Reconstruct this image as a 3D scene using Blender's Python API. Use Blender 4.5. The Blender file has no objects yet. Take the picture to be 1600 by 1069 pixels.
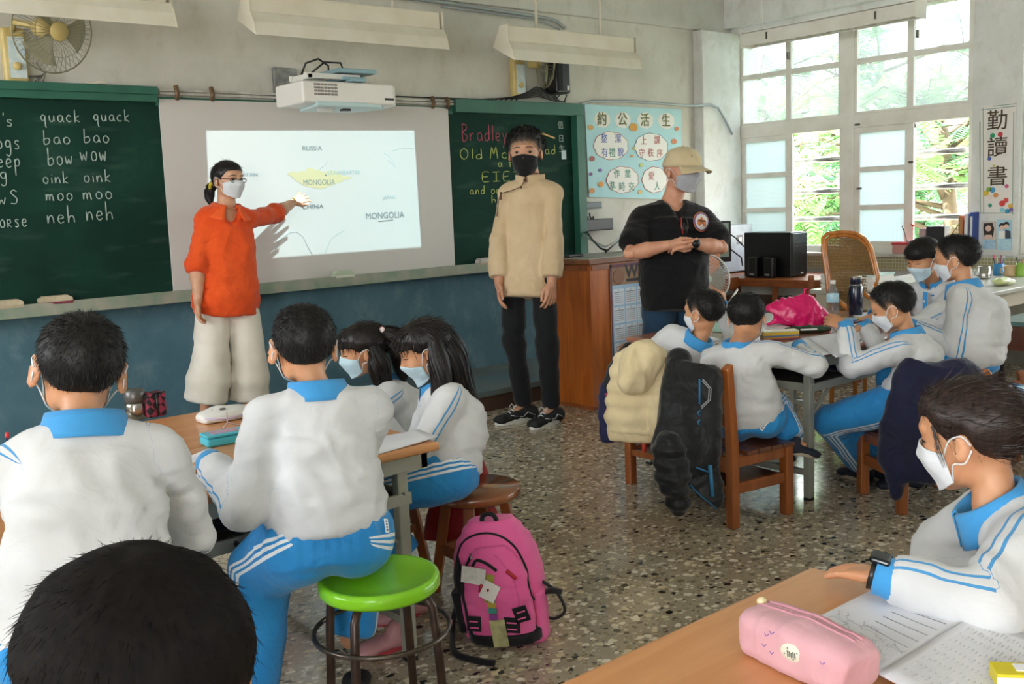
import bpy, bmesh, math, random
import numpy as np
from mathutils import Vector, Matrix, Euler
random.seed(7)
SC = bpy.context.scene
COL = SC.collection

# ---------------------------------------------------------------- camera
FPX, CAMH = 1555.0, 1.35
YAW, PITCH, ROLL = [math.radians(a) for a in (39.8, 7.986, -2.458)]
def _cam_axes():
    cy, sy, cp, sp = math.cos(YAW), math.sin(YAW), math.cos(PITCH), math.sin(PITCH)
    f = np.array([sy*cp, cy*cp, -sp]); r = np.array([cy, -sy, 0.]); u = np.cross(r, f)
    cr, sr = math.cos(ROLL), math.sin(ROLL)
    return np.array([cr*r+sr*u, -sr*r+cr*u, f])
CM = _cam_axes(); CC = np.array([0, 0, CAMH])
cam_data = bpy.data.cameras.new('camera'); cam = bpy.data.objects.new('camera', cam_data); COL.objects.link(cam)
cam_data.sensor_width = 36.0; cam_data.lens = FPX*36/1600
cam.matrix_world = Matrix(((CM[0][0], CM[1][0], -CM[2][0], 0), (CM[0][1], CM[1][1], -CM[2][1], 0), (CM[0][2], CM[1][2], -CM[2][2], CAMH), (0, 0, 0, 1)))
cam_data.clip_start = 0.05
SC.camera = cam
# measured points of the photograph carried to the room's own coordinates
def ray(px, py): return CM.T @ np.array([(px-800)/FPX, -(py-534.5)/FPX, 1])
def at(px, py, D): return CC+D*ray(px, py)
def onz(px, py, z): d = ray(px, py); return CC+(z-CAMH)/d[2]*d
def ony(px, py, y): d = ray(px, py); return CC+y/d[1]*d
def onx(px, py, x): d = ray(px, py); return CC+x/d[0]*d

# ---------------------------------------------------------------- world, sun, exposure
W = bpy.data.worlds.new('world'); SC.world = W; W.use_nodes = True
wn = W.node_tree; wn.nodes.clear()
wo = wn.nodes.new('ShaderNodeOutputWorld'); wb = wn.nodes.new('ShaderNodeBackground')
tc = wn.nodes.new('ShaderNodeTexCoord'); sx = wn.nodes.new('ShaderNodeSeparateXYZ'); cr_ = wn.nodes.new('ShaderNodeValToRGB')
wn.links.new(tc.outputs['Generated'], sx.inputs[0]); wn.links.new(sx.outputs['Z'], cr_.inputs[0])
cr_.color_ramp.elements[0].position = 0.0; cr_.color_ramp.elements[0].color = (0.93, 0.94, 0.93, 1)
cr_.color_ramp.elements[1].position = 0.5; cr_.color_ramp.elements[1].color = (0.86, 0.91, 1.0, 1)
wn.links.new(cr_.outputs[0], wb.inputs[0]); wb.inputs[1].default_value = 4.2
wn.links.new(wb.outputs[0], wo.inputs[0])
sun_d = bpy.data.lights.new('sun', 'SUN'); sun_d.energy = 9; sun_d.color = (1, .93, .8); sun_d.angle = 0.02
sun = bpy.data.objects.new('sun', sun_d); COL.objects.link(sun)
sun.rotation_euler = Vector((-0.35, 0.62, 0.72)).to_track_quat('Z', 'Y').to_euler()   # from beyond the blackboard wall, high
vs = SC.view_settings; vs.view_transform = 'Standard'; vs.look = 'None'; vs.gamma = 1; vs.use_curve_mapping = False
vs.exposure = 2.38
SC.cycles.use_denoising = True
SC.cycles.max_bounces = 8; SC.cycles.diffuse_bounces = 5; SC.cycles.caustics_reflective = False; SC.cycles.caustics_refractive = False
def portal(loc, size, rot):
    l = bpy.data.lights.new('window_portal', 'AREA'); l.shape = 'RECTANGLE'; l.size, l.size_y = size; l.cycles.is_portal = True
    o = bpy.data.objects.new('window_portal', l); COL.objects.link(o); o.location = loc; o.rotation_euler = rot
R90 = math.pi/2
portal((7.9, 1.2, 1.8), (2.3, 9.4), (0, R90, 0))        # daylight through the window wall
portal((-2.75, -1.7, 1.75), (1.9, 2.4), (0, -R90, 0)); portal((-2.75, 3.7, 2.1), (1.0, 2.6), (0, -R90, 0))    # and through the corridor windows

# ---------------------------------------------------------------- helpers
def srgb(h):
    h = h.lstrip('#'); c = [int(h[i:i+2], 16)/255 for i in (0, 2, 4)]
    return tuple(((x+.055)/1.055)**2.4 if x > .04045 else x/12.92 for x in c)+(1,)
MATS = {}
def mat(name, col, rough=.6, metal=0, noise=0, nscale=8, col2=None, bump=0, bscale=60, spec=.5, alpha=1, trans=0, emit=None, es=1, coat=0, stretch=None, detail=4, sheen=0):
    """plain procedural material: two-tone noise colour plus a fine bump"""
    if name in MATS: return MATS[name]
    m = bpy.data.materials.new(name); m.use_nodes = True; n = m.node_tree; b = n.nodes['Principled BSDF']
    c = srgb(col) if isinstance(col, str) else col
    b.inputs['Roughness'].default_value = rough; b.inputs['Metallic'].default_value = metal
    b.inputs['Specular IOR Level'].default_value = spec; b.inputs['Base Color'].default_value = c
    b.inputs['Coat Weight'].default_value = coat; b.inputs['Transmission Weight'].default_value = trans; b.inputs['Alpha'].default_value = alpha
    if sheen: b.inputs['Sheen Weight'].default_value = sheen
    if emit: b.inputs['Emission Color'].default_value = srgb(emit); b.inputs['Emission Strength'].default_value = es
    if noise or bump:
        t = n.nodes.new('ShaderNodeTexCoord'); mp = n.nodes.new('ShaderNodeMapping'); n.links.new(t.outputs['Object'], mp.inputs[0])
        if stretch: mp.inputs['Scale'].default_value = stretch
    if noise:
        nt = n.nodes.new('ShaderNodeTexNoise'); nt.inputs['Scale'].default_value = nscale; nt.inputs['Detail'].default_value = detail
        n.links.new(mp.outputs[0], nt.inputs[0])
        r = n.nodes.new('ShaderNodeValToRGB'); n.links.new(nt.outputs[0], r.inputs[0])
        c2 = srgb(col2) if col2 else tuple(x*.6 for x in c[:3])+(1,)
        r.color_ramp.elements[0].position = .5-.5*noise; r.color_ramp.elements[0].color = c2
        r.color_ramp.elements[1].position = .5+.35*noise; r.color_ramp.elements[1].color = c
        n.links.new(r.outputs[0], b.inputs['Base Color'])
    if bump:
        bt = n.nodes.new('ShaderNodeTexNoise'); bt.inputs['Scale'].default_value = bscale; bt.inputs['Detail'].default_value = 3
        n.links.new(mp.outputs[0], bt.inputs[0]); bu = n.nodes.new('ShaderNodeBump'); bu.inputs['Strength'].default_value = bump
        bu.inputs['Distance'].default_value = .01
        n.links.new(bt.outputs[0], bu.inputs['Height']); n.links.new(bu.outputs[0], b.inputs['Normal'])
    MATS[name] = m; return m

class MB:
    """collects simple solids, then links them as ONE mesh"""
    def __init__(s): s.v = []; s.f = []; s.m = []; s.cur = 0; s.sm = []; s.smooth = False
    def add(s, vs_, fs, T=None):
        o = len(s.v)
        if T is not None: vs_ = [T @ Vector(v) for v in vs_]
        s.v += [tuple(v) for v in vs_]
        for f in fs: s.f.append(tuple(o+i for i in f)); s.m.append(s.cur); s.sm.append(s.smooth)
        return s
    def bx(s, x0, x1, y0, y1, z0, z1, T=None):
        return s.add([(x0, y0, z0), (x1, y0, z0), (x1, y1, z0), (x0, y1, z0), (x0, y0, z1), (x1, y0, z1), (x1, y1, z1), (x0, y1, z1)],
                     [(0, 3, 2, 1), (4, 5, 6, 7), (0, 1, 5, 4), (1, 2, 6, 5), (2, 3, 7, 6), (3, 0, 4, 7)], T)
    def bar(s, a, b, w, h, up=(0, 0, 1)):
        a, b = Vector(a), Vector(b); d = b-a; L = d.length; z = d.normalized(); u = Vector(up)
        if abs(z.dot(u)) > .97: u = Vector((1, 0, 0))
        x = u.cross(z).normalized(); y = z.cross(x)
        T = Matrix(((x[0], y[0], z[0], a[0]), (x[1], y[1], z[1], a[1]), (x[2], y[2], z[2], a[2]), (0, 0, 0, 1)))
        return s.bx(-w/2, w/2, -h/2, h/2, 0, L, T)
    def tube(s, pts, r, n=8, cap=True, flat=1.0):
        pts = [Vector(p) for p in pts]; N = len(pts); rr = r if hasattr(r, '__len__') else [r]*N
        vs_ = []; fs = []; prev = None
        for i, p in enumerate(pts):
            t = (pts[min(i+1, N-1)]-pts[max(i-1, 0)]).normalized()
            if prev is None:
                u = Vector((0, 0, 1)) if abs(t.z) < .9 else Vector((1, 0, 0)); x = u.cross(t).normalized()
            else: x = (prev-t*prev.dot(t)).normalized()
            prev = x; y = t.cross(x)
            for k in range(n):
                a = 2*math.pi*k/n; vs_.append(p+x*math.cos(a)*rr[i]+y*math.sin(a)*rr[i]*flat)
        for i in range(N-1):
            for k in range(n): fs.append((i*n+k, i*n+(k+1) % n, (i+1)*n+(k+1) % n, (i+1)*n+k))
        if cap: fs.append(tuple(range(n-1, -1, -1))); fs.append(tuple((N-1)*n+k for k in range(n)))
        sm = s.smooth; s.smooth = True; s.add(vs_, fs); s.smooth = sm
        return s
    def lathe(s, prof, n=24, c=(0, 0, 0), T=None, sx=1, sy=1):
        vs_ = []; fs = []
        for (r, z) in prof:
            for k in range(n): a = 2*math.pi*k/n; vs_.append((c[0]+r*math.cos(a)*sx, c[1]+r*math.sin(a)*sy, c[2]+z))
        for i in range(len(prof)-1):
            for k in range(n): fs.append((i*n+k, i*n+(k+1) % n, (i+1)*n+(k+1) % n, (i+1)*n+k))
        if prof[0][0] > 1e-5: fs.append(tuple(range(n-1, -1, -1)))
        if prof[-1][0] > 1e-5: fs.append(tuple((len(prof)-1)*n+k for k in range(n)))
        sm = s.smooth; s.smooth = True; s.add(vs_, fs, T); s.smooth = sm
        return s
    def prism(s, outl, h, T=None):
        """outline in local xy, extruded 0..h along z"""
        n = len(outl); vs_ = [(x, y, 0) for x, y in outl]+[(x, y, h) for x, y in outl]
        return s.add(vs_, [tuple(range(n-1, -1, -1)), tuple(range(n, 2*n))]+[(i, (i+1) % n, n+(i+1) % n, n+i) for i in range(n)], T)
    def grid(s, fn, nu, nv, thick=0, closed_u=False):
        """sheet fn(u,v)->point, optionally given thickness"""
        P = [[Vector(fn(i/nu, j/nv)) for i in range(nu+1)] for j in range(nv+1)]
        def idx(i, j): return j*(nu+1)+i
        fs = [(idx(i, j), idx(i+1, j), idx(i+1, j+1), idx(i, j+1)) for j in range(nv) for i in range(nu)]
        vs_ = [p for row in P for p in row]
        if thick:
            nn = []
            for j in range(nv+1):
                for i in range(nu+1):
                    du = P[j][min(i+1, nu)]-P[j][max(i-1, 0)]; dv = P[min(j+1, nv)][i]-P[max(j-1, 0)][i]
                    q = du.cross(dv); nn.append(q.normalized() if q.length > 1e-12 else Vector((0, 0, 1)))
            o = len(vs_); vs_ = [v+n_*thick/2 for v, n_ in zip(vs_, nn)]+[v-n_*thick/2 for v, n_ in zip(vs_, nn)]
            fs = fs+[tuple(o+i for i in reversed(f)) for f in fs]
            B = [idx(i, 0) for i in range(nu+1)]+[idx(nu, j) for j in range(1, nv+1)]+[idx(i, nv) for i in range(nu-1, -1, -1)]+[idx(0, j) for j in range(nv-1, 0, -1)]
            for k in range(len(B)):
                a, b = B[k], B[(k+1) % len(B)]; fs.append((a, o+a, o+b, b))
        sm = s.smooth; s.smooth = True; s.add(vs_, fs); s.smooth = sm
        return s
    def ball(s, c, r, n=10, T=None):
        if not hasattr(r, '__len__'): r = (r, r, r)
        vs_ = []; fs = []; m = n//2
        for j in range(m+1):
            th = math.pi*j/m
            for k in range(n): a = 2*math.pi*k/n; vs_.append((c[0]+r[0]*math.sin(th)*math.cos(a), c[1]+r[1]*math.sin(th)*math.sin(a), c[2]+r[2]*math.cos(th)))
        for j in range(m):
            for k in range(n): fs.append((j*n+k, (j+1)*n+k, (j+1)*n+(k+1) % n, j*n+(k+1) % n))
        sm = s.smooth; s.smooth = True; s.add(vs_, fs, T); s.smooth = sm
        return s
    def build(s, name, mats, parent=None, bev=0, world=True, seg=2, loc=None):
        """vertices are given in room coordinates (world=True) or in the parent's own"""
        if not isinstance(mats, (list, tuple)): mats = [mats]
        V = s.v; o_loc = None
        if parent is not None and world:
            M = PW(parent).inverted(); V = [M @ Vector(v) for v in V]
        elif parent is None and world:
            a = np.array(V); o_loc = ((a[:, 0].min()+a[:, 0].max())/2, (a[:, 1].min()+a[:, 1].max())/2, a[:, 2].min())
            V = (a-np.array(o_loc)).tolist()
        me = bpy.data.meshes.new(name); me.from_pydata([tuple(v) for v in V], [], s.f); 
        for m in mats: me.materials.append(m)
        me.polygons.foreach_set('material_index', s.m); me.polygons.foreach_set('use_smooth', s.sm)
        me.update()
        o = bpy.data.objects.new(name, me); COL.objects.link(o)
        if o_loc: o.location = o_loc
        if parent is not None: o.parent = parent
        if bev:
            b = o.modifiers.new('edges', 'BEVEL'); b.width = bev; b.segments = seg; b.limit_method = 'ANGLE'; b.angle_limit = .6
        return o
def PW(o):
    M = o.matrix_basis.copy()
    M = Matrix.LocRotScale(o.location, o.rotation_euler, o.scale)
    return (PW(o.parent) @ M) if o.parent else M
def tag(o, label=None, cat=None, group=None, kind=None):
    if label: o['label'] = label
    if cat: o['category'] = cat
    if group: o['group'] = group
    if kind: o['kind'] = kind
    return o
def thing(name, label, cat, loc=(0, 0, 0), rz=0, group=None):
    o = bpy.data.objects.new(name, None); COL.objects.link(o); o.location = [float(c) for c in loc]; o.rotation_euler = (0, 0, rz)
    o.empty_display_size = .1
    return tag(o, label, cat, group)
def struct(name, mb, m, parent=None, bev=0):
    o = mb.build(name, m, parent, bev)
    if parent is None: o['kind'] = 'structure'
    return o
def dup(root, loc=None, rz=None, label=None):
    r = root.copy(); COL.objects.link(r)
    if loc is not None: r.location = loc
    if rz is not None: r.rotation_euler = (0, 0, rz)
    if label: r['label'] = label
    for ch in list(root.children):
        c = ch.copy(); COL.objects.link(c); c.parent = r
        for g in ch.children:
            d = g.copy(); COL.objects.link(d); d.parent = c
    return r
def text_mesh(txt, size, depth=.001, align='CENTER', spacing=1, bold=0.0):
    """real letters as a thin mesh in the xy plane"""
    c = bpy.data.curves.new('lettering', 'FONT'); c.body = txt; c.size = size; c.extrude = depth/2; c.align_x = align; c.space_character = spacing
    c.offset = bold; c.resolution_u = 3
    o = bpy.data.objects.new('lettering', c); COL.objects.link(o)
    dg = bpy.context.evaluated_depsgraph_get(); me = bpy.data.meshes.new_from_object(o.evaluated_get(dg))
    vs_ = [tuple(v.co) for v in me.vertices]; fs = [tuple(p.vertices) for p in me.polygons]
    bpy.data.objects.remove(o); bpy.data.meshes.remove(me); bpy.data.curves.remove(c)
    return vs_, fs
def frame_T(o, x, y):
    """matrix with local x along x, local y along y"""
    x = Vector(x).normalized(); y = Vector(y); z = x.cross(y).normalized(); y = z.cross(x)
    return Matrix(((x[0], y[0], z[0], o[0]), (x[1], y[1], z[1], o[1]), (x[2], y[2], z[2], o[2]), (0, 0, 0, 1)))
def vn(seed):
    r = np.random.RandomState(seed); return r.rand(4096).astype(np.float32)
_VN = vn(3)
def crv(pts, k=4):
    """rounded polyline through the points"""
    P = [np.array(p, float) for p in pts]; o = []
    for i in range(len(P)-1):
        a, b, c, d = P[max(i-1, 0)], P[i], P[i+1], P[min(i+2, len(P)-1)]
        for j in range(k): t = j/k; o.append(.5*(2*b+(c-a)*t+(2*a-5*b+4*c-d)*t*t+(3*b-a-3*c+d)*t**3))
    return o+[P[-1]]
def noise3(P, s=1.0, o=0):
    """smooth value noise in -1..1 for an (n,3) array"""
    Q = np.asarray(P, np.float32)*s+37.3+o; I = np.floor(Q).astype(np.int64); Fq = Q-I; Fq = Fq*Fq*(3-2*Fq); out = 0
    for dx in (0, 1):
        for dy in (0, 1):
            for dz in (0, 1):
                h = ((I[:, 0]+dx)*73856093 ^ (I[:, 1]+dy)*19349663 ^ (I[:, 2]+dz)*83492791) & 4095
                w = (Fq[:, 0] if dx else 1-Fq[:, 0])*(Fq[:, 1] if dy else 1-Fq[:, 1])*(Fq[:, 2] if dz else 1-Fq[:, 2])
                out = out+_VN[h]*w
    return out*2-1
# ================================================================ materials of the room
def node_mat(name):
    m = bpy.data.materials.new(name); m.use_nodes = True; MATS[name] = m
    return m, m.node_tree, m.node_tree.nodes['Principled BSDF'], m.node_tree.nodes.new, m.node_tree.links.new
def ramp(N, stops, interp='LINEAR'):
    r = N('ShaderNodeValToRGB'); r.color_ramp.interpolation = interp
    while len(r.color_ramp.elements) < len(stops): r.color_ramp.elements.new(.5)
    for e, (p, c) in zip(r.color_ramp.elements, stops): e.position = p; e.color = srgb(c) if isinstance(c, str) else c
    return r
def terrazzo():
    m, nt, b, N, L = node_mat('terrazzo')
    g = N('ShaderNodeNewGeometry')
    big = N('ShaderNodeTexNoise'); big.inputs['Scale'].default_value = 3.0; L(g.outputs['Position'], big.inputs[0])
    base = ramp(N, [(.3, '#968b78'), (.7, '#aea28d')]); L(big.outputs[0], base.inputs[0]); prev = base.outputs[0]
    wob = N('ShaderNodeTexNoise'); wob.inputs['Scale'].default_value = 55; L(g.outputs['Position'], wob.inputs[0])
    wm = N('ShaderNodeMixRGB'); wm.blend_type = 'LINEAR_LIGHT'; wm.inputs[0].default_value = .012; L(g.outputs['Position'], wm.inputs[1]); L(wob.outputs['Color'], wm.inputs[2])
    for sc, thr, cols in ((80, .36, ['#6e6658', '#c4baa3', '#958b79', '#aea38c']), (46, .42, ['#cfc6b0', '#ddd4bf', '#5f594e', '#b0a78f', '#8f7f62']), (27, .36, ['#e4dac6', '#d6c7a4', '#262521', '#eae2d0', '#7d735f', '#cfc09e'])):
        mp = N('ShaderNodeMapping'); mp.inputs['Scale'].default_value = (1, 1.25, .01); mp.inputs['Rotation'].default_value = (0, 0, sc); L(wm.outputs[0], mp.inputs[0])
        v = N('ShaderNodeTexVoronoi'); v.inputs['Scale'].default_value = sc; L(mp.outputs[0], v.inputs[0])
        sp = N('ShaderNodeSeparateXYZ'); L(v.outputs['Color'], sp.inputs[0])
        lt = N('ShaderNodeMath'); lt.operation = 'LESS_THAN'; lt.inputs[1].default_value = thr; L(v.outputs['Distance'], lt.inputs[0])
        pick = N('ShaderNodeMath'); pick.operation = 'LESS_THAN'; pick.inputs[1].default_value = .62 if sc > 30 else .85; L(sp.outputs[1], pick.inputs[0])
        mu = N('ShaderNodeMath'); mu.operation = 'MULTIPLY'; L(lt.outputs[0], mu.inputs[0]); L(pick.outputs[0], mu.inputs[1])
        r = ramp(N, [(i/len(cols), c) for i, c in enumerate(cols)], 'CONSTANT'); L(sp.outputs[0], r.inputs[0])
        mx = N('ShaderNodeMixRGB'); L(mu.outputs[0], mx.inputs[0]); L(prev, mx.inputs[1]); L(r.outputs[0], mx.inputs[2]); prev = mx.outputs[0]
    L(prev, b.inputs['Base Color'])
    n2 = N('ShaderNodeTexNoise'); n2.inputs['Scale'].default_value = 2.2; n2.inputs['Detail'].default_value = 6; L(g.outputs['Position'], n2.inputs[0])
    rr = N('ShaderNodeMapRange'); rr.inputs[3].default_value = .07; rr.inputs[4].default_value = .22; L(n2.outputs[0], rr.inputs[0]); L(rr.outputs[0], b.inputs['Roughness'])
    n3 = N('ShaderNodeTexNoise'); n3.inputs['Scale'].default_value = 14; L(g.outputs['Position'], n3.inputs[0])
    bu = N('ShaderNodeBump'); bu.inputs['Strength'].default_value = .06; bu.inputs['Distance'].default_value = .01; L(n3.outputs[0], bu.inputs['Height']); L(bu.outputs[0], b.inputs['Normal'])
    return m
def plaster(name, c1, c2, stain=None, amt=.5, sc=2.0):
    """painted, stained plaster in room coordinates"""
    m, nt, b, N, L = node_mat(name); g = N('ShaderNodeNewGeometry')
    a = N('ShaderNodeTexNoise'); a.inputs['Scale'].default_value = sc; a.inputs['Detail'].default_value = 8; a.inputs['Roughness'].default_value = .65; L(g.outputs['Position'], a.inputs[0])
    r = ramp(N, [(.32, c2), (.62, c1)]); L(a.outputs[0], r.inputs[0]); prev = r.outputs[0]
    if stain:
        mp = N('ShaderNodeMapping'); mp.inputs['Scale'].default_value = (2.2, 2.2, 1.4); L(g.outputs['Position'], mp.inputs[0])
        s = N('ShaderNodeTexNoise'); s.inputs['Scale'].default_value = 2.6; s.inputs['Detail'].default_value = 10; s.inputs['Roughness'].default_value = .72; L(mp.outputs[0], s.inputs[0])
        sr = ramp(N, [(.53, (0, 0, 0, 1)), (.75, (amt, amt, amt, 1))]); L(s.outputs[0], sr.inputs[0])
        mx = N('ShaderNodeMixRGB'); L(sr.outputs[0], mx.inputs[0]); L(prev, mx.inputs[1]); mx.inputs[2].default_value = srgb(stain); prev = mx.outputs[0]
    L(prev, b.inputs['Base Color']); b.inputs['Roughness'].default_value = .75
    bt = N('ShaderNodeTexNoise'); bt.inputs['Scale'].default_value = 9; bt.inputs['Detail'].default_value = 6; L(g.outputs['Position'], bt.inputs[0])
    bu = N('ShaderNodeBump'); bu.inputs['Strength'].default_value = .12; bu.inputs['Distance'].default_value = .02; L(bt.outputs[0], bu.inputs['Height']); L(bu.outputs[0], b.inputs['Normal'])
    return m
M_FLOOR = terrazzo()
M_WALL = plaster('wall_plaster', '#d4d2c9', '#c3c0b5', '#aca590', .55)
M_WALLW = plaster('window_wall_plaster', '#e3e5e2', '#d3d4cf', '#b3ae9c', .6, 3)
M_BLUE = plaster('blue_dado_paint', '#577b89', '#456a7a', '#8fa5aa', .55, 3.4)
M_STAGE = plaster('worn_stage_paint', '#57727c', '#6c6f68', '#8d8672', .8, 2.6)
M_STAGEB = mat('stage_riser_brown', '#5a4436', .7, noise=.6, nscale=9, col2='#42332a')
M_WPAINT = mat('white_window_paint', '#efede6', .45, noise=.5, nscale=5, col2='#dedace', bump=.1, bscale=25)
M_CEIL = mat('ceiling_white', '#d8d8d2', .8, noise=.5, nscale=3, col2='#c6c5be')
def wood(name, c1, c2, rough=.4, axis=0, sc=1.0, coat=0.2):
    m, nt, b, N, L = node_mat(name); t = N('ShaderNodeTexCoord'); mp = N('ShaderNodeMapping'); L(t.outputs['Object'], mp.inputs[0])
    s = [14*sc, 14*sc, 14*sc]; s[axis] = 1.3*sc; mp.inputs['Scale'].default_value = s
    n = N('ShaderNodeTexNoise'); n.inputs['Scale'].default_value = 1.6; n.inputs['Detail'].default_value = 7; n.inputs['Roughness'].default_value = .6; n.inputs['Distortion'].default_value = .6; L(mp.outputs[0], n.inputs[0])
    r = ramp(N, [(.3, c2), (.66, c1)]); L(n.outputs[0], r.inputs[0]); L(r.outputs[0], b.inputs['Base Color'])
    b.inputs['Roughness'].default_value = rough; b.inputs['Coat Weight'].default_value = coat; b.inputs['Coat Roughness'].default_value = .15
    bu = N('ShaderNodeBump'); bu.inputs['Strength'].default_value = .08; bu.inputs['Distance'].default_value = .003; L(n.outputs[0], bu.inputs['Height']); L(bu.outputs[0], b.inputs['Normal'])
    return m
def glassy(name, haze, tint='#eef6f8', frost=False):
    m = bpy.data.materials.new(name); m.use_nodes = True; n = m.node_tree; n.nodes.clear(); N = n.nodes.new; L = n.links.new
    o = N('ShaderNodeOutputMaterial'); t = N('ShaderNodeBsdfTransparent'); t.inputs[0].default_value = srgb(tint)
    tl = N('ShaderNodeBsdfTranslucent'); tl.inputs[0].default_value = srgb(tint); g = N('ShaderNodeBsdfGlossy'); g.inputs['Roughness'].default_value = .25 if frost else .03
    a = N('ShaderNodeMixShader'); a.inputs[0].default_value = haze; L(t.outputs[0], a.inputs[1]); L(tl.outputs[0], a.inputs[2])
    b = N('ShaderNodeMixShader'); b.inputs[0].default_value = .06; L(a.outputs[0], b.inputs[1]); L(g.outputs[0], b.inputs[2]); L(b.outputs[0], o.inputs[0])
    if frost:
        tc_ = N('ShaderNodeTexCoord'); w = N('ShaderNodeTexWave'); w.inputs['Scale'].default_value = 28; w.bands_direction = 'Y'; L(tc_.outputs['Object'], w.inputs[0])
        w2 = N('ShaderNodeTexWave'); w2.inputs['Scale'].default_value = 28; w2.bands_direction = 'Z'; L(tc_.outputs['Object'], w2.inputs[0])
        mu = N('ShaderNodeMath'); mu.operation = 'MULTIPLY'; L(w.outputs['Fac'], mu.inputs[0]); L(w2.outputs['Fac'], mu.inputs[1])
        mr = N('ShaderNodeMapRange'); mr.inputs[3].default_value = haze-.09; mr.inputs[4].default_value = haze+.06; L(mu.outputs[0], mr.inputs[0]); L(mr.outputs[0], a.inputs[0])
    MATS[name] = m; return m
G_CLEAR = glassy('clear_glass', .10); G_HAZY = glassy('dusty_glass', .2, '#aab0b0'); G_FROST = glassy('patterned_frosted_glass', .88, '#9ba2a4', True)
M_STEEL = mat('brushed_grey_steel', '#a9aaa8', .35, .8, noise=.3, nscale=20, col2='#8b8c8a')
M_BLACK = mat('black_plastic', '#141416', .35)
M_WHITEP = mat('white_plastic', '#dddcd6', .35)

# ================================================================ room shell
XW = 7.55; YF = 5.8; ZC = 3.3; XL = -2.5; YB = -3.4
struct('floor', MB().bx(XL-.2, XW+.4, YB-.2, YF+.2, -.12, 0), M_FLOOR)
struct('ceiling', MB().bx(XL-.2, XW+.4, YB-.2, YF+.2, ZC, ZC+.15), M_CEIL)
struct('wall_front', MB().bx(XL-.2, XW+.4, YF, YF+.2, 0, ZC), M_WALL)
struct('wall_back', MB().bx(XL-.2, XW+.4, YB-.2, YB, 0, ZC), M_WALL)
w = MB()
for y0, y1, z0, z1 in ((YB, YF, 0, .85), (-.6, YF, .85, 1.6), (YB, YF, 2.6, ZC), (YB, -2.8, .85, 2.6), (-.6, 2.4, 1.6, 2.6), (5.0, YF, 1.6, 2.6)): w.bx(XL-.2, XL, y0, y1, z0, z1)
struct('wall_left', w, M_WALL)
w = MB(); w.bx(XW, XW+.3, YB, YF, 0, .80); w.bx(XW-.03, XW+.3, YB, YF, 2.75, ZC)
w.bx(XW, XW+.3, 5.76, YF, .8, 2.75)
struct('wall_right', w, M_WALLW)
# columns between the window bays and the corner pillar
struct('wall_right_column', MB().bx(XW-.02, XW+.3, 3.21, 3.57, .8, 2.75), M_WALLW, bev=.006)
struct('wall_right_far_column', MB().bx(XW-.02, XW+.3, .70, 1.05, .8, 2.75), M_WALLW)
struct('wall_front_pillar', MB().bx(7.035, XW+.01, 5.70, YF+.01, 0, 2.76), M_WALLW, bev=.01)
struct('trim_front_beam', MB().bx(XL, XW, 5.765, YF+.01, 2.765, ZC), plaster('beam_plaster', '#cfcfc8', '#bfbeb6', '#aaa596', .5), bev=.006)
struct('trim_right_beam', MB().bx(7.42, XW-.03, YB, YF-.035, 2.80, ZC), MATS['window_wall_plaster'], bev=.006)
# dado and the stage under the blackboard
struct('trim_blue_dado', MB().bx(XL, 5.60, 5.788, YF+.002, .135, .88), M_BLUE)
struct('floor_stage', MB().bx(XL, 5.05, 5.01, YF-.002, 0.10, .14), M_STAGE, bev=.006)
struct('trim_stage_riser', MB().bx(XL, 5.03, 5.025, YF-.002, 0, .10), M_STAGEB)
# windowsill and the band of small tiles
struct('trim_window_sill', MB().bx(7.44, XW+.3, 3.57, 5.70, .785, .815).bx(7.44, XW+.3, -2.6, 3.21, .785, .815), mat('grey_sill', '#c9c9c2', .5, noise=.4, col2='#b2b0a6'), bev=.006)
M_TILE, nt, b, N, L = node_mat('mosaic_tiles')
g = N('ShaderNodeNewGeometry'); mp = N('ShaderNodeMapping'); mp.inputs['Rotation'].default_value = (0, 0, 0)
sp = N('ShaderNodeSeparateXYZ'); cb = N('ShaderNodeCombineXYZ'); L(g.outputs['Position'], sp.inputs[0]); L(sp.outputs['Y'], cb.inputs[0]); L(sp.outputs['Z'], cb.inputs[1])
bt = N('ShaderNodeTexBrick'); bt.offset = 0; bt.inputs['Scale'].default_value = 38; bt.inputs['Brick Width'].default_value = 1; bt.inputs['Row Height'].default_value = 1; bt.inputs['Mortar Size'].default_value = .09
bt.inputs['Color1'].default_value = srgb('#b9b489'); bt.inputs['Color2'].default_value = srgb('#a9a877'); bt.inputs['Mortar'].default_value = srgb('#d9d7c8'); L(cb.outputs[0], bt.inputs[0]); L(bt.outputs[0], b.inputs['Base Color']); b.inputs['Roughness'].default_value = .3
struct('trim_tile_band', MB().bx(7.515, XW+.01, -2.6, 5.70, .675, .785), M_TILE)
struct('baseboard_right', MB().bx(7.52, XW+.01, -2.6, 5.70, 0, .10), mat('grey_base', '#8c8a83', .6, noise=.5), bev=.004)

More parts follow.
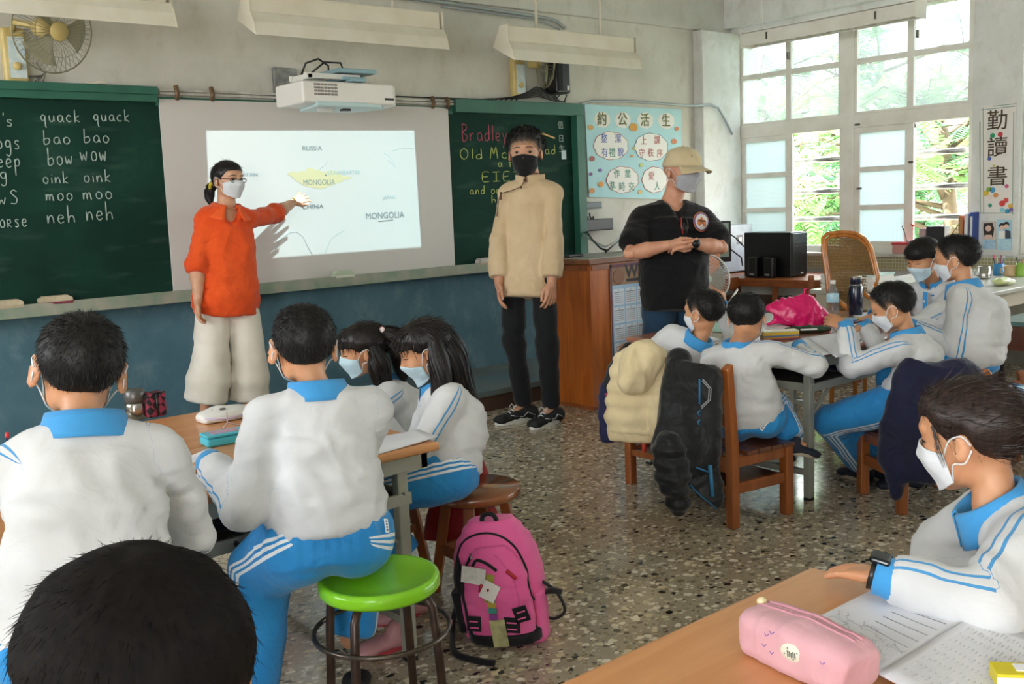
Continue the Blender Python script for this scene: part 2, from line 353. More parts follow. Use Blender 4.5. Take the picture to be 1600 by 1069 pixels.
# ================================================================ windows
_fj = [0]
def frame_bar(mb, y0, y1, z0, z1, x0=7.565, x1=7.625):
    _fj[0] += 1; e = .0011*(_fj[0] % 7); mb.bx(x0+e, x1-e, y0, y1, z0, z1)      # bars lap each other, never flush
def window(n, ya, yb, full):
    """one bay from yb (near the blackboard) down to ya: a fixed upper light over sliding sashes"""
    f = MB(); m = (ya+yb)/2-.03
    fr = f
    for (y0, y1, z0, z1) in ((ya, yb, 2.72, 2.76), (ya, yb, .80, .87), (yb-.05, yb, .8, 2.76), (ya, ya+.04, .8, 2.76), (m-.065, m+.065, .8, 2.76), (ya, yb, 1.835, 1.945)):
        frame_bar(fr, y0, y1, z0, z1, 7.56, 7.64)
    root = struct('window_%d' % n, f, M_WPAINT, bev=.006)
    for (a, b) in ((m+.065, yb-.05), (ya+.04, m-.065)):
        c = (a+b)/2-.01
        up = MB()
        for (y0, y1, z0, z1) in ((c-.02, c+.035, 1.945, 2.72), (a, b, 2.345, 2.39), (a, a+.02, 1.945, 2.72), (b-.025, b, 1.945, 2.72), (a, b, 1.945, 1.965)): frame_bar(up, y0, y1, z0, z1, 7.575, 7.62)
        up.build('upper_sash', M_WPAINT, root, bev=.004)
        for (y0, y1) in ((a+.01, c-.01), (c+.02, b-.01)):
            for (z0, z1) in ((1.955, 2.35), (2.38, 2.73)):
                MB().bx(7.595, 7.60, y0, y1, z0, z1).build('pane', G_HAZY, root)
        # frosted sliding sash on the blackboard side, open half on the other
        s0 = c-.03; zs = (.905, 1.165, 1.205, 1.475, 1.515, 1.80)
        sl = MB()
        for (y0, y1, z0, z1) in ((s0, s0+.075, .87, 1.835), (b-.05, b, .87, 1.835), (s0, b, .87, .905), (s0, b, 1.165, 1.205), (s0, b, 1.475, 1.515), (s0, b, 1.79, 1.835)): frame_bar(sl, y0, y1, z0, z1, 7.575, 7.61)
        sash = sl.build('sliding_sash', M_WPAINT, root, bev=.004)
        for k in range(3): MB().bx(7.588, 7.593, s0+.07, b-.045, zs[2*k]-.005, zs[2*k+1]+.005).build('pane', G_FROST, sash)
        for z in (1.09, 1.33, 1.60) if full else (1.1, 1.35, 1.6):
            MB().tube([(7.70, a-.03, z), (7.70, s0+.06, z)], .024, 10).build('safety_rail', M_STEEL, root)
    MB().bx(7.655, 7.70, ya, yb, .84, .865).build('track', mat('dark_track', '#2c2c2b', .5), root)
    return root
win = window(1, 3.57, 5.76, True)
window(2, 1.05, 3.21, False)
window(3, -1.6, .70, False)
struct('wall_right_rear_panel', MB().bx(XW, XW+.3, YB, -1.6, .8, 2.76), M_WALLW)
for (y, z) in ((5.19, 2.50), (4.02, 2.505)):
    MB().bx(7.555, 7.575, y-.006, y+.012, z-.03, z+.03).tube([(7.56, y, z-.02), (7.54, y, z), (7.56, y, z+.02)], .008, 6).build('catch', mat('old_brass', '#6b6459', .4, .7), win)
for (y, z) in ((4.50, 1.34), (4.52, 1.86), (4.05, 1.53)):
    MB().bx(7.552, 7.562, y-.012, y+.03, z-.008, z+.008).build('latch', MATS['old_brass'], win)
# corridor windows in the left wall, outside the picture
for k, (ya, yb) in enumerate(((-2.8, -.6), (2.4, 5.0))):
    f = MB(); zw = .85 if k == 0 else 1.6
    for (y0, y1, z0, z1) in ((ya, yb, zw, zw+.05), (ya, yb, 2.55, 2.6), (ya, ya+.05, zw, 2.55), (yb-.05, yb, zw, 2.55), ((ya+yb)/2-.04, (ya+yb)/2+.04, zw, 2.55)): f.bx(XL-.12, XL-.06, y0, y1, z0, z1)
    struct('window_%d' % (4+k), f, M_WPAINT)

# ================================================================ the garden beyond the windows
M_BARK = mat('bark', '#6b5a48', .9, noise=.8, nscale=12)
M_GROUND = mat('garden_ground', '#b5ab8c', .95, noise=.8, nscale=2, col2='#7e8a55')
struct('ground_garden', MB().bx(XW+.3, 30, -14, 26, -.9, -.8), M_GROUND)
def leafmat(nm, c1, c2):
    m = bpy.data.materials.new(nm); m.use_nodes = True; n = m.node_tree; b = n.nodes['Principled BSDF']; N = n.nodes.new; L = n.links.new
    g = N('ShaderNodeTexCoord'); t = N('ShaderNodeTexNoise'); t.inputs['Scale'].default_value = 2.5; L(g.outputs['Object'], t.inputs[0])
    r = ramp(N, [(.35, c2), (.65, c1)]); L(t.outputs[0], r.inputs[0]); L(r.outputs[0], b.inputs['Base Color']); b.inputs['Roughness'].default_value = .6
    tl = N('ShaderNodeBsdfTranslucent'); L(r.outputs[0], tl.inputs[0]); mx = N('ShaderNodeMixShader'); mx.inputs[0].default_value = .45
    L(b.outputs[0], mx.inputs[1]); L(tl.outputs[0], mx.inputs[2]); L(mx.outputs[0], n.nodes['Material Output'].inputs[0]); return m
LEAF = [leafmat('leaf_green', '#94b476', '#6c965c'), leafmat('leaf_yellow', '#d6c98c', '#a0b06c'), leafmat('leaf_blue_green', '#8cb896', '#6b9c7a')]
def tree(x, y, h, cr, nb, lm, label, seed, zlow=.3):
    rg = random.Random(seed); root = thing('tree', label, 'tree', (x, y, -.8), 0, 'trees outside the windows')
    t = MB(); tips = []
    top = Vector((x+rg.uniform(-.3, .3), y+rg.uniform(-.3, .3), h*.75))
    t.tube([(x, y, -.82), (x+.05, y, h*.3), top], [.11, .08, .04], 8)
    for i in range(nb):
        s = rg.random(); p0 = Vector((x, y, -.2)).lerp(top, .15+.85*s); a = rg.uniform(0, 6.283); r = cr*(.5+.5*rg.random())
        p1 = p0+Vector((math.cos(a)*r, math.sin(a)*r, rg.uniform(-.1, .5)*r)); mid = (p0+p1)/2+Vector((0, 0, .12*r))
        t.tube([p0, mid, p1], [.03, .018, .006], 5); tips += [(mid, p1)]*2
        for j in range(3):
            q = mid.lerp(p1, rg.random()); q2 = q+Vector((rg.uniform(-1, 1), rg.uniform(-1, 1), rg.uniform(-.4, .6)))*r*.45; t.tube([q, q2], [.01, .004], 4); tips += [(q, q2)]
    t.build('trunk', M_BARK, root)
    V = []; F = []
    for (a, b) in tips:
        for k in range(7):
            s = rg.random(); p = a.lerp(b, s); d = Vector((rg.gauss(0, 1), rg.gauss(0, 1), rg.gauss(-.15, .45))).normalized(); L_ = rg.uniform(.22, .42)
            sd = d.cross(Vector((0, 0, 1))).normalized()
            for i in range(9):              # a feathery frond of paired leaflets
                c = p+d*L_*(i+1)/9+Vector((0, 0, -.10*L_*(i/9)**2)); w = L_*.23*math.sin(math.pi*(i+1.5)/11)
                for sg in (-1, 1):
                    e = c+sd*sg*w+d*w*.35+Vector((0, 0, -w*.25)); o = len(V); wd = d*.011
                    V += [tuple(c-wd), tuple(c+wd), tuple(e+wd), tuple(e-wd)]; F.append((o, o+1, o+2, o+3))
    mb = MB(); mb.v = V; mb.f = F; mb.m = [0]*len(F); mb.sm = [False]*len(F)
    o = mb.build('foliage', LEAF[lm], root); o['kind'] = 'stuff'
tree(10.4, 7.1, 2.9, 1.5, 30, 0, 'feathery green tree outside the first sliding window by the corner', 1)
tree(10.0, 5.7, 2.5, 1.3, 26, 2, 'blue green feathery tree close outside the window with the rattan chair before it', 2)
tree(12.0, 6.4, 3.6, 1.8, 30, 1, 'pale yellow green tree rising behind the middle window post', 3)
tree(13.0, 9.3, 3.3, 1.9, 30, 1, 'yellowish tree farther back beyond the corner window', 4)
tree(9.7, 4.8, 2.9, 1.4, 26, 0, 'green tree with thin bare branches outside the window beside the column', 5)
tree(13.6, 7.7, 4.3, 2.0, 26, 2, 'tall pale tree at the back of the garden showing in the upper panes', 6)
# ================================================================ blackboard, whiteboard, ledge
M_GREEN = mat('board_frame_green', '#2f6a58', .5, noise=.5, nscale=6, col2='#255a4a')
def chalkboard():
    m, nt, b, N, L = node_mat('chalkboard_green'); g = N('ShaderNodeNewGeometry')
    a = N('ShaderNodeTexNoise'); a.inputs['Scale'].default_value = 1.5; a.inputs['Detail'].default_value = 7; a.inputs['Distortion'].default_value = 1.2; L(g.outputs['Position'], a.inputs[0])
    r = ramp(N, [(.38, '#0f3128'), (.62, '#153c31'), (.8, '#2a4c41')]); L(a.outputs[0], r.inputs[0])
    mp = N('ShaderNodeMapping'); mp.inputs['Scale'].default_value = (1.2, 1, 5); mp.inputs['Rotation'].default_value = (0, .5, 0); L(g.outputs['Position'], mp.inputs[0])
    s = N('ShaderNodeTexNoise'); s.inputs['Scale'].default_value = 2.4; s.inputs['Detail'].default_value = 9; L(mp.outputs[0], s.inputs[0]); sr = ramp(N, [(.55, (0, 0, 0, 1)), (.78, (.3, .3, .3, 1))]); L(s.outputs[0], sr.inputs[0])
    mx = N('ShaderNodeMixRGB'); L(sr.outputs[0], mx.inputs[0]); L(r.outputs[0], mx.inputs[1]); mx.inputs[2].default_value = srgb('#5f7a6e'); L(mx.outputs[0], b.inputs['Base Color']); b.inputs['Roughness'].default_value = .75; b.inputs['Specular IOR Level'].default_value = .2
    return m
M_CB = chalkboard()
YBd = 5.765                                   # face of the writing surface
board = thing('blackboard', 'long green chalkboard with chalk writing on the front wall behind the whiteboard', 'blackboard', (1.8, YF, .88))
MB().bx(-1.6, 5.50, YBd, YF-.002, .90, 2.0).build('writing_surface', M_CB, board)
MB().bx(-1.65, 2.22, 5.715, YF-.002, 2.0, 2.085).bx(-1.65, 2.22, 5.70, YF-.002, 2.04, 2.085).build('frame_top', M_GREEN, board, bev=.004)
MB().bx(2.22, 4.34, 5.75, YF-.002, 1.985, 2.035).build('frame_top', M_GREEN, board, bev=.003)
MB().bx(4.34, 5.585, 5.715, YF-.002, 1.995, 2.09).build('frame_top', M_GREEN, board, bev=.004)
MB().bx(5.50, 5.585, 5.70, YF-.002, .88, 2.0).build('frame_side', M_GREEN, board, bev=.004)
MB().bx(-1.65, 5.585, 5.66, YF-.002, .865, .905).bx(-1.65, 5.585, 5.655, 5.675, .855, .925).build('chalk_ledge', mat('ledge_green', '#6d8f79', .6, noise=.8, nscale=9, col2='#b9aaa0'), board, bev=.004)
for z in (2.052, 2.072):
    MB().bx(2.24, 4.36, 5.735, 5.75, z-.007, z+.007).build('rail', mat('pale_rail', '#cfcdc6', .4, noise=.4, nscale=12, col2='#a8a49c'), board, bev=.002)
M_CLAMP = mat('brown_clamp', '#7d6247', .45, .3, noise=.5, nscale=30)
for px in (275, 330, 675, 698):
    x = ony(px, 145 if px < 400 else 157, 5.73)[0]
    MB().tube([(x, 5.728, 2.02), (x, 5.71, 2.05), (x, 5.728, 2.095)], .014, 8).build('clamp', M_CLAMP, board)
MB().bx(-.02, .1, 5.755, 5.787, .79, .86).build('junction', mat('pale_box', '#b9b8ae', .5), board)
wbd = thing('whiteboard', 'large white magnetic board mounted over the middle of the chalkboard', 'whiteboard', (3.27, YBd, .92))
MB().add([(2.238, 5.748, 2.022), (2.225, 5.748, .912), (4.288, 5.748, .917), (4.295, 5.748, 2.028), (2.238, 5.762, 2.022), (2.225, 5.762, .912), (4.288, 5.762, .917), (4.295, 5.762, 2.028)],
         [(0, 1, 2, 3), (7, 6, 5, 4), (0, 4, 5, 1), (1, 5, 6, 2), (2, 6, 7, 3), (3, 7, 4, 0)]).build('panel', mat('whiteboard_enamel', '#cfcbc7', .7, spec=.1), wbd)

# ---- chalk handwriting: single-stroke letters, drawn as thin chalk lines
GL = {
 'a': [[(.42, .42), (.25, .5), (.08, .38), (.06, .16), (.2, .02), (.36, .12), (.42, .42), (.43, .12), (.5, .02)]],
 'b': [[(.1, 1.0), (.08, .5), (.06, .03), (.28, .02), (.43, .2), (.34, .42), (.1, .34)]],
 'c': [[(.4, .42), (.24, .5), (.08, .35), (.08, .14), (.24, .01), (.42, .08)]],
 'd': [[(.4, .38), (.22, .46), (.06, .3), (.08, .08), (.26, .02), (.4, .25), (.42, 1.0), (.44, .02)]],
 'e': [[(.08, .25), (.4, .3), (.34, .47), (.16, .47), (.06, .22), (.2, .01), (.42, .1)]],
 'f': [[(.4, .95), (.24, 1.0), (.16, .7), (.14, 0)], [(.02, .5), (.36, .5)]],
 'g': [[(.4, .44), (.2, .5), (.06, .3), (.18, .1), (.36, .2), (.4, .44), (.38, -.2), (.22, -.42), (.04, -.3)]],
 'h': [[(.08, 1.05), (.06, 0), (.12, .3), (.3, .44), (.42, .3), (.44, .02)]],
 'i': [[(.1, .46), (.1, .02)], [(.12, .66), (.12, .62)]],
 'k': [[(.1, .95), (.07, 0)], [(.4, .5), (.09, .22), (.42, .0)]],
 'l': [[(.12, .98), (.1, .02)]],
 'm': [[(.04, .46), (.04, 0), (.1, .36), (.2, .46), (.26, .34), (.27, .02), (.33, .36), (.44, .46), (.5, .3), (.54, .0)]],
 'n': [[(.06, .48), (.06, 0), (.14, .36), (.3, .47), (.4, .3), (.42, .02)]],
 'o': [[(.24, .5), (.08, .38), (.08, .12), (.25, .01), (.42, .15), (.4, .4), (.24, .5)]],
 'p': [[(.08, .48), (.06, -.45)], [(.07, .35), (.28, .5), (.42, .32), (.3, .08), (.08, .1)]],
 'q': [[(.4, .42), (.22, .5), (.06, .3), (.16, .08), (.34, .18), (.4, .42), (.36, -.3), (.44, -.42)]],
 'r': [[(.06, .46), (.08, 0)], [(.08, .26), (.24, .46), (.38, .42)]],
 's': [[(.38, .44), (.2, .5), (.1, .36), (.32, .2), (.28, .02), (.06, .04)]],
 'u': [[(.06, .48), (.08, .12), (.2, .01), (.36, .14), (.4, .48), (.42, .02)]],
 'w': [[(.03, .48), (.12, .02), (.26, .36), (.38, .02), (.5, .5)]],
 'y': [[(.06, .48), (.2, .12)], [(.4, .5), (.2, .0), (.06, -.4)]],
 'B': [[(.08, 1), (.06, 0), (.36, .06), (.44, .3), (.1, .52), (.4, .72), (.34, .98), (.02, .96)]],
 'O': [[(.3, 1), (.06, .75), (.06, .25), (.28, .0), (.54, .28), (.54, .75), (.3, 1)]],
 'M': [[(.0, 0), (.14, .95), (.28, .35), (.46, .98), (.56, 0)]],
 'D': [[(.08, 1), (.08, 0), (.4, .12), (.5, .55), (.34, .92), (.0, 1)]],
 'E': [[(.44, 1), (.08, .96), (.06, .04), (.44, .02)], [(.08, .5), (.36, .52)]],
 'I': [[(.05, .98), (.45, 1)], [(.25, .98), (.24, .02)], [(.05, .02), (.45, .02)]],
 'W': [[(.0, .95), (.14, .02), (.28, .7), (.42, .02), (.56, 1)]],
 'S': [[(.42, .9), (.24, 1), (.08, .8), (.4, .4), (.3, .05), (.02, .08)]],
 "'": [[(.1, 1.0), (.08, .82)]], '-': [[(0, .1), (.9, .0)]], '.': [[(.05, .05), (.08, .03)]],
 'R': [[(.06, .5), (.06, 0)], [(.06, .46), (.3, .48), (.3, .26), (.08, .24), (.36, 0)]],
}
def chalk(text, px, py, h_px, adv_px, mname, slope=None, w=.0034):
    """writes one line; (px,py) is the photo position of its baseline start"""
    P0 = ony(px, py, YBd-.002); P1 = ony(px, py-h_px, YBd-.002); h = P1[2]-P0[2]; Q = ony(px+adv_px, py, YBd-.002); adv = Q[0]-P0[0]
    rg = random.Random(text+str(px)); mb = MB(); x = P0[0]; z0 = P0[2]; n = len(text); ads = {'m': 1.25, 'w': 1.2, 'l': .5, 'i': .5, ' ': .9, "'": .3, 'M': 1.3, 'O': 1.25, 'W': 1.2, '-': 1.8}
    tot = sum(ads.get(c, 1) for c in text); unit = adv/tot
    for i, c in enumerate(text):
        for st in GL.get(c, []):
            pts = [Vector((x+a*unit*1.55, YBd-.002, z0+b*h+(slope or 0)*(x-P0[0])+rg.uniform(-.02, .02)*h)) for a, b in st]
            fine = []
            for k in range(len(pts)-1):
                p0, p1, p2, p3 = pts[max(k-1, 0)], pts[k], pts[k+1], pts[min(k+2, len(pts)-1)]
                for s in (0, .33, .66):
                    fine.append(.5*((2*p1)+(p2-p0)*s+(2*p0-5*p1+4*p2-p3)*s*s+(3*p1-p0-3*p2+p3)*s**3))
            fine.append(pts[-1]); fine = [Vector((f[0], YBd-.002, f[2])) for f in fine]
            wv = [w*rg.uniform(.7, 1.15) for _ in fine]
            if len(fine) > 1: mb.tube(fine, wv, 5)
        x += ads.get(c, 1)*unit
    return mb
CH_W = mat('white_chalk', '#c3cfc9', .9, noise=.9, nscale=220, col2='#6d8a80'); CH_Y = mat('yellow_chalk', '#d3d579', .9, noise=.9, nscale=220, col2='#7f9358'); CH_P = mat('pink_chalk', '#cf5b74', .9, noise=.9, nscale=220, col2='#7d4450')
for (t, px, py, hp, ad, m) in (
    ("k's", -12, 197, 21, 38, CH_W), ('quack', 63, 190, 21, 66, CH_W), ('quack', 146, 189, 20, 60, CH_W),
    ('ogs', -6, 233, 27, 42, CH_W), ('bao', 68, 225, 22, 46, CH_W), ('bao', 131, 223, 22, 44, CH_W),
    ('eep', -4, 262, 27, 40, CH_W), ('bow', 75, 258, 27, 44, CH_W), ('wow', 126, 252, 30, 46, CH_W),
    ('g', 0, 281, 24, 16, CH_W), ('oink', 67, 287, 20, 44, CH_W), ('oink', 131, 285, 21, 46, CH_W),
    ('wS', -4, 320, 22, 38, CH_W), ('moo', 72, 314, 22, 46, CH_W), ('moo', 130, 312, 23, 50, CH_W),
    ('oRse', 0, 356, 25, 46, CH_W), ('neh', 74, 350, 27, 48, CH_W), ('neh', 135, 345, 28, 46, CH_W),
    ('Bradley', 722, 220, 26, 74, CH_P), ('Old', 719, 249, 17, 38, CH_Y), ('McDonald', 766, 248, 19, 102, CH_Y), ('nad', 842, 241, 15, 28, CH_Y),
    ('a f', 778, 261, 14, 26, CH_Y), ('EIEIO', 753, 284, 15, 84, CH_Y), ('and on', 734, 304, 14, 50, CH_Y), ('ha', 768, 317, 12, 18, CH_Y), ('-', 774, 340, 8, 30, CH_Y)):
    if t == 'McDonald': t = 'McDo'; ad = 56
    chalk(t, px, py, hp, ad, m).build('chalk_writing', m, board, world=True)
def cjk(txt, x, z, size, m, parent, y=YBd-.003, name='lettering', rot=0, bold=0.0, normal=(0, -1, 0), right=(1, 0, 0), org=None):
    v, f = text_mesh(txt, size, .0015, bold=bold)
    o = org if org is not None else (x, y, z)
    r = Vector(right).normalized(); up = Vector((0, 0, 1)); u2 = up*math.cos(rot)+r*math.sin(rot); r2 = r*math.cos(rot)-up*math.sin(rot)
    T = frame_T(o, r2, u2); mb = MB(); mb.add(v, f, T); return mb.build(name, m, parent)
for c, px, py in (('值', 876, 200), ('日', 877, 221), ('生', 878, 237)):
    p = ony(px, py, YBd-.003); cjk(c, p[0], p[2], .062, CH_W, board, name='chalk_writing')
p = ony(881, 241, YBd-.004); MB().bx(p[0]-.02, p[0]+.025, YBd-.004, YBd, p[2]-.04, p[2]+.03).build('paper_slip', mat('slip_blue_white', '#cfe0e4', .6), board)
p = ony(888, 358, 5.69); MB().lathe([(0, 0), (.022, 0), (.022, .006), (0, .006)], 16, T=Matrix.Translation((p[0]-.04, 5.758, p[2])) @ Matrix.Rotation(R90, 4, 'X')).build('yellow_sticker', mat('sticker_yellow', '#c9b94e', .5), board)
# rod, erasers and bits on the ledge
a, b = ony(815, 197, 5.745), ony(866, 216, 5.745)
tag(MB().bar(a, b, .017, .012).build('wooden_pointer', mat('pale_yellow_wood', '#c9a763', .5), None), 'short yellow wooden pointer leaning on the chalkboard above the young man', 'pointer')
def eraser(px, py, w, label, c1, c2, rot=0, y=5.69):
    p = ony(px, py, y); z = .925
    t = thing('chalkboard_eraser', label, 'eraser', (p[0], y-.005, z), rot)
    pr = [(-w/2, 0), (w/2, 0), (w/2, .018), (w*.36, .032), (-w*.36, .032), (-w/2, .018)]
    T = Matrix.Rotation(R90, 4, 'X') @ Matrix.Translation((0, 0, -.03))
    MB().prism(pr, .06, T).build('handle', c1, t, world=False, bev=.003); MB().bx(-w/2, w/2, -.031, .031, -.013, .002).build('felt', c2, t, world=False, bev=.003)
E1 = mat('eraser_cream', '#cdbfa4', .8, noise=.6, nscale=20, col2='#a5987e'); E2 = mat('eraser_felt_red', '#8e4150', .95, noise=.5, nscale=40, col2='#6a2f3c'); E3 = mat('eraser_felt_tan', '#b9a98e', .95)
eraser(8, 481, .17, 'worn cream eraser at the far left end of the chalk ledge', E1, E3)
eraser(86, 471, .17, 'cream eraser with dark red felt on the chalk ledge', E1, E2, -.05)
eraser(535, 428, .14, 'pale green eraser on the ledge below the whiteboard', mat('eraser_pale_green', '#b6c6ae', .7), mat('eraser_felt_white', '#d8d9cb', .9))
eraser(756, 408, .13, 'dusty white eraser on the ledge beside the young man', mat('eraser_dusty', '#d9d2cb', .8, noise=.4, nscale=20), E3, .1)
p = ony(155, 128, 5.735); tag(MB().bx(p[0]-.02, p[0]+.03, 5.71, 5.74, 2.088, 2.105, None).bx(p[0]-.075, p[0]-.015, 5.715, 5.735, 2.087, 2.099).build('chalk_box', mat('crumpled_cream', '#cfc7b6', .8), None, bev=.003), 'small scrap of white packing lying on top of the chalkboard frame', 'scrap')

# ================================================================ the projected slide: real light from the projector, its picture painted on thin pieces
PRJ = Vector((3.30, 5.25, 1.90))
pm = thing('projected_map', 'projected map of Mongolia with place names on the whiteboard', 'projection', (3.27, 5.747, 1.06))
C_MAP = mat('projected_grey_paint', '#7b868a', .6); C_MAPL = mat('projected_pale_paint', '#a9bcbf', .6)
def lab(txt, px, py, hpx, m, wpx=None):
    p = ony(px, py, 5.7455); h = ony(px, py-hpx, 5.7455)[2]-p[2]; v, f = text_mesh(txt, h*1.38, .0008)
    x = [a[0] for a in v]; wd = max(x)-min(x); k = 1 if not wpx else (ony(px+wpx, py, 5.7455)[0]-p[0])/wd
    mb = MB(); mb.add([(a[0]*k, a[1], a[2]) for a in v], f, frame_T((p[0]+(wd*k/2 if False else 0), 5.7455, p[2]), (1, 0, 0), (0, 0, 1))); mb.build('map_label', m, pm)
lab('RUSSIA', 488, 235, 7, C_MAP, 30); lab('ULAANBAATAR', 538, 273, 7, C_MAPL, 49); lab('MONGOLIA', 499, 289, 9, C_MAP, 48); lab('KAZAKHSTAN', 373, 276, 6, C_MAPL, 60)
lab('CHINA', 489, 326, 7, C_MAP, 33); lab('JAPAN', 608, 311, 6, C_MAPL, 20); lab('MONGOLIA', 602, 341, 10, C_MAP, 58)
def patch(pts, m, name, y=5.7465):
    q = [ony(a, b, y) for a, b in pts]; n = len(q); mb = MB(); mb.prism([(c[0], c[2]) for c in q], .0008, Matrix(((1, 0, 0, 0), (0, 0, 1, y-.0004), (0, 1, 0, 0), (0, 0, 0, 1)))); return mb.build(name, m, pm)
patch([(448, 272), (453, 269), (459, 268), (465, 270), (470, 267), (477, 268), (480, 263), (486, 262), (491, 265), (498, 265), (503, 269), (511, 269), (516, 266), (524, 268), (528, 271), (533, 271), (535, 275), (545, 276), (551, 277), (545, 280), (538, 281), (533, 285), (526, 286), (520, 290), (511, 292), (505, 295), (497, 295), (489, 293), (482, 292), (473, 289), (467, 284), (460, 281), (456, 276)], mat('map_yellow', '#d3c99f', .8, spec=.1), 'country_shape')
patch([(591, 345.5), (614, 343.2), (614, 344.2), (591, 346.5)], C_MAP, 'underline', 5.7455)
mbp = MB(); p = ony(509, 274, 5.7455); mbp.lathe([(0, 0), (.006, 0), (.006, .0008), (0, .0008)], 10, T=Matrix.Translation((p[0], 5.7452, p[2])) @ Matrix.Rotation(R90, 4, 'X')); mbp.build('capital_dot', C_MAP, pm)
for ln in ([(600, 240), (607, 244), (614, 252), (618, 262), (612, 256), (606, 250)], [(430, 392), (436, 376), (452, 364), (463, 362), (474, 370), (480, 384), (488, 398)], [(508, 396), (516, 376), (524, 368), (538, 360)], [(500, 264), (508, 258), (512, 252)], [(612, 236), (626, 232), (646, 232)]):
    MB().tube([ony(a, b, 5.7462) for a, b in ln], .0012, 4).build('coastline', mat('map_line', '#a5c3c6', .6), pm)
sd = bpy.data.lights.new('projector_beam', 'SPOT'); sd.energy = 100.0; sd.spot_size = math.radians(165); sd.spot_blend = 0; sd.shadow_soft_size = .004
so = bpy.data.objects.new('projector_beam', sd); COL.objects.link(so); so.location = PRJ; so.rotation_euler = (R90, 0, 0)     # shines towards the wall (+Y)
sd.use_nodes = True; nt = sd.node_tree; em = nt.nodes['Emission']; N = nt.nodes.new; L = nt.links.new
tcn = N('ShaderNodeTexCoord'); spx = N('ShaderNodeSeparateXYZ'); L(tcn.outputs['Normal'], spx.inputs[0])
# direction (x, y, z) in the lamp's frame: x = room x, y = room z, -z = room y
def M_(op, a, b=None):
    n = N('ShaderNodeMath'); n.operation = op
    for i, q in enumerate((a, b)):
        if q is None: continue
        if isinstance(q, (int, float)): n.inputs[i].default_value = q
        else: L(q, n.inputs[i])
    return n.outputs[0]
nz = M_('MULTIPLY', spx.outputs[2], -1.0); dist = 5.748-PRJ.y
wx = M_('MULTIPLY', M_('DIVIDE', spx.outputs[0], nz), dist); wz = M_('MULTIPLY', M_('DIVIDE', spx.outputs[1], nz), dist)
corners = [ony(*q, 5.748) for q in ((322, 204), (647, 204), (658, 386), (331, 410))]
c0, c1, c2, c3 = [(c[0]-PRJ.x, c[2]-PRJ.z) for c in corners]
def side(a, b):                                 # >0 inside for a clockwise outline
    k = M_('SUBTRACT', M_('MULTIPLY', M_('SUBTRACT', wz, a[1]), b[0]-a[0]), M_('MULTIPLY', M_('SUBTRACT', wx, a[0]), b[1]-a[1]))
    return M_('LESS_THAN', k, 0.0)
ins = M_('MULTIPLY', M_('MULTIPLY', side(c0, c1), side(c1, c2)), M_('MULTIPLY', side(c2, c3), side(c3, c0)))
d2 = M_('ADD', M_('ADD', M_('MULTIPLY', wx, wx), M_('MULTIPLY', wz, wz)), dist*dist)
# undo the falloff so that the slide is evenly bright, as the projector's optics do
comp = M_('POWER', d2, 1.5)
PROJ_POWER = 0.15
L(M_('MULTIPLY', M_('MULTIPLY', ins, comp), PROJ_POWER), em.inputs['Strength'])
gr = N('ShaderNodeMapRange'); gr.inputs[1].default_value = c0[0]; gr.inputs[2].default_value = c1[0]; L(wx, gr.inputs[0])
rc = N('ShaderNodeValToRGB'); rc.color_ramp.elements[0].color = (.74, .96, 1, 1); rc.color_ramp.elements[1].color = (.62, .95, 1, 1); L(gr.outputs[0], rc.inputs[0]); L(rc.outputs[0], em.inputs['Color'])

# ---- the projector itself on its wall arm
pj = thing('projector', 'white short throw projector on a wall arm above the whiteboard', 'projector', (3.15, 5.3, 1.93))
x0, x1 = 2.815, 3.50
body = MB(); out = [(x0, 5.06), (x0+.03, 5.44), (x1, 5.50), (x1+.02, 5.16), (x1-.05, 5.08), (x0+.35, 5.02)]
out = [(x0, 5.12), (x0, 5.45), (x1-.12, 5.45), (x1-.02, 5.36), (x1-.02, 5.18), (x1-.08, 5.12)]
body.prism(out, .125, Matrix.Translation((0, 0, 1.955))); body.build('casing', mat('projector_white', '#e4e1dc', .35), pj, bev=.014, seg=3)
MB().prism([(x0+.08, 5.11), (x0+.14, 5.43), (x1-.2, 5.43), (x1-.1, 5.2), (x1-.16, 5.13), (x0+.28, 5.105)], .03, Matrix.Translation((0, 0, 1.937))).build('lower_shell', mat('projector_pale_blue', '#bcd5d8', .4), pj, bev=.008)
v = MB()
for i in range(4):
    for j in range(7): v.bx(x0+.075+j*.022, x0+.091+j*.022, 5.115, 5.121, 2.0+i*.018, 2.011+i*.018)
v.build('vent', mat('vent_grey', '#8d8783', .6), pj)['kind'] = 'stuff'
MB().bx(x1-.14, x1-.08, 5.112, 5.12, 1.985, 1.997).build('sensor', M_BLACK, pj)
MB().lathe([(.05, 0), (.06, .03), (0, .03)], 20, c=(3.03, 5.25, 1.925)).build('lens_housing', M_WHITEP, pj); MB().bx(3.12, 3.17, 5.2, 5.24, 1.925, 1.94).build('sensor', M_BLACK, pj)
MB().bx(2.89, 3.25, 5.2, 5.23, 2.105, 2.135).bx(2.89, 3.25, 5.38, 5.41, 2.105, 2.135).bx(2.9, 2.93, 5.2, 5.42, 2.10, 2.13).build('bracket', M_WHITEP, pj, bev=.002)
MB().bx(3.08, 3.34, 5.16, 5.44, 2.14, 2.165).bx(3.12, 3.28, 5.18, 5.4, 2.10, 2.12).bx(3.14, 3.24, 5.12, 5.2, 2.085, 2.10).build('mount_plate', mat('bluish_steel', '#8fb0ba', .4, .4), pj, bev=.003)
MB().bx(3.02, 3.10, 5.4, YF-.03, 2.10, 2.15).bx(2.98, 3.14, YF-.035, YF-.005+.0, 2.0, 2.24).build('wall_arm', M_STEEL, pj, bev=.004)
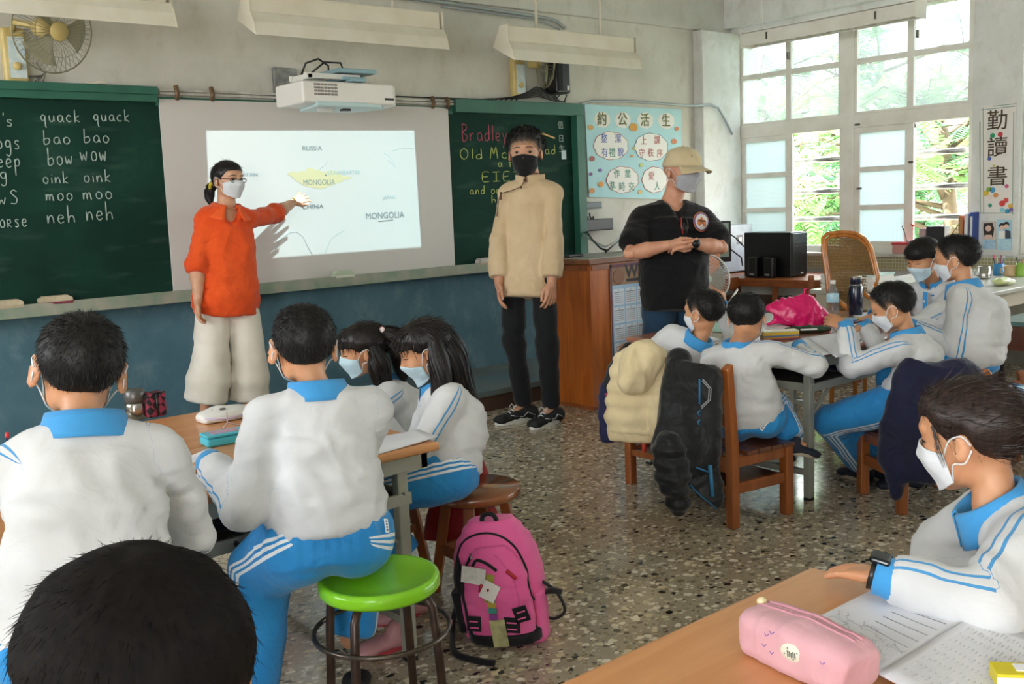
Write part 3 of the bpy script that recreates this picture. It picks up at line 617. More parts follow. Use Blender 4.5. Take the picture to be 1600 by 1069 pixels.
MB().tube([(2.96, 5.4, 2.13), (2.98, 5.36, 2.21), (3.05, 5.33, 2.235), (3.12, 5.34, 2.20), (3.14, 5.38, 2.15)], .006, 6).tube([(2.97, 5.3, 2.14), (3.06, 5.28, 2.21), (3.18, 5.3, 2.215), (3.22, 5.33, 2.16)], .006, 6).build('cable', M_BLACK, pj)
# ================================================================ lamps hung before the board
M_LAMP = mat('lamp_cream_metal', '#d9d3c3', .45, noise=.5, nscale=4, col2='#cbc3ae')
M_LAMPR = mat('lamp_reflector_cream', '#dcd8cb', .4, noise=.5, nscale=6, col2='#cfc9b6')
def board_lamp(xa, xb, y, z, label, rods=True, tilt=0):
    """an angled chalkboard lamp: channel on top, slanted reflector below towards the room"""
    t = thing('board_lamp', label, 'lamp', (xa, y, z), 0, 'long lamps over the blackboard'); L_ = xb-xa
    def sheet(prof, name, m, th=.004):
        P = np.array(prof); mb = MB()
        for i in range(len(P)-1):
            (y0, z0), (y1, z1) = P[i], P[i+1]; n = Vector((0, -(z1-z0), (y1-y0))).normalized()*th
            mb.add([(0, y0, z0), (L_, y0, z0), (L_, y1, z1), (0, y1, z1), (0, y0+n[1], z0+n[2]), (L_, y0+n[1], z0+n[2]), (L_, y1+n[1], z1+n[2]), (0, y1+n[1], z1+n[2])],
                   [(0, 1, 2, 3), (7, 6, 5, 4), (0, 4, 5, 1), (1, 5, 6, 2), (2, 6, 7, 3), (3, 7, 4, 0)])
        return mb.build(name, m, t, world=False)
    MB().bx(0, L_-.02, -.02, .06, .125, .225).build('channel', M_LAMP, t, world=False, bev=.006)
    sheet([(-.02, .125), (-.055, .07), (-.075, .0)], 'reflector', M_LAMPR)
    for x in (-.004, L_-.002):
        mb = MB(); mb.prism([(-.022, .23), (.06, .23), (.135, .105), (-.078, -.004), (-.057, .075), (-.022, .125)], .006, Matrix(((0, 0, 1, x), (1, 0, 0, 0), (0, 1, 0, 0), (0, 0, 0, 1))))
        mb.build('end_plate', M_LAMP, t, world=False)
    MB().tube([(.04, .05, .09), (L_-.04, .05, .09)], .016, 12).build('tube', mat('unlit_tube', '#e9ecec', .3), t, world=False)
    for k in (.25, .75): MB().tube([(L_*k, .04, .22), (L_*k, .04, ZC-z-.001)], .010 if rods else .006, 8).build('rod', M_LAMP, t, world=False)
    return t
board_lamp(.72, 2.06, 5.05, 2.286, 'cream board lamp at the top left above the wall fan')
board_lamp(2.49, 3.75, 5.05, 2.282, 'cream board lamp above the projector')
board_lamp(4.27, 5.47, 5.05, 2.252, 'cream board lamp hanging above the young man')
# window-side strip lamp
t = thing('ceiling_lamp', 'white trough lamp hanging in front of the upper panes', 'lamp', (7.02, 4.47, 2.535), 0)
mb = MB(); ya, yb = -.755, .755
mb.bx(-.075, -.068, ya, yb, .0, .11).bx(.068, .075, ya, yb, .0, .11).bx(-.075, .075, ya, yb, .10, .115)
mb.build('housing', M_WPAINT, t, world=False, bev=.003)
for y in (ya, yb): MB().bx(-.08, .08, y-.004, y+.004, -.004, .135).build('end_plate', M_WPAINT, t, world=False)
g = MB()
for k in range(26): g.bx(-.066, .066, ya+.05+k*.056, ya+.054+k*.056, .012, .03)
g.build('louvre', mat('louvre_white', '#cfcfc8', .5), t, world=False)['kind'] = 'stuff'
for y in (-.45, .5): MB().bx(-.084, -.076, y-.006, y+.006, .03, .085).build('clip', MATS['old_brass'], t, world=False)
for y in (-.6, .6): MB().tube([(0, y, .11), (0, y, ZC-2.535-.001)], .006, 6).build('rod', M_WPAINT, t, world=False)
MB().tube([(0, -.02, .06), (0, -.7, .06)], .016, 10).build('tube', MATS['unlit_tube'], t, world=False)

# ================================================================ wall fans, speaker, conduit
M_FANY = mat('aged_yellow_plastic', '#d2bc7d', .4, noise=.4, nscale=8, col2='#bda768'); M_WIRE = mat('fan_wire', '#8d8a72', .4, .3)
M_BLADE = mat('fan_blade', '#a7a58a', .3, alpha=.75)
def wall_fan(bx_, bz, hx, hz, hy, aim, label, R=.2):
    t = thing('wall_fan', label, 'fan', (bx_, YF, bz))
    MB().bx(bx_-.06, bx_+.06, YF-.065, YF-.002, bz-.13, bz+.16).build('housing', M_FANY, t, bev=.02, seg=3)
    MB().bx(bx_-.035, bx_+.045, YF-.07, YF-.064, bz-.10, bz+.11).build('control_panel', mat('panel_white_blue', '#dfe4e0', .4, noise=.7, nscale=40, col2='#a9cbd8'), t)
    MB().lathe([(.022, 0), (.02, .018), (0, .018)], 14, T=Matrix.Translation((bx_, YF-.068, bz-.04)) @ Matrix.Rotation(R90, 4, 'X')).build('knob', M_FANY, t)
    h = Vector((hx, hy, hz)); d = Vector(aim).normalized(); T = Matrix.Translation(h) @ d.to_track_quat('Z', 'Y').to_matrix().to_4x4()
    MB().tube([(bx_, YF-.04, bz+.13), (bx_, YF-.10, bz+.18), h-d*.06], .018, 8).build('neck', M_FANY, t)
    MB().lathe([(0, -.10), (.05, -.09), (.055, -.03), (.05, .0), (0, .0)], 16, T=T).build('motor', M_FANY, t)
    MB().lathe([(.05, .095), (.045, .102), (0, .106)], 20, T=T).build('badge', M_FANY, t)
    cg = MB()
    for k in range(44):
        a = 2*math.pi*k/44; c, s_ = math.cos(a), math.sin(a)
        cg.tube([T @ Vector((c*r, s_*r, z)) for r, z in ((.045, .095), (R*.6, .10), (R*.92, .07), (R, .035), (R*.85, -.01), (.06, -.03))], .0013, 3, cap=False)
    for r, z, q in ((R, .035, .004), (R*.6, .10, .0016)):
        cg.tube([T @ Vector((r*math.cos(a), r*math.sin(a), z)) for a in [2*math.pi*k/32 for k in range(33)]], q, 5, cap=False)
    cg.build('cage', M_WIRE, t)
    for b_ in range(3):
        a0 = b_*2.094
        MB().grid(lambda u, v: T @ Vector(((.03+u*(R*.82-.03))*math.cos(a0+(v-.5)*1.25*(.5+.5*u)), (.03+u*(R*.82-.03))*math.sin(a0+(v-.5)*1.25*(.5+.5*u)), .04+(v-.5)*.03)), 6, 6, .002).build('blade', M_BLADE, t)
    return t
p = ony(24, 92, 5.75); wall_fan(p[0], p[2]+.0, 1.62, 2.33, 5.55, (.25, -1, -.25), 'old cream wall fan at the top left above the chalkboard', .215)
p = ony(811, 125, 5.75); wall_fan(p[0], p[2], 5.03, 2.36, 5.57, (.75, -.6, -.1), 'old cream wall fan behind the right board lamp beside the speaker', .19)
p = ony(62, 118, 5.77)
tag(MB().tube([(p[0]-.02, 5.74, p[2]+.06), (p[0]+.02, 5.75, p[2]+.01), (p[0]-.03, 5.76, p[2]-.05), (p[0]+.02, 5.75, 2.09)], .004, 5).tube([(p[0]-.03, 5.76, 2.09), (p[0]-.02, 5.75, p[2]-.02), (p[0]+.03, 5.75, p[2]+.02), (p[0]+.01, 5.755, 2.09)], .004, 5).tube([(p[0]-.17, 5.75, 2.1), (p[0]-.1, 5.74, 2.11), (p[0], 5.75, 2.12)], .006, 6).build('power_cord', mat('grey_cord', '#6f6c64', .6), None), 'looped grey cord hanging from the left wall fan onto the chalkboard frame', 'cord')
t = thing('speaker', 'small black wall speaker over the right end of the chalkboard', 'speaker', (5.31, YF, 2.15))
MB().bx(5.235, 5.385, 5.63, 5.77, 2.15, 2.39).build('cabinet', M_BLACK, t, bev=.018, seg=3)
MB().bx(5.25, 5.30, 5.625, 5.632, 2.17, 2.37).build('grille', mat('speaker_grille', '#1e2023', .8), t, bev=.004); MB().bx(5.34, 5.36, 5.622, 5.632, 2.175, 2.205).build('badge', M_WHITEP, t)
MB().bx(5.27, 5.35, 5.76, YF-.002, 2.2, 2.32).build('bracket', M_BLACK, t)
rg = random.Random(4); mb = MB()
for k in range(7):
    z0 = 2.10+.012*k; mb.tube([(4.62+.05*k, 5.74, 2.098), (4.95+.02*k, 5.72, z0+.01), (5.12, 5.71+.004*k, z0+.03), (5.3, 5.72, z0), (5.42-.02*k, 5.735, 2.10)], .005, 5)
mb.tube([(5.3, 5.72, 2.11), (5.36, 5.70, 2.17), (5.42, 5.72, 2.15), (5.4, 5.73, 2.10)], .005, 5).tube([(3.4, 5.60, 2.04), (3.6, 5.70, 2.085), (4.1, 5.735, 2.09), (4.7, 5.735, 2.095)], .005, 5)
tag(mb.build('black_cables', M_BLACK, None), 'tangle of black cables lying on the chalkboard frame below the speaker', 'cables')
M_PIPE = mat('grey_conduit', '#9aa3a6', .4, .2)
def cpt(*q): return [tuple(ony(a, b, y)) for a, b, y in q]
tag(MB().tube(cpt((897, 172, 5.77), (905, 163, 5.76), (925, 158, 5.75), (980, 158, 5.75), (1078, 165, 5.67), (1110, 164, 5.67), (1122, 168, 5.67), (1132, 185, 5.67), (1144, 210, 5.68)), .011, 10).build('conduit', M_PIPE, None), 'grey conduit bending above the light blue poster to the window frame', 'pipe')
tag(MB().tube(cpt((560, -12, 5.73), (700, 5, 5.73), (822, 23, 5.73), (852, 28, 5.74), (870, 33, 5.76), (882, 44, 5.78)), .012, 8).tube([ony(690, 10, 5.735), ony(815, 27, 5.735), ony(850, 34, 5.75), ony(874, 46, 5.78)], .008, 8).build('conduit', M_PIPE, None), 'pair of thin grey pipes along the beam above the board lamps', 'pipe')
# ================================================================ light blue poster with cut-out lettering
po = thing('class_rules_poster', 'light blue handmade poster with Chinese class rules right of the chalkboard', 'poster', (6.22, YF, 1.36))
q = [ony(a, b, 5.79) for a, b in ((913, 163), (1064, 171), (1066, 312), (920, 308))]
MB().prism([(c[0], c[2]) for c in q], .004, Matrix(((1, 0, 0, 0), (0, 0, 1, 5.785), (0, 1, 0, 0), (0, 0, 0, 1)))).build('sheet', mat('poster_blue', '#b9e0e6', .7, noise=.5, nscale=4, col2='#a9d6de'), po)
def disc(px, py, rpx, m, par, name='cutout', y=5.783, lumps=0, ry=None, th=.002):
    c = ony(px, py, y); r = abs(ony(px+rpx, py, y)[0]-c[0]); r2 = abs(ony(px, py-rpx, y)[2]-c[2])*(ry or 1); n = 40 if lumps else 18; o = []
    for k in range(n):
        a = 2*math.pi*k/n; f = 1+(.07*abs(math.sin(a*lumps/2)) if lumps else 0); o.append((c[0]+r*f*math.cos(a), c[2]+r2*f*math.sin(a)))
    return MB().prism(o, th, Matrix(((1, 0, 0, 0), (0, 0, 1, y-th), (0, 1, 0, 0), (0, 0, 0, 1)))).build(name, m, par)
M_CUT = mat('cutout_white', '#ecebe6', .7); M_KHAKI = mat('khaki_letter', '#77794f', .7)
for c, px in (('約', 941), ('公', 973), ('活', 1008), ('生', 1041)):
    disc(px, 187+(px-941)*.02, 12, M_CUT, po, lumps=7, y=5.7845); p = ony(px, 194+(px-941)*.02, 5.779); cjk(c, p[0], p[2], .115, M_KHAKI, po, y=5.779, bold=.0012)
INK = {'b': mat('ink_blue', '#5468b4', .6), 'r': mat('ink_red', '#b35757', .6), 'g': mat('ink_green', '#3f8a78', .6), 'n': mat('ink_navy', '#57648a', .6)}
for (px, py, rx, ry, ec, rows) in ((955, 228, 25, .82, 'r', [('整', 944, 222, 'b'), ('潔', 966, 222, 'b'), ('有', 945, 244, 'b'), ('禮', 957, 244, 'g'), ('貌', 970, 243, 'b')]),
                                   (1018, 230, 24, .85, 'n', [('上', 1006, 225, 'r'), ('課', 1027, 224, 'r'), ('守', 1003, 245, 'r'), ('秩', 1017, 244, 'r'), ('序', 1031, 245, 'r')]),
                                   (973, 281, 23, .85, 'r', [('作', 964, 277, 'g'), ('業', 981, 277, 'g'), ('準', 957, 296, 'g'), ('時', 972, 297, 'g'), ('交', 987, 297, 'g')]),
                                   (1023, 281, 18, 1.05, 'r', [('愛', 1018, 280, 'r'), ('人', 1027, 296, 'g')])):
    disc(px, py, rx+.8, INK[ec], po, lumps=9, ry=ry, y=5.7842-px*2e-6, th=.001); disc(px, py, rx, M_CUT, po, lumps=9, ry=ry, y=5.7825-px*1e-6, th=.0012)
    for c, a, b, ik in rows: p = ony(a, b, 5.779); cjk(c, p[0], p[2], .078, INK[ik], po, y=5.779)
for px, py, r, c in ((990, 199, 6, '#d59a3f'), (923, 199, 4, '#d8a868'), (1057, 201, 3, '#c97f52'), (1053, 221, 4, '#c9825b'), (925, 248, 4, '#a4605a'), (987, 244, 2, '#c78a4e'), (939, 288, 4, '#d9964c'), (925, 298, 4, '#cf8f58'), (923, 272, 2.5, '#8d5b93'), (938, 266, 2.5, '#7a63a8'), (1000, 300, 3, '#d9b869'), (1046, 262, 3, '#d4b04e'), (990, 232, 2, '#d9c14e'), (1002, 258, 3, '#c3cf8a')):
    disc(px, py, r, mat('sticker_'+c[1:], c, .6), po, 'sticker', lumps=5, y=5.7795)
# ================================================================ hanging scroll and photos on the column, 'study hard'
XC = XW-.024
sc = thing('study_banner', 'white vertical banner with three large Chinese characters on the column', 'banner', (XC, 3.37, 1.09))
def xq(px, py, x=XC): return onx(px, py, x)
def xprism(pts, m, par, name, x=XC, th=.002):
    qs = [xq(a, b, x) for a, b in pts]
    return MB().prism([(c[1], c[2]) for c in qs], th, Matrix(((0, 0, 1, x-th), (1, 0, 0, 0), (0, 1, 0, 0), (0, 0, 0, 1)))).build(name, m, par)
xprism([(1533, 166), (1588, 160), (1584, 336), (1531, 334)], mat('banner_paper', '#e9e4de', .7), sc, 'sheet')
C_BR = mat('banner_brown_ink', '#4a3a24', .7); C_TEAL = mat('banner_teal_line', '#4d8f80', .6)
for c, py in (('勤', 200), ('讀', 242), ('書', 287)):
    p = xq(1558, py, XC-.004); v, f = text_mesh(c, .155, .0015, bold=.0008); mb = MB(); mb.add(v, f, frame_T(p, (0, -1, 0), (0, 0, 1))); mb.build('lettering', C_BR, sc)
for a, b in (((1532, 172), (1586, 166)), ((1551, 166), (1588, 162)), ((1536, 168), (1537, 334)), ((1584, 175), (1582, 336)), ((1533, 333), (1584, 333)), ((1531, 190), (1532, 334))):
    MB().bar(xq(*a, XC-.003), xq(*b, XC-.003), .003, .004).build('border_line', C_TEAL, sc)
def xdisc(px, py, r, c, par, x=XC-.003, lumps=0, name='paper_flower'):
    o = xq(px, py, x); n = 20; pr = [(o[1]+r*(1+(.25*abs(math.sin(lumps*k*math.pi/n)) if lumps else 0))*math.cos(2*math.pi*k/n), o[2]+r*math.sin(2*math.pi*k/n)) for k in range(n)]
    MB().prism(pr, .002, Matrix(((0, 0, 1, x-.002), (1, 0, 0, 0), (0, 1, 0, 0), (0, 0, 0, 1)))).build(name, mat('paper_'+c[1:], c, .6), par)
for px, py, r, c in ((1551, 212, .018, '#2f9a6a'), (1563, 210, .018, '#d0343f'), (1546, 248, .014, '#4a63b8'), (1553, 259, .008, '#e0c766'), (1573, 291, .014, '#d45a92'), (1547, 321, .014, '#2f9a78'), (1541, 302, .02, '#e0c043'), (1551, 297, .02, '#4a9ed0'), (1556, 305, .018, '#df9a5e'), (1545, 296, .018, '#8ab858'), (1547, 308, .016, '#ecd7d3'),
                    (1566, 318, .022, '#d84444'), (1572, 313, .018, '#dd5a50'), (1579, 322, .018, '#e2b34d'), (1566, 328, .018, '#8ccbd8'), (1574, 330, .018, '#3a8fb5'), (1580, 328, .016, '#8a6fb0')):
    xdisc(px, py, r, c, sc)
def photo(px0, py0, px1, py1, label, top, bot, skin, hair, couple):
    t = thing('photograph', label, 'photo', xq((px0+px1)/2, py1, XC))
    xprism([(px0, py0), (px1, py0+1), (px1, py1), (px0, py1)], mat('photo_bg_'+top[1:], top, .4), t, 'print')
    xprism([(px0+.5, (py0+2*py1)/3), (px1-.5, (py0+2*py1)/3), (px1-.5, py1-.5), (px0+.5, py1-.5)], mat('photo_low_'+bot[1:], bot, .4, noise=.9, nscale=60, col2='#dcebf2'), t, 'print_area', XC-.003)
    cx = (px0+px1)/2
    if not couple:
        xprism([(cx-8, py0+4), (cx+5, py0+3), (cx+8, py0+12), (cx+6, py0+26), (cx-7, py0+26), (cx-9, py0+12)], mat('photo_hair', '#2c211f', .5), t, 'print_area', XC-.0045)
        xdisc(cx-1, py0+12, .022, skin, t, XC-.007, name='print_area'); xprism([(cx-6, py0+22), (cx+4, py0+22), (cx+6, py0+28), (cx-8, py0+28)], mat('paper_'+skin[1:], skin, .6), t, 'print_area', XC-.0065)
    else:
        for dx, dy in ((-4, 12), (3, 10)): xdisc(cx+dx, py0+dy-2, .021, '#2c211f', t, XC-.005, name='print_area'); xdisc(cx+dx, py0+dy+1, .017, skin, t, XC-.007, name='print_area')
        xprism([(cx-9, py0+18), (cx+1, py0+18), (cx+1, py0+30), (cx-10, py0+30)], MATS['cutout_white'], t, 'print_area', XC-.0055); xprism([(cx+1, py0+16), (cx+9, py0+18), (cx+10, py0+30), (cx+1, py0+30)], mat('photo_dark', '#3a4050', .5), t, 'print_area', XC-.0055)
photo(1535, 345, 1556, 390, 'portrait photo print of a dark-haired woman in blue on the column', '#cfc7c0', '#6aa7cf', '#e3bfae', '#2c211f', False)
photo(1558, 343, 1581, 391, 'photo print of a couple taped beside the portrait on the column', '#a9d2e4', '#8fc9de', '#e3bfae', '#2c211f', True)
# ================================================================ furniture
W_ORANGE = wood('podium_orange_wood', '#c46c26', '#9c4f14', .35, 2, 1.0, .3)
W_TABLE = wood('table_laminate', '#cf9563', '#bd804c', .32, 0, .8, .25)
W_TABLER = wood('old_red_table_laminate', '#a97460', '#8f5a48', .2, 0, .8, .4)
W_CHAIR = wood('chair_varnished_wood', '#a05a28', '#7a3f18', .3, 2, 1.1, .4)
W_SEAT = wood('chair_seat_wood', '#6f4028', '#553020', .3, 0, 1.1, .4)
W_DESK = wood('computer_desk_wood', '#a05e30', '#7f4520', .4, 0, 1, .2)
W_LIP = wood('table_edge_wood', '#b98350', '#94602f', .4, 0, 1, .2)
M_GREYM = mat('grey_green_steel', '#a3a497', .45, .1, noise=.5, nscale=7, col2='#8e8f82')
M_FOOT = mat('black_foot', '#1d1c1b', .6)

def table(x0, x1, y0, y1, z, label, wtop, split=None, strips=()):
    t = thing('classroom_table', label, 'table', ((x0+x1)/2, (y0+y1)/2, 0))
    ys = [y0, y1] if not split else [y0, split-.004, split+.004, y1]
    for k in range(0, len(ys), 2):
        MB().bx(x0, x1, ys[k], ys[k+1], z-.026, z).build('tabletop', wtop, t, bev=.011, seg=3)
    MB().bx(x0+.03, x1-.03, y0+.03, y0+.055, z-.075, z-.026).bx(x0+.03, x1-.03, y1-.055, y1-.03, z-.075, z-.026).bx(x0+.03, x0+.055, y0+.03, y1-.03, z-.075, z-.026).bx(x1-.055, x1-.03, y0+.03, y1-.03, z-.075, z-.026).build('apron', M_GREYM, t, bev=.002)
    sh = MB().bx(x0+.10, x1-.10, y0+.05, y1-.05, z-.165, z-.158); sh.build('shelf', mat('shelf_dark_steel', '#5c5a52', .4, .2), t)
    MB().bx(x0+.09, x1-.09, y0+.035, y0+.05, z-.175, z-.14).bx(x0+.09, x0+.10, y0+.05, y1-.05, z-.175, z-.14).bx(x1-.10, x1-.09, y0+.05, y1-.05, z-.175, z-.14).bx(x0+.09, x1-.09, y1-.05, y1-.035, z-.175, z-.14).build('shelf_lip', M_GREYM, t, bev=.002)
    for x in (x0+.10, x1-.115):
        for y in (y0+.04, y1-.075):
            MB().bx(x-.018, x+.018, y, y+.035, .012, z-.026).build('leg', M_GREYM, t, bev=.004)
            MB().bx(x-.017, x+.017, y+.001, y+.034, 0, .012).build('leg_cap', M_FOOT, t)
        MB().bx(x-.014, x+.014, y0+.07, y1-.07, .11, .135).build('crossbar', M_GREYM, t, bev=.003)
        MB().bar((x, y0+.06, z-.30), (x+(.18 if x < (x0+x1)/2 else -.18), y0+.06, z-.165), .014, .01).build('brace', M_GREYM, t)
        for q in (z-.06, z-.14): MB().ball((x, y0+.036, q), .006, 8).build('bolt', M_STEEL, t)
    return t
TZ = .66
table(.30, 1.665, 2.345, 3.40, TZ, 'wood-topped table with grey steel frame before the two boys on the left', W_TABLE, 2.87)
table(3.585, 5.05, 2.375, 3.42, TZ, 'reddish table with grey steel legs and many school things near the window', W_TABLER, 2.9)
table(.62, 1.545, .10, 1.015, TZ, 'nearest wooden table with the pink pencil case on it', W_TABLE)

# ---- podium
pd = thing('teacher_podium', 'tall orange-brown wooden podium desk with a calendar taped to its front', 'podium', (5.0, 4.8, 0))
MB().bx(4.41, 5.72, 4.50, 4.92, .02, .945).build('cabinet', W_ORANGE, pd, bev=.004)
MB().bx(4.405, 5.725, 4.495, 4.925, 0, .022).build('plinth', W_CHAIR, pd)
MB().bx(4.385, 5.745, 4.475, 4.945, .94, .972).build('top_edge', wood('podium_edge', '#8a532c', '#6b3c1c', .4, 0), pd, bev=.004)
MB().bx(4.395, 5.735, 4.485, 4.935, .972, .978).build('top_mat', mat('podium_green_top', '#8f9a92', .4, noise=.6, nscale=5, col2='#9c8a7b'), pd)
MB().bx(4.425, 4.85, 4.494, 4.50, .90, .935).bx(4.404, 4.41, 4.52, 4.9, .90, .935).build('moulding', W_CHAIR, pd, bev=.002)
cal = thing('wall_calendar', 'light blue year calendar poster on the podium front beside the man in black', 'calendar', (4.8, 4.5, .3))
MB().bx(4.585, 5.06, 4.492, 4.4935, .30, .925).build('sheet', mat('calendar_blue', '#a9cbe4', .6), cal)
MB().bx(4.585, 5.06, 4.4905, 4.492, .79, .925).build('header', mat('calendar_kraft', '#a98a6c', .7, noise=.5, nscale=9, col2='#7d5a48'), cal)
MB().bx(4.585, 4.60, 4.4903, 4.4905, .30, .925).bx(4.585, 5.06, 4.4903, 4.4905, .905, .925).build('border', mat('calendar_purple', '#6e4653', .7), cal)
MB().lathe([(0, 0), (.052, 0), (.05, .001), (0, .001)], 24, T=Matrix.Translation((4.66, 4.4905, .845)) @ Matrix.Rotation(R90, 4, 'X')).build('round_badge', mat('badge_cream', '#d8c3a8', .6), cal)
MB().lathe([(.044, 0), (.052, 0), (.052, .002), (.044, .002)], 24, T=Matrix.Translation((4.66, 4.4903, .845)) @ Matrix.Rotation(R90, 4, 'X')).build('badge_ring', mat('badge_ring', '#8a5f45', .6), cal)
v, f = text_mesh('WHEN', .115, .001, bold=.003, align='LEFT'); mb = MB(); mb.add(v, f, frame_T((4.725, 4.4895, .835), (1, 0, 0), (0, 0, 1))); mb.build('lettering', mat('cal_black', '#1b1a1a', .6), cal)
MB().bx(4.735, 5.0, 4.4895, 4.4905, .805, .825).build('caption_bar', MATS['cal_black'], cal)
for r in range(4):
    for c in range(4):
        x0 = 4.61+c*.112; z1 = .765-r*.118
        p_ = MB().bx(x0, x0+.10, 4.4905, 4.492, z1-.105, z1).build('month_panel', mat('month_white', '#dfe9f2', .6), cal)
        d = MB(); dr = MB()
        for i in range(5):
            for j in range(7):
                (dr if j in (0,) or (i == 4 and j > 3) else d).bx(x0+.010+j*.0122, x0+.016+j*.0122, 4.4898, 4.4905, z1-.038-i*.013, z1-.033-i*.013)
        for j in range(7): d.bx(x0+.009+j*.0122, x0+.018+j*.0122, 4.4898, 4.4905, z1-.026, z1-.020)
        q = d.build('date_grid', mat('cal_grey_ink', '#6d7480', .6), p_); q['kind'] = 'stuff'; q = dr.build('red_dates', mat('cal_red_ink', '#c76a72', .6), p_); q['kind'] = 'stuff'
        v, f = text_mesh(str(r*4+c+1), .02, .0006); mb = MB(); mb.add(v, f, frame_T((x0+.05, 4.4898, z1-.016), (1, 0, 0), (0, 0, 1))); mb.build('month_number', MATS['cal_grey_ink'], p_)
p = onz(911, 388, .978); tag(MB().bx(4.42+.02, 4.58, 4.72, 4.765, .9785, .996).build('remote_control', M_BLACK, None, bev=.006), 'black remote control on the left corner of the podium top', 'remote')
tag(MB().tube([(4.88, 4.8, .99), (5.02, 4.78, .99), (5.04, 4.78, .99)], [.010, .010, .004], 8).build('marker_pen', M_WHITEP, None), 'white marker pen lying on the podium top', 'pen')
# ---- wall electronics right of the board
el = thing('network_box', 'black amplifier box on the wall below the blue poster', 'electronics', (5.6, YF, 1.15))
p0, p1 = ony(908, 362, 5.74), ony(954, 341, 5.74)
MB().bx(p0[0], p1[0], 5.71, 5.792, p0[2], p1[2]).build('casing', M_BLACK, el, bev=.006)
for i in range(5): MB().tube([(p0[0]+.03+.03*i, 5.75, p1[2]-.005), (p0[0]+.03+.03*i, 5.75, p1[2]+.025)], .006, 6).build('knob', M_BLACK, el)
p2, p3 = ony(913, 327, 5.75), ony(939, 315, 5.75)
tag(MB().bx(p2[0], p3[0], 5.74, 5.795, p2[2], p3[2]).bx(p2[0]+.01, p3[0]-.01, 5.735, 5.741, p2[2]+.01, p3[2]-.01).build('network_switch', mat('switch_grey', '#5d676b', .4), None, bev=.004), 'small grey switch box on the wall above the black amplifier', 'electronics')
p4 = ony(914, 358, 5.76); tag(MB().bx(p4[0]-.05, p4[0]+.02, 5.745, 5.795, p4[2]-.04, p4[2]+.035).build('wall_socket', mat('socket_green_grey', '#4f6b68', .4), None, bev=.004), 'grey green socket box at the left of the black amplifier', 'socket')
def W_(pts, y, r, label, m=M_BLACK):
    return tag(MB().tube([ony(a, b, yy) for a, b, yy in pts], r, 6).build('cable', m, None), label, 'cable')
W_([(913, 330, 5.73), (908, 320, 5.72), (912, 311, 5.75), (917, 318, 5.735)], 0, .006, 'black cable looping beside the small grey switch box')
W_([(911, 366, 5.70), (925, 376, 5.6), (945, 386, 5.3), (962, 378, 5.4), (974, 362, 5.6)], 0, .008, 'pale grey cable drooping below the black amplifier', mat('pale_cable', '#b9c0bf', .5))
W_([(921, 333, 5.75), (922, 340, 5.75), (930, 344, 5.76)], 0, .006, 'short black cable between switch and amplifier')
W_([(915, 360, 5.74), (925, 374, 5.5), (938, 388, 5.0), (950, 392, 4.8)], 0, .007, 'black cable running from the wall down to the podium')
W_([(946, 394, 4.75), (958, 384, 4.78), (975, 370, 5.2), (982, 358, 5.6)], 0, .006, 'thin black cable rising from the podium behind the man')

# ---- computer corner
cd = thing('computer_desk', 'low wooden computer desk in the corner below the window', 'desk', (6.95, 4.9, 0))
MB().bx(6.72, 7.42, 4.42, 5.66, .625, .65).build('top', W_DESK, cd, bev=.004)
MB().bx(6.72, 6.745, 4.42, 5.66, .585, .625).bx(6.72, 7.42, 4.42, 4.445, .585, .625).build('apron', W_DESK, cd, bev=.003)
for x in (6.74, 7.36):
    for y in (4.44, 5.60): MB().bx(x-.02, x+.03, y-.02, y+.03, 0, .6).build('leg', W_DESK, cd, bev=.003)
MB().bx(6.76, 7.4, 4.45, 5.6, .42, .44).build('shelf', W_DESK, cd)
MB().bx(6.74, 6.76, 4.74, 4.79, 0, .6).build('leg', W_DESK, cd, bev=.003)
for k in range(3):
    tag(MB().lathe([(.022, 0), (.03, .075), (.024, .075), (.018, .01), (0, .01)], 12, c=(6.80, 4.52+.075*k, .44)).build('green_cup', mat('dark_green_cup', '#255a41', .4), None), ['right', 'middle', 'left'][k]+'most of three dark green cups on the computer desk shelf' if k != 1 else 'middle one of three dark green cups on the computer desk shelf', 'cup', 'green cups under the computer')
tw = thing('computer_tower', 'black desktop computer tower on the low wooden desk', 'computer', (7.0, 4.85, .65))
MB().bx(6.90, 7.12, 4.72, 5.18, .65, 1.015).build('case', M_BLACK, tw, bev=.008)
MB().bx(6.91, 7.11, 4.708, 4.722, .66, 1.005).build('front_panel', mat('tower_front', '#1d2024', .25), tw, bev=.004)
for z in (.90, .93, .96): MB().bx(6.93, 7.09, 4.704, 4.709, z, z+.004).build('drive_line', mat('tower_line', '#3c4046', .3), tw)
MB().bx(7.02, 7.05, 4.704, 4.709, .675, .685).build('badge', M_WHITEP, tw)
for k, y in enumerate((4.87, 5.02)):
    s = thing('computer_speaker', ('right' if k == 0 else 'left')+' one of two small black loudspeakers before the computer tower', 'speaker', (6.82, y, .65))
    MB().bx(6.79, 6.86, y-.045, y+.045, .65, .82).build('cabinet', M_BLACK, s, bev=.015, seg=3); MB().bx(6.783, 6.792, y-.02, y+.02, .67, .685).build('badge', mat('speaker_silver', '#9fa4a8', .3, .6), s)
mo = thing('monitor', 'computer monitor partly hidden behind the man in black', 'monitor', (6.7, 5.45, .65))
p0 = onx(1103, 405, 6.62); p1 = onx(1131, 360, 6.62)
T = Matrix.Translation((6.60, 5.42, .95)) @ Matrix.Rotation(-.75, 4, 'Z')
MB().bx(-.27, .27, -.015, .02, -.17, .17, T).build('screen_frame', M_BLACK, mo, bev=.006); MB().bx(-.25, .25, -.018, -.014, -.13, .155, T).build('screen', mat('screen_grey', '#9eb3ac', .2), mo)
MB().bx(-.03, .03, 0, .05, -.30, -.1, T).bx(-.12, .12, -.08, .1, -.30, -.285, T).build('stand', M_BLACK, mo, bev=.005)
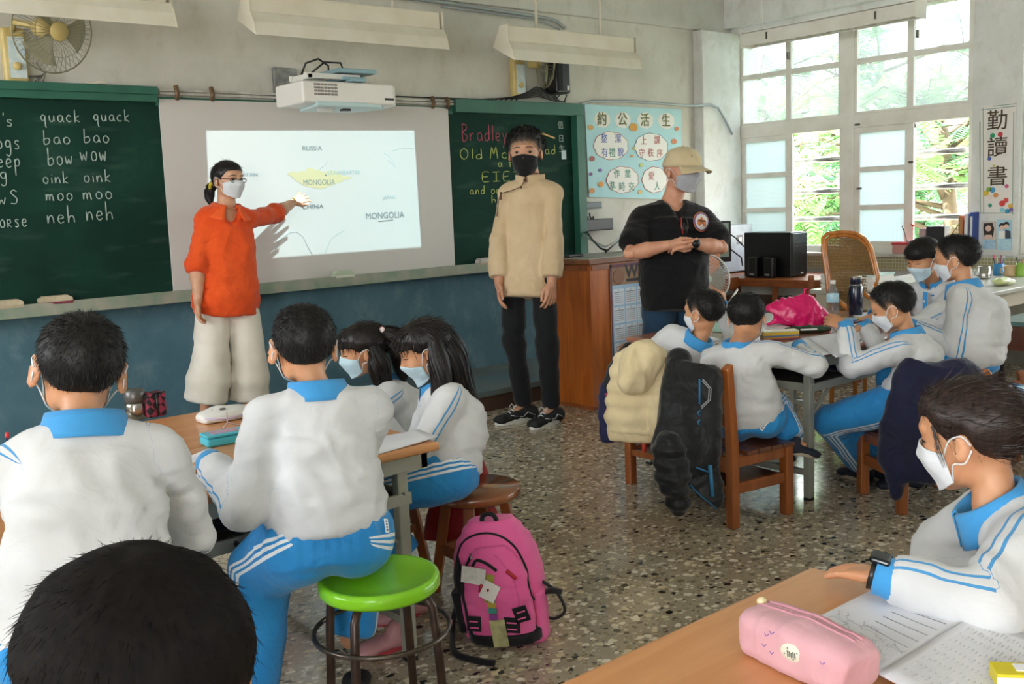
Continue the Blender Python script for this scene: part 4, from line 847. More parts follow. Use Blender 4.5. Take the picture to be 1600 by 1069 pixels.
cb_ = thing('storage_cabinet', 'pale grey wall cabinet behind the monitor in the corner', 'cabinet', (7.2, 5.6, .65))
p0 = ony(1131, 410, 5.6); p1 = ony(1162, 356, 5.6)
MB().bx(6.98, 7.40, 5.46, 5.68, .66, 1.07).build('body', mat('cabinet_grey', '#a9b1b8', .4, noise=.4, nscale=5), cb_, bev=.008)
MB().bx(7.17, 7.25, 5.455, 5.462, .90, .98).build('socket_plate', mat('socket_dark', '#5b5552', .4), cb_); MB().bx(7.19, 7.23, 5.45, 5.456, .92, .96).build('socket', M_WHITEP, cb_)
for k, pts in enumerate((((1135, 362, 6.5), (1150, 372, 6.6), (1162, 385, 6.7)), ((1136, 368, 6.5), (1142, 390, 6.6), (1158, 402, 6.7), (1160, 415, 6.75)))):
    tag(MB().tube([onx(a, b, x) for a, b, x in pts], .006, 6).build('cable', M_BLACK, None), ('upper' if k == 0 else 'lower')+' black cable hanging between monitor and computer tower', 'cable')
ms = thing('keyboard_box', 'small open wooden box with white rim beside the monitor', 'box', (6.5, 4.95, .6))
a = onx(1134, 443, 6.45); MB().bx(6.42, 6.72, 5.10, 5.30, .56, .57).bx(6.42, 6.72, 5.29, 5.30, .57, .65).bx(6.42, 6.72, 5.10, 5.11, .57, .65).bx(6.42, 6.72, 5.10, 5.30, .65, .66).build('box', W_DESK, ms, bev=.002)
MB().bx(6.413, 6.42, 5.09, 5.31, .55, .668).build('rim', M_WHITEP, ms, bev=.001); MB().bx(6.408, 6.43, 5.12, 5.28, .575, .64).build('opening', W_SEAT, ms)
sd2 = thing('side_table', 'small wooden stand under the desk fan in the corner', 'table', (6.4, 5.2, 0))
MB().bx(6.05, 6.70, 4.95, 5.5, .525, .55).build('top', W_DESK, sd2, bev=.003)
for x in (6.08, 6.66):
    for y in (4.98, 5.46): MB().bx(x-.02, x+.02, y-.02, y+.02, 0, .525).build('leg', W_DESK, sd2, bev=.002)
# round desk fan
df = thing('desk_fan', 'white round desk fan behind the man in black', 'fan', (6.1, 4.6, .55)); hc = Vector(at(1100, 437, 6.55)); FR = .165
T = Matrix.Translation(hc) @ Vector((-.55, -.75, .1)).to_track_quat('Z', 'Y').to_matrix().to_4x4(); cg = MB()
for k in range(56):
    a = 2*math.pi*k/56; c, s_ = math.cos(a), math.sin(a); a2 = a+.5
    cg.tube([T @ Vector((r*math.cos(a+.6*(1-r/FR)), r*math.sin(a+.6*(1-r/FR)), z)) for r, z in ((.035, .06), (FR*.5, .065), (FR*.85, .05), (FR, .02))], .0012, 3, cap=False)
    cg.tube([T @ Vector((c*r, s_*r, z)) for r, z in ((FR, .02), (FR*.8, -.03), (.05, -.04))], .0012, 3, cap=False)
cg.tube([T @ Vector((FR*math.cos(a), FR*math.sin(a), .02)) for a in [2*math.pi*k/40 for k in range(41)]], .006, 6, cap=False); cg.build('cage', M_WHITEP, df)
MB().lathe([(.036, .055), (.034, .07), (0, .075)], 18, T=T).build('hub', mat('fan_hub', '#c9d2c4', .4), df); MB().lathe([(0, -.1), (.05, -.09), (.055, -.03), (0, -.02)], 16, T=T).build('motor', M_WHITEP, df)
for b_ in range(3):
    MB().grid(lambda u, v: T @ Vector(((.03+u*(FR*.85-.03))*math.cos(b_*2.094+(v-.5)*1.3), (.03+u*(FR*.85-.03))*math.sin(b_*2.094+(v-.5)*1.3), .01+(v-.5)*.03)), 5, 5, .002).build('blade', mat('fan_blade_clear', '#bcc5bd', .3, alpha=.6), df)
MB().tube([hc-Vector((0, 0, .02)), (hc.x+.04, hc.y+.06, hc.z-.15), (hc.x+.05, hc.y+.07, .57)], .012, 8).lathe([(.09, 0), (.085, .02), (.03, .03), (0, .03)], 20, c=(hc.x+.05, hc.y+.07, .55)).build('stand', M_WHITEP, df)
df.location = (hc.x+.05, hc.y+.07, .55)
for c in df.children: c.location = Vector((6.1, 4.6, .55))-Vector(df.location)
sd2.location = (hc.x+.1, hc.y+.1, 0)
for c in sd2.children: c.location = Vector((0, 0, 0))
# ---- chairs
def school_chair(loc, rz, label, spind, z=.375, w=.37, d=.36, hb=.72, covered=False):
    """Little varnished classroom chair; front faces local +y"""
    t = thing('wooden_chair', label, 'chair', loc, rz); s = .042
    for sx in (-1, 1):
        x = sx*(w/2-s/2)
        MB().add([(x-s/2, -d/2, 0), (x+s/2, -d/2, 0), (x+s/2, -d/2+s, 0), (x-s/2, -d/2+s, 0), (x-s/2, -d/2, z), (x+s/2, -d/2, z), (x+s/2, -d/2+s, z), (x-s/2, -d/2+s, z),
                  (x-s/2, -d/2-.018, hb-.02), (x+s/2, -d/2-.018, hb-.02), (x+s/2, -d/2+s-.028, hb), (x-s/2, -d/2+s-.028, hb)],
                 [(0, 3, 2, 1), (0, 1, 5, 4), (1, 2, 6, 5), (2, 3, 7, 6), (3, 0, 4, 7), (4, 5, 9, 8), (5, 6, 10, 9), (6, 7, 11, 10), (7, 4, 8, 11), (8, 9, 10, 11)]).build('rear_post', W_CHAIR, t, world=False, bev=.006)
        MB().bx(x-s/2, x+s/2, d/2-s, d/2, 0, z-.02).build('leg', W_CHAIR, t, world=False, bev=.005)
        MB().bx(x-.011, x+.011, -d/2+s, d/2-s, z-.065, z-.02).bx(x-.011, x+.011, -d/2+s, d/2-s, .14, .185).build('side_rail', W_CHAIR, t, world=False, bev=.003)
    MB().bx(-w/2+s, w/2-s, -d/2+.008, -d/2+.03, z-.065, z-.02).bx(-w/2+s, w/2-s, d/2-.03, d/2-.008, z-.065, z-.02).build('seat_rail', W_CHAIR, t, world=False, bev=.003)
    n = 5
    for k in range(n):
        y0 = -d/2+.01+(d+.0)*k/n; MB().bx(-w/2+(.045 if k == 0 else -.004), w/2-(.045 if k == 0 else -.004), y0, y0+d/n-.004, z-.02, z-.002*abs(k-2)).build('seat_plank', W_SEAT, t, world=False, bev=.003)
    MB().bx(-w/2+.02, w/2-.02, -d/2+.02, d/2-.02, .155, .168).build('shelf', W_SEAT, t, world=False)
    for zz in (.145, .225): MB().bx(-w/2+s, w/2-s, -d/2+.01, -d/2+.032, zz, zz+.028).build('stretcher', W_CHAIR, t, world=False, bev=.003)
    for k, c in enumerate(spind):
        x = -w/2+s+(w-2*s)*(k+1)/(len(spind)+1); MB().tube([(x, -d/2+.021, .17), (x, -d/2+.021, .228)], .011, 10).build('spindle', mat('spindle_'+c[1:], c, .4), t, world=False)
    for zz in (z+(hb-z)*.28, z+(hb-z)*.52, z+(hb-z)*.76):
        yb = -d/2-.018*(zz-z)/(hb-z)+.012
        MB().add([(-w/2+s-.004, yb, zz), (w/2-s+.004, yb, zz), (w/2-s+.004, yb+.016, zz), (-w/2+s-.004, yb+.016, zz), (-w/2+s-.004, yb-.006, zz+.05), (w/2-s+.004, yb-.006, zz+.05), (w/2-s+.004, yb+.010, zz+.05), (-w/2+s-.004, yb+.010, zz+.05)],
                 [(0, 3, 2, 1), (4, 5, 6, 7), (0, 1, 5, 4), (1, 2, 6, 5), (2, 3, 7, 6), (3, 0, 4, 7)]).build('back_slat', W_CHAIR, t, world=False, bev=.003)
    return t
# chair of the nearer boy at the window table: rear posts toward the camera, facing +x
def chair_from_feet(rear_near, rear_far, label, spind, **k):
    a, b = np.array(onz(*rear_near, 0)), np.array(onz(*rear_far, 0))
    return a, b
# ================================================================ smooth solids: distance fields meshed by surface nets
def _seg(P, a, b):
    a = np.asarray(a, np.float32); b = np.asarray(b, np.float32); d = b-a; L2 = max(float(d@d), 1e-12)
    t = np.clip(((P-a)@d)/L2, 0, 1); q = P-(a+t[..., None]*d); return t, q
class Cone:
    """round cone from a to b"""
    def __init__(s, a, b, ra, rb, k=.01, sub=False): s.a, s.b, s.ra, s.rb, s.k, s.sub = np.array(a, float), np.array(b, float), ra, rb, k, sub
    def bounds(s): m = max(s.ra, s.rb); return np.minimum(s.a, s.b)-m, np.maximum(s.a, s.b)+m
    def d(s, P): t, q = _seg(P, s.a, s.b); return np.sqrt((q*q).sum(-1))-(s.ra+(s.rb-s.ra)*t)
class Ell:
    """ellipsoid with axes R (rows)"""
    def __init__(s, c, r, R=None, k=.01, sub=False): s.c = np.array(c, float); s.r = np.array(r, float); s.R = np.eye(3) if R is None else np.array(R, float); s.k = k; s.sub = sub
    def bounds(s): m = np.sqrt(((s.R*s.r[:, None])**2).sum(0)); return s.c-m, s.c+m
    def d(s, P):
        q = (P-s.c.astype(np.float32))@s.R.T.astype(np.float32); k0 = np.sqrt(((q/s.r)**2).sum(-1)); k1 = np.sqrt(((q/(s.r**2))**2).sum(-1)); return k0*(k0-1)/np.maximum(k1, 1e-6)
class Box:
    def __init__(s, c, h, R=None, r=.005, k=.01, sub=False): s.c = np.array(c, float); s.h = np.array(h, float); s.R = np.eye(3) if R is None else np.array(R, float); s.r = r; s.k = k; s.sub = sub
    def bounds(s): m = (np.abs(s.R)*s.h[:, None]).sum(0); return s.c-m, s.c+m
    def d(s, P):
        q = np.abs((P-s.c.astype(np.float32))@s.R.T.astype(np.float32))-(s.h-s.r); return np.sqrt((np.maximum(q, 0)**2).sum(-1))+np.minimum(q.max(-1), 0)-s.r
class Loft:
    """elliptical tube through sections (centre, rx, ry, xdir) with flat ends; a list of >=2"""
    def __init__(s, secs, k=.01, flat=True, sub=False, e=2.0):
        s.S = [(np.array(c, float), rx, ry, np.array(x, float)/np.linalg.norm(x)) for c, rx, ry, x in secs]; s.k = k; s.flat = flat; s.sub = sub; s.e = e
        if len(s.S) > 2:
            A = np.array([np.r_[c, rx, ry, x] for c, rx, ry, x in s.S]); o = []
            for i in range(len(A)-1):
                a, b, c, d = A[max(i-1, 0)], A[i], A[i+1], A[min(i+2, len(A)-1)]
                for t in (0, .5): o.append(.5*(2*b+(c-a)*t+(2*a-5*b+4*c-d)*t*t+(3*b-a-3*c+d)*t**3))
            o.append(A[-1]); s.S = [(q[:3], max(q[3], .002), max(q[4], .002), q[5:8]/np.linalg.norm(q[5:8])) for q in o]
    def bounds(s):
        m = max(max(q[1], q[2]) for q in s.S); C = np.array([q[0] for q in s.S]); return C.min(0)-m, C.max(0)+m
    def d(s, P):
        best = None; n = len(s.S)-1
        for i in range(n):
            (a, rx0, ry0, x0), (b, rx1, ry1, x1) = s.S[i], s.S[i+1]; ax = b-a; L = np.linalg.norm(ax); ax = ax/L
            raw = ((P-a.astype(np.float32))@ax.astype(np.float32))/L; t = np.clip(raw, 0, 1); q = P-a.astype(np.float32)
            xx = x0+x1; xx = xx-ax*(xx@ax); xx /= np.linalg.norm(xx); yy = np.cross(ax, xx)
            u = q@xx.astype(np.float32); v = q@yy.astype(np.float32); rx = rx0+(rx1-rx0)*t; ry = ry0+(ry1-ry0)*t; rm = np.minimum(rx, ry)
            k0 = np.sqrt((u/rx)**2+(v/ry)**2) if s.e == 2.0 else (np.abs(u/rx)**s.e+np.abs(v/ry)**s.e)**(1/s.e)
            k1 = np.sqrt((u/rx**2)**2+(v/ry**2)**2); dd = np.where(k0 > .3, k0*(k0-1)/np.maximum(k1, 1e-5), -rm*.7)
            ea = -raw*L-(0 if (s.flat and i == 0) else .35*rm); eb = (raw-1)*L-(0 if (s.flat and i == n-1) else .35*rm)
            dd = np.maximum(dd, np.maximum(ea, eb)); best = dd if best is None else smin(best, dd, .012)
        return best
class Fn:
    def __init__(s, lo, hi, f, k=.004, sub=False): s.lo, s.hi, s.f, s.k, s.sub = np.array(lo, float), np.array(hi, float), f, k, sub
    def bounds(s): return s.lo, s.hi
    def d(s, P): return s.f(P)
def smin(a, b, k):
    h = np.clip(.5+.5*(b-a)/k, 0, 1); return b+(a-b)*h-k*h*(1-h)
def sdf_mesh(prims, vox, pad=None, clip=None, warp=None):
    """prims in order; returns (verts, quads)"""
    pad = pad or 3*vox; lo = np.array([1e9]*3); hi = -lo
    for p in prims:
        if p.sub: continue
        a, b = p.bounds(); lo = np.minimum(lo, a); hi = np.maximum(hi, b)
    if clip: lo = np.maximum(lo, clip[0]); hi = np.minimum(hi, clip[1])
    lo = lo-pad; n = np.ceil((hi+pad-lo)/vox).astype(int)+1
    V = np.full(n, 1.0, np.float32); X = [lo[i]+vox*np.arange(n[i]) for i in range(3)]
    for p in prims:
        a, b = p.bounds(); mg = 3*vox+p.k*2.2
        i0 = np.maximum(np.floor((a-mg-lo)/vox).astype(int), 0); i1 = np.minimum(np.ceil((b+mg-lo)/vox).astype(int)+1, n)
        if (i1 <= i0).any(): continue
        G = np.stack(np.meshgrid(*[X[i][i0[i]:i1[i]] for i in range(3)], indexing='ij'), -1).astype(np.float32)
        if warp is not None: G = warp(G)
        d = p.d(G).astype(np.float32); sl = tuple(slice(i0[i], i1[i]) for i in range(3)); S = V[sl]
        V[sl] = -smin(-S, d, p.k) if p.sub else smin(S, d, p.k)
    if clip:
        pass
    return nets(V, lo, vox)
def nets(V, lo, vox):
    ins = V < 0; nx, ny, nz = V.shape; c = np.zeros((nx-1, ny-1, nz-1), np.int8)
    for dx in (0, 1):
        for dy in (0, 1):
            for dz in (0, 1): c += ins[dx:nx-1+dx, dy:ny-1+dy, dz:nz-1+dz]
    act = (c > 0) & (c < 8); I = np.argwhere(act)
    if len(I) == 0: return np.zeros((0, 3)), np.zeros((0, 4), int)
    idx = -np.ones(act.shape, np.int64); idx[act] = np.arange(len(I)); acc = np.zeros((len(I), 3)); cnt = np.zeros(len(I))
    for ax in range(3):
        o1, o2 = [a for a in range(3) if a != ax]
        for d1 in (0, 1):
            for d2 in (0, 1):
                A = I.copy(); A[:, o1] += d1; A[:, o2] += d2; B = A.copy(); B[:, ax] += 1
                va = V[A[:, 0], A[:, 1], A[:, 2]]; vb = V[B[:, 0], B[:, 1], B[:, 2]]; m = (va < 0) != (vb < 0); t = np.where(m, va/np.where(m, va-vb, 1), 0)
                p = A.astype(float)-I; p[:, ax] += t; acc += p*m[:, None]; cnt += m
    verts = lo+vox*(I+acc/np.maximum(cnt, 1)[:, None]); quads = []
    for ax in range(3):
        o1, o2 = [(1, 2), (2, 0), (0, 1)][ax]
        s0 = [slice(None)]*3; s1 = [slice(None)]*3; s0[ax] = slice(0, -1); s1[ax] = slice(1, None)
        E = ins[tuple(s0)] != ins[tuple(s1)]; J = np.argwhere(E); J = J[(J[:, o1] > 0) & (J[:, o2] > 0) & (J[:, o1] < V.shape[o1]-1) & (J[:, o2] < V.shape[o2]-1)]
        if len(J) == 0: continue
        def g(a, b): K = J.copy(); K[:, o1] -= a; K[:, o2] -= b; return idx[K[:, 0], K[:, 1], K[:, 2]]
        q = np.stack([g(1, 1), g(0, 1), g(0, 0), g(1, 0)], 1); f = ins[J[:, 0], J[:, 1], J[:, 2]]; q[~f] = q[~f][:, ::-1]; quads.append(q)
    q = np.concatenate(quads); q = q[(q >= 0).all(1)]; return verts, q
def vnormals(v, q):
    n = np.cross(v[q[:, 2]]-v[q[:, 0]], v[q[:, 3]]-v[q[:, 1]]); N = np.zeros_like(v)
    for k in range(4): np.add.at(N, q[:, k], n)
    return N/np.maximum(np.linalg.norm(N, axis=1), 1e-9)[:, None]
def smooth(v, q, it=1, lam=.5):
    E = np.concatenate([q[:, [i, (i+1) % 4]] for i in range(4)]); deg = np.bincount(E.ravel(), minlength=len(v)).astype(float)
    for _ in range(it):
        S = np.zeros_like(v); np.add.at(S, E[:, 0], v[E[:, 1]]); np.add.at(S, E[:, 1], v[E[:, 0]]); v = v+lam*(S/np.maximum(deg, 1)[:, None]-v)
    return v
def qmesh(name, parts, mats, parent=None, attrs=None, label=None):
    """parts: list of (verts, quads) in room coordinates joined into one mesh object"""
    vs_, qs, o = [], [], 0
    for v, q in parts: vs_.append(v); qs.append(np.asarray(q)+o); o += len(v)
    v = np.concatenate(vs_); q = np.concatenate(qs)
    M = np.array(PW(parent).inverted()) if parent is not None else np.eye(4); v = v@M[:3, :3].T+M[:3, 3]
    loc = None
    if parent is None: loc = np.array([(v[:, 0].min()+v[:, 0].max())/2, (v[:, 1].min()+v[:, 1].max())/2, v[:, 2].min()]); v = v-loc
    me = bpy.data.meshes.new(name); me.vertices.add(len(v)); me.vertices.foreach_set('co', v.astype(np.float32).ravel())
    me.loops.add(4*len(q)); me.loops.foreach_set('vertex_index', q.astype(np.int32).ravel()); me.polygons.add(len(q))
    me.polygons.foreach_set('loop_start', np.arange(0, 4*len(q), 4, dtype=np.int32)); me.polygons.foreach_set('use_smooth', np.ones(len(q), bool))
    me.update(calc_edges=True)
    for m in (mats if isinstance(mats, (list, tuple)) else [mats]): me.materials.append(m)
    for k, a in (attrs or {}).items(): at_ = me.attributes.new(k, 'FLOAT', 'POINT'); at_.data.foreach_set('value', a.astype(np.float32))
    ob = bpy.data.objects.new(name, me); COL.objects.link(ob)
    if parent is not None: ob.parent = parent
    else: ob.location = loc.tolist()
    return ob
# ================================================================ people
from mathutils.bvhtree import BVHTree
def U(v): v = np.asarray(v, float); return v/max(np.linalg.norm(v), 1e-9)
def skinmat(name, c1, c2):
    m, nt, b, N, L = node_mat(name); t = N('ShaderNodeTexCoord'); n = N('ShaderNodeTexNoise'); n.inputs['Scale'].default_value = 14; n.inputs['Detail'].default_value = 5; L(t.outputs['Object'], n.inputs[0])
    r = ramp(N, [(.35, c2), (.65, c1)]); L(n.outputs[0], r.inputs[0]); L(r.outputs[0], b.inputs['Base Color']); b.inputs['Roughness'].default_value = .5
    b.inputs['Subsurface Weight'].default_value = .12; b.inputs['Subsurface Radius'].default_value = (.02, .008, .004); b.inputs['Subsurface Scale'].default_value = .3
    return m
S_KID = skinmat('skin_child', '#d09b76', '#c48a64'); S_WOM = skinmat('skin_teacher', '#d2a284', '#c59272'); S_YOU = skinmat('skin_young_man', '#cf9c7e', '#c08a6c'); S_MAN = skinmat('skin_man', '#d6a083', '#c78c70')
def striped(name, base, base2, line, offs, half, rough=.85, fold=.35, fs=9, weave=260):
    """cloth with woven stripes that follow the sleeve or trouser seam (attribute su = distance from the seam in metres)"""
    m, nt, b, N, L = node_mat(name); t = N('ShaderNodeTexCoord')
    n = N('ShaderNodeTexNoise'); n.inputs['Scale'].default_value = 5; n.inputs['Detail'].default_value = 4; L(t.outputs['Object'], n.inputs[0]); r = ramp(N, [(.35, base2), (.65, base)]); L(n.outputs[0], r.inputs[0])
    prev = r.outputs[0]
    if line:
        a = N('ShaderNodeAttribute'); a.attribute_name = 'su'; mk = N('ShaderNodeAttribute'); mk.attribute_name = 'sm'; acc = None
        for o in offs:
            s1 = N('ShaderNodeMath'); s1.operation = 'SUBTRACT'; s1.inputs[1].default_value = o; L(a.outputs['Fac'], s1.inputs[0]); ab = N('ShaderNodeMath'); ab.operation = 'ABSOLUTE'; L(s1.outputs[0], ab.inputs[0])
            lt = N('ShaderNodeMath'); lt.operation = 'LESS_THAN'; lt.inputs[1].default_value = half; L(ab.outputs[0], lt.inputs[0])
            if acc is None: acc = lt.outputs[0]
            else: mx_ = N('ShaderNodeMath'); mx_.operation = 'MAXIMUM'; L(acc, mx_.inputs[0]); L(lt.outputs[0], mx_.inputs[1]); acc = mx_.outputs[0]
        gt = N('ShaderNodeMath'); gt.operation = 'GREATER_THAN'; gt.inputs[1].default_value = .5; L(mk.outputs['Fac'], gt.inputs[0]); mu = N('ShaderNodeMath'); mu.operation = 'MULTIPLY'; L(acc, mu.inputs[0]); L(gt.outputs[0], mu.inputs[1])
        mx = N('ShaderNodeMixRGB'); L(mu.outputs[0], mx.inputs[0]); L(prev, mx.inputs[1]); mx.inputs[2].default_value = srgb(line); prev = mx.outputs[0]
    L(prev, b.inputs['Base Color']); b.inputs['Roughness'].default_value = rough; b.inputs['Sheen Weight'].default_value = .15; b.inputs['Specular IOR Level'].default_value = .25
    f = N('ShaderNodeTexNoise'); f.inputs['Scale'].default_value = fs; f.inputs['Detail'].default_value = 3; f.inputs['Distortion'].default_value = 1.1; L(t.outputs['Object'], f.inputs[0])
    w = N('ShaderNodeTexNoise'); w.inputs['Scale'].default_value = weave; L(t.outputs['Object'], w.inputs[0])
    b1 = N('ShaderNodeBump'); b1.inputs['Strength'].default_value = fold; b1.inputs['Distance'].default_value = .02; L(f.outputs[0], b1.inputs['Height'])
    b2 = N('ShaderNodeBump'); b2.inputs['Strength'].default_value = .12; b2.inputs['Distance'].default_value = .002; L(w.outputs[0], b2.inputs['Height']); L(b1.outputs[0], b2.inputs['Normal']); L(b2.outputs[0], b.inputs['Normal'])
    return m
C_SWEAT = striped('white_sweatshirt', '#d2d3d4', '#c6c8ca', '#4a93c8', (-.0085, .0085), .0026)
C_TRACK = striped('blue_track_trousers', '#2f8fd0', '#2480c0', '#dfe3e6', (-.013, 0, .013), .0035, .7, .5, 12)
C_COLLAR = striped('light_blue_collar', '#4598d2', '#3b8ecb', None, (), 0, .8, .15)
C_ORANGE = striped('orange_linen', '#ea5a22', '#dc4a18', None, (), 0, .85, .6, 12, 160)
C_CREAMT = striped('cream_trousers', '#e6e0d5', '#dcd5c8', None, (), 0, .85, .5, 5)
C_BEIGE = striped('beige_tunic', '#d6bf9d', '#c9b08c', None, (), 0, .75, .45, 6, 200)
C_BLACKT = striped('black_cotton', '#0d0d10', '#0a0a0c', None, (), 0, .85, .4, 8)
C_BLACKJ = striped('black_trousers', '#15171b', '#101216', None, (), 0, .8, .5, 12)
C_JEANS = striped('blue_jeans', '#24405a', '#1b3147', None, (), 0, .85, .5, 10)
C_MASKB = striped('mask_light_blue', '#cbe3ee', '#bddbe8', None, (), 0, .8, .1); C_MASKW = striped('mask_white', '#dfe3e8', '#d2d7dd', None, (), 0, .8, .1)
C_MASKK = striped('mask_black', '#17181a', '#101113', None, (), 0, .8, .1); C_MASKG = striped('mask_grey', '#b9bbc2', '#a8abb3', None, (), 0, .8, .1)
def hairmat():
    m, nt, b, N, L = node_mat('black_hair'); a = N('ShaderNodeAttribute'); a.attribute_name = 'fade'; t = N('ShaderNodeTexCoord')
    n = N('ShaderNodeTexNoise'); n.inputs['Scale'].default_value = 260; L(t.outputs['Object'], n.inputs[0]); s = N('ShaderNodeMath'); s.operation = 'MULTIPLY_ADD'; s.inputs[1].default_value = 1; L(a.outputs['Fac'], s.inputs[0])
    h = N('ShaderNodeMath'); h.operation = 'MULTIPLY_ADD'; h.inputs[1].default_value = .9; h.inputs[2].default_value = -.45; L(n.outputs[0], h.inputs[0]); L(h.outputs[0], s.inputs[2])
    r = ramp(N, [(.05, '#b08868'), (.34, '#4c3b31'), (.62, '#1c1613'), (.9, '#12100f')]); L(s.outputs[0], r.inputs[0]); L(r.outputs[0], b.inputs['Base Color']); b.inputs['Roughness'].default_value = .55; b.inputs['Specular IOR Level'].default_value = .35
    return m
H_BLACK = hairmat()
def longhair(name, c1, c2, ro=.45, sp_=.4):
    m, nt, b, N, L = node_mat(name); t = N('ShaderNodeTexCoord'); mp = N('ShaderNodeMapping'); mp.inputs['Scale'].default_value = (90, 90, 5); L(t.outputs['Object'], mp.inputs[0]); n = N('ShaderNodeTexNoise'); n.inputs['Scale'].default_value = 1.5; L(mp.outputs[0], n.inputs[0])
    r = ramp(N, [(.3, c2), (.7, c1)]); L(n.outputs[0], r.inputs[0]); L(r.outputs[0], b.inputs['Base Color']); b.inputs['Roughness'].default_value = ro; b.inputs['Specular IOR Level'].default_value = sp_
    b.inputs['Anisotropic'].default_value = .5; return m
H_LONG = longhair('long_dark_hair', '#1d1512', '#0c0908')
M_EYE = mat('eye_dark', '#1a100c', .2); M_EYEW = mat('eye_white', '#b3a59a', .3); M_LOOP = mat('ear_loop_white', '#dfe3e6', .7)

def ik(a, c, l1, l2, hint):
    a, c = np.array(a, float), np.array(c, float); d = c-a; L = np.linalg.norm(d); u = d/L
    if L > (l1+l2)*.995: c = a+u*(l1+l2)*.995; L = (l1+l2)*.995
    if L < abs(l1-l2)*1.05: L = abs(l1-l2)*1.05
    x = (l1*l1-l2*l2+L*L)/(2*L); h = math.sqrt(max(l1*l1-x*x, 0)); w = np.array(hint, float); w = U(w-u*(w@u)); return a+u*x+w*h, c
def hand_prims(w, f, n, side, L, curl=.35, spread=.12, thumb=.5, curls=None):
    """palm, four bent fingers and a thumb leaving the side of the palm"""
    f = U(f); n = np.array(n, float); n = U(n-f*(n@f)); s = np.cross(f, n)*(1 if side == 'R' else -1); w = np.array(w, float); P = []
    P.append(Cone(w-f*.10*L, w+f*.1*L, .135*L, .135*L, .02*L))
    lat = (.175, .06, -.055, -.165); ln = (.40, .44, .41, .33); cs = curls or [curl*.9, curl, curl*1.08, curl*1.15]
    for i in range(4):
        m = w+f*(.50-.02*abs(i-1))*L+s*lat[i]*L
        P.append(Cone(w+f*.08*L+s*lat[i]*.5*L, m-n*.0*L, .088*L, .062*L, .05*L))
        d = U(f+s*spread*(1.5-i)*.55); p = m; ang = 0; segs = (.46, .30, .24); r = (.056, .050, .045, .038)
        for j in range(3):
            ang += cs[i]*(.85, 1.15, .75)[j]; dd = d*math.cos(ang)+n*math.sin(ang); q = p+dd*ln[i]*segs[j]*L
            P.append(Cone(p, q, r[j]*L, r[j+1]*L, .012*L)); p = q
    b = w+f*.10*L+s*.10*L; d1 = U(f*.75+s*(.35+.5*(1-thumb))+n*.35*(.4+thumb)); m = b+d1*.26*L; d2 = U(f*.95+s*(.25*(1-thumb)-.05)+n*.25*thumb); q = m+d2*.18*L; d3 = U(d2+f*.2-s*.15*thumb); e = q+d3*.15*L
    P += [Cone(b, m, .085*L, .062*L, .04*L), Cone(m, q, .058*L, .05*L, .012*L), Cone(q, e, .05*L, .040*L, .012*L)]
    return P

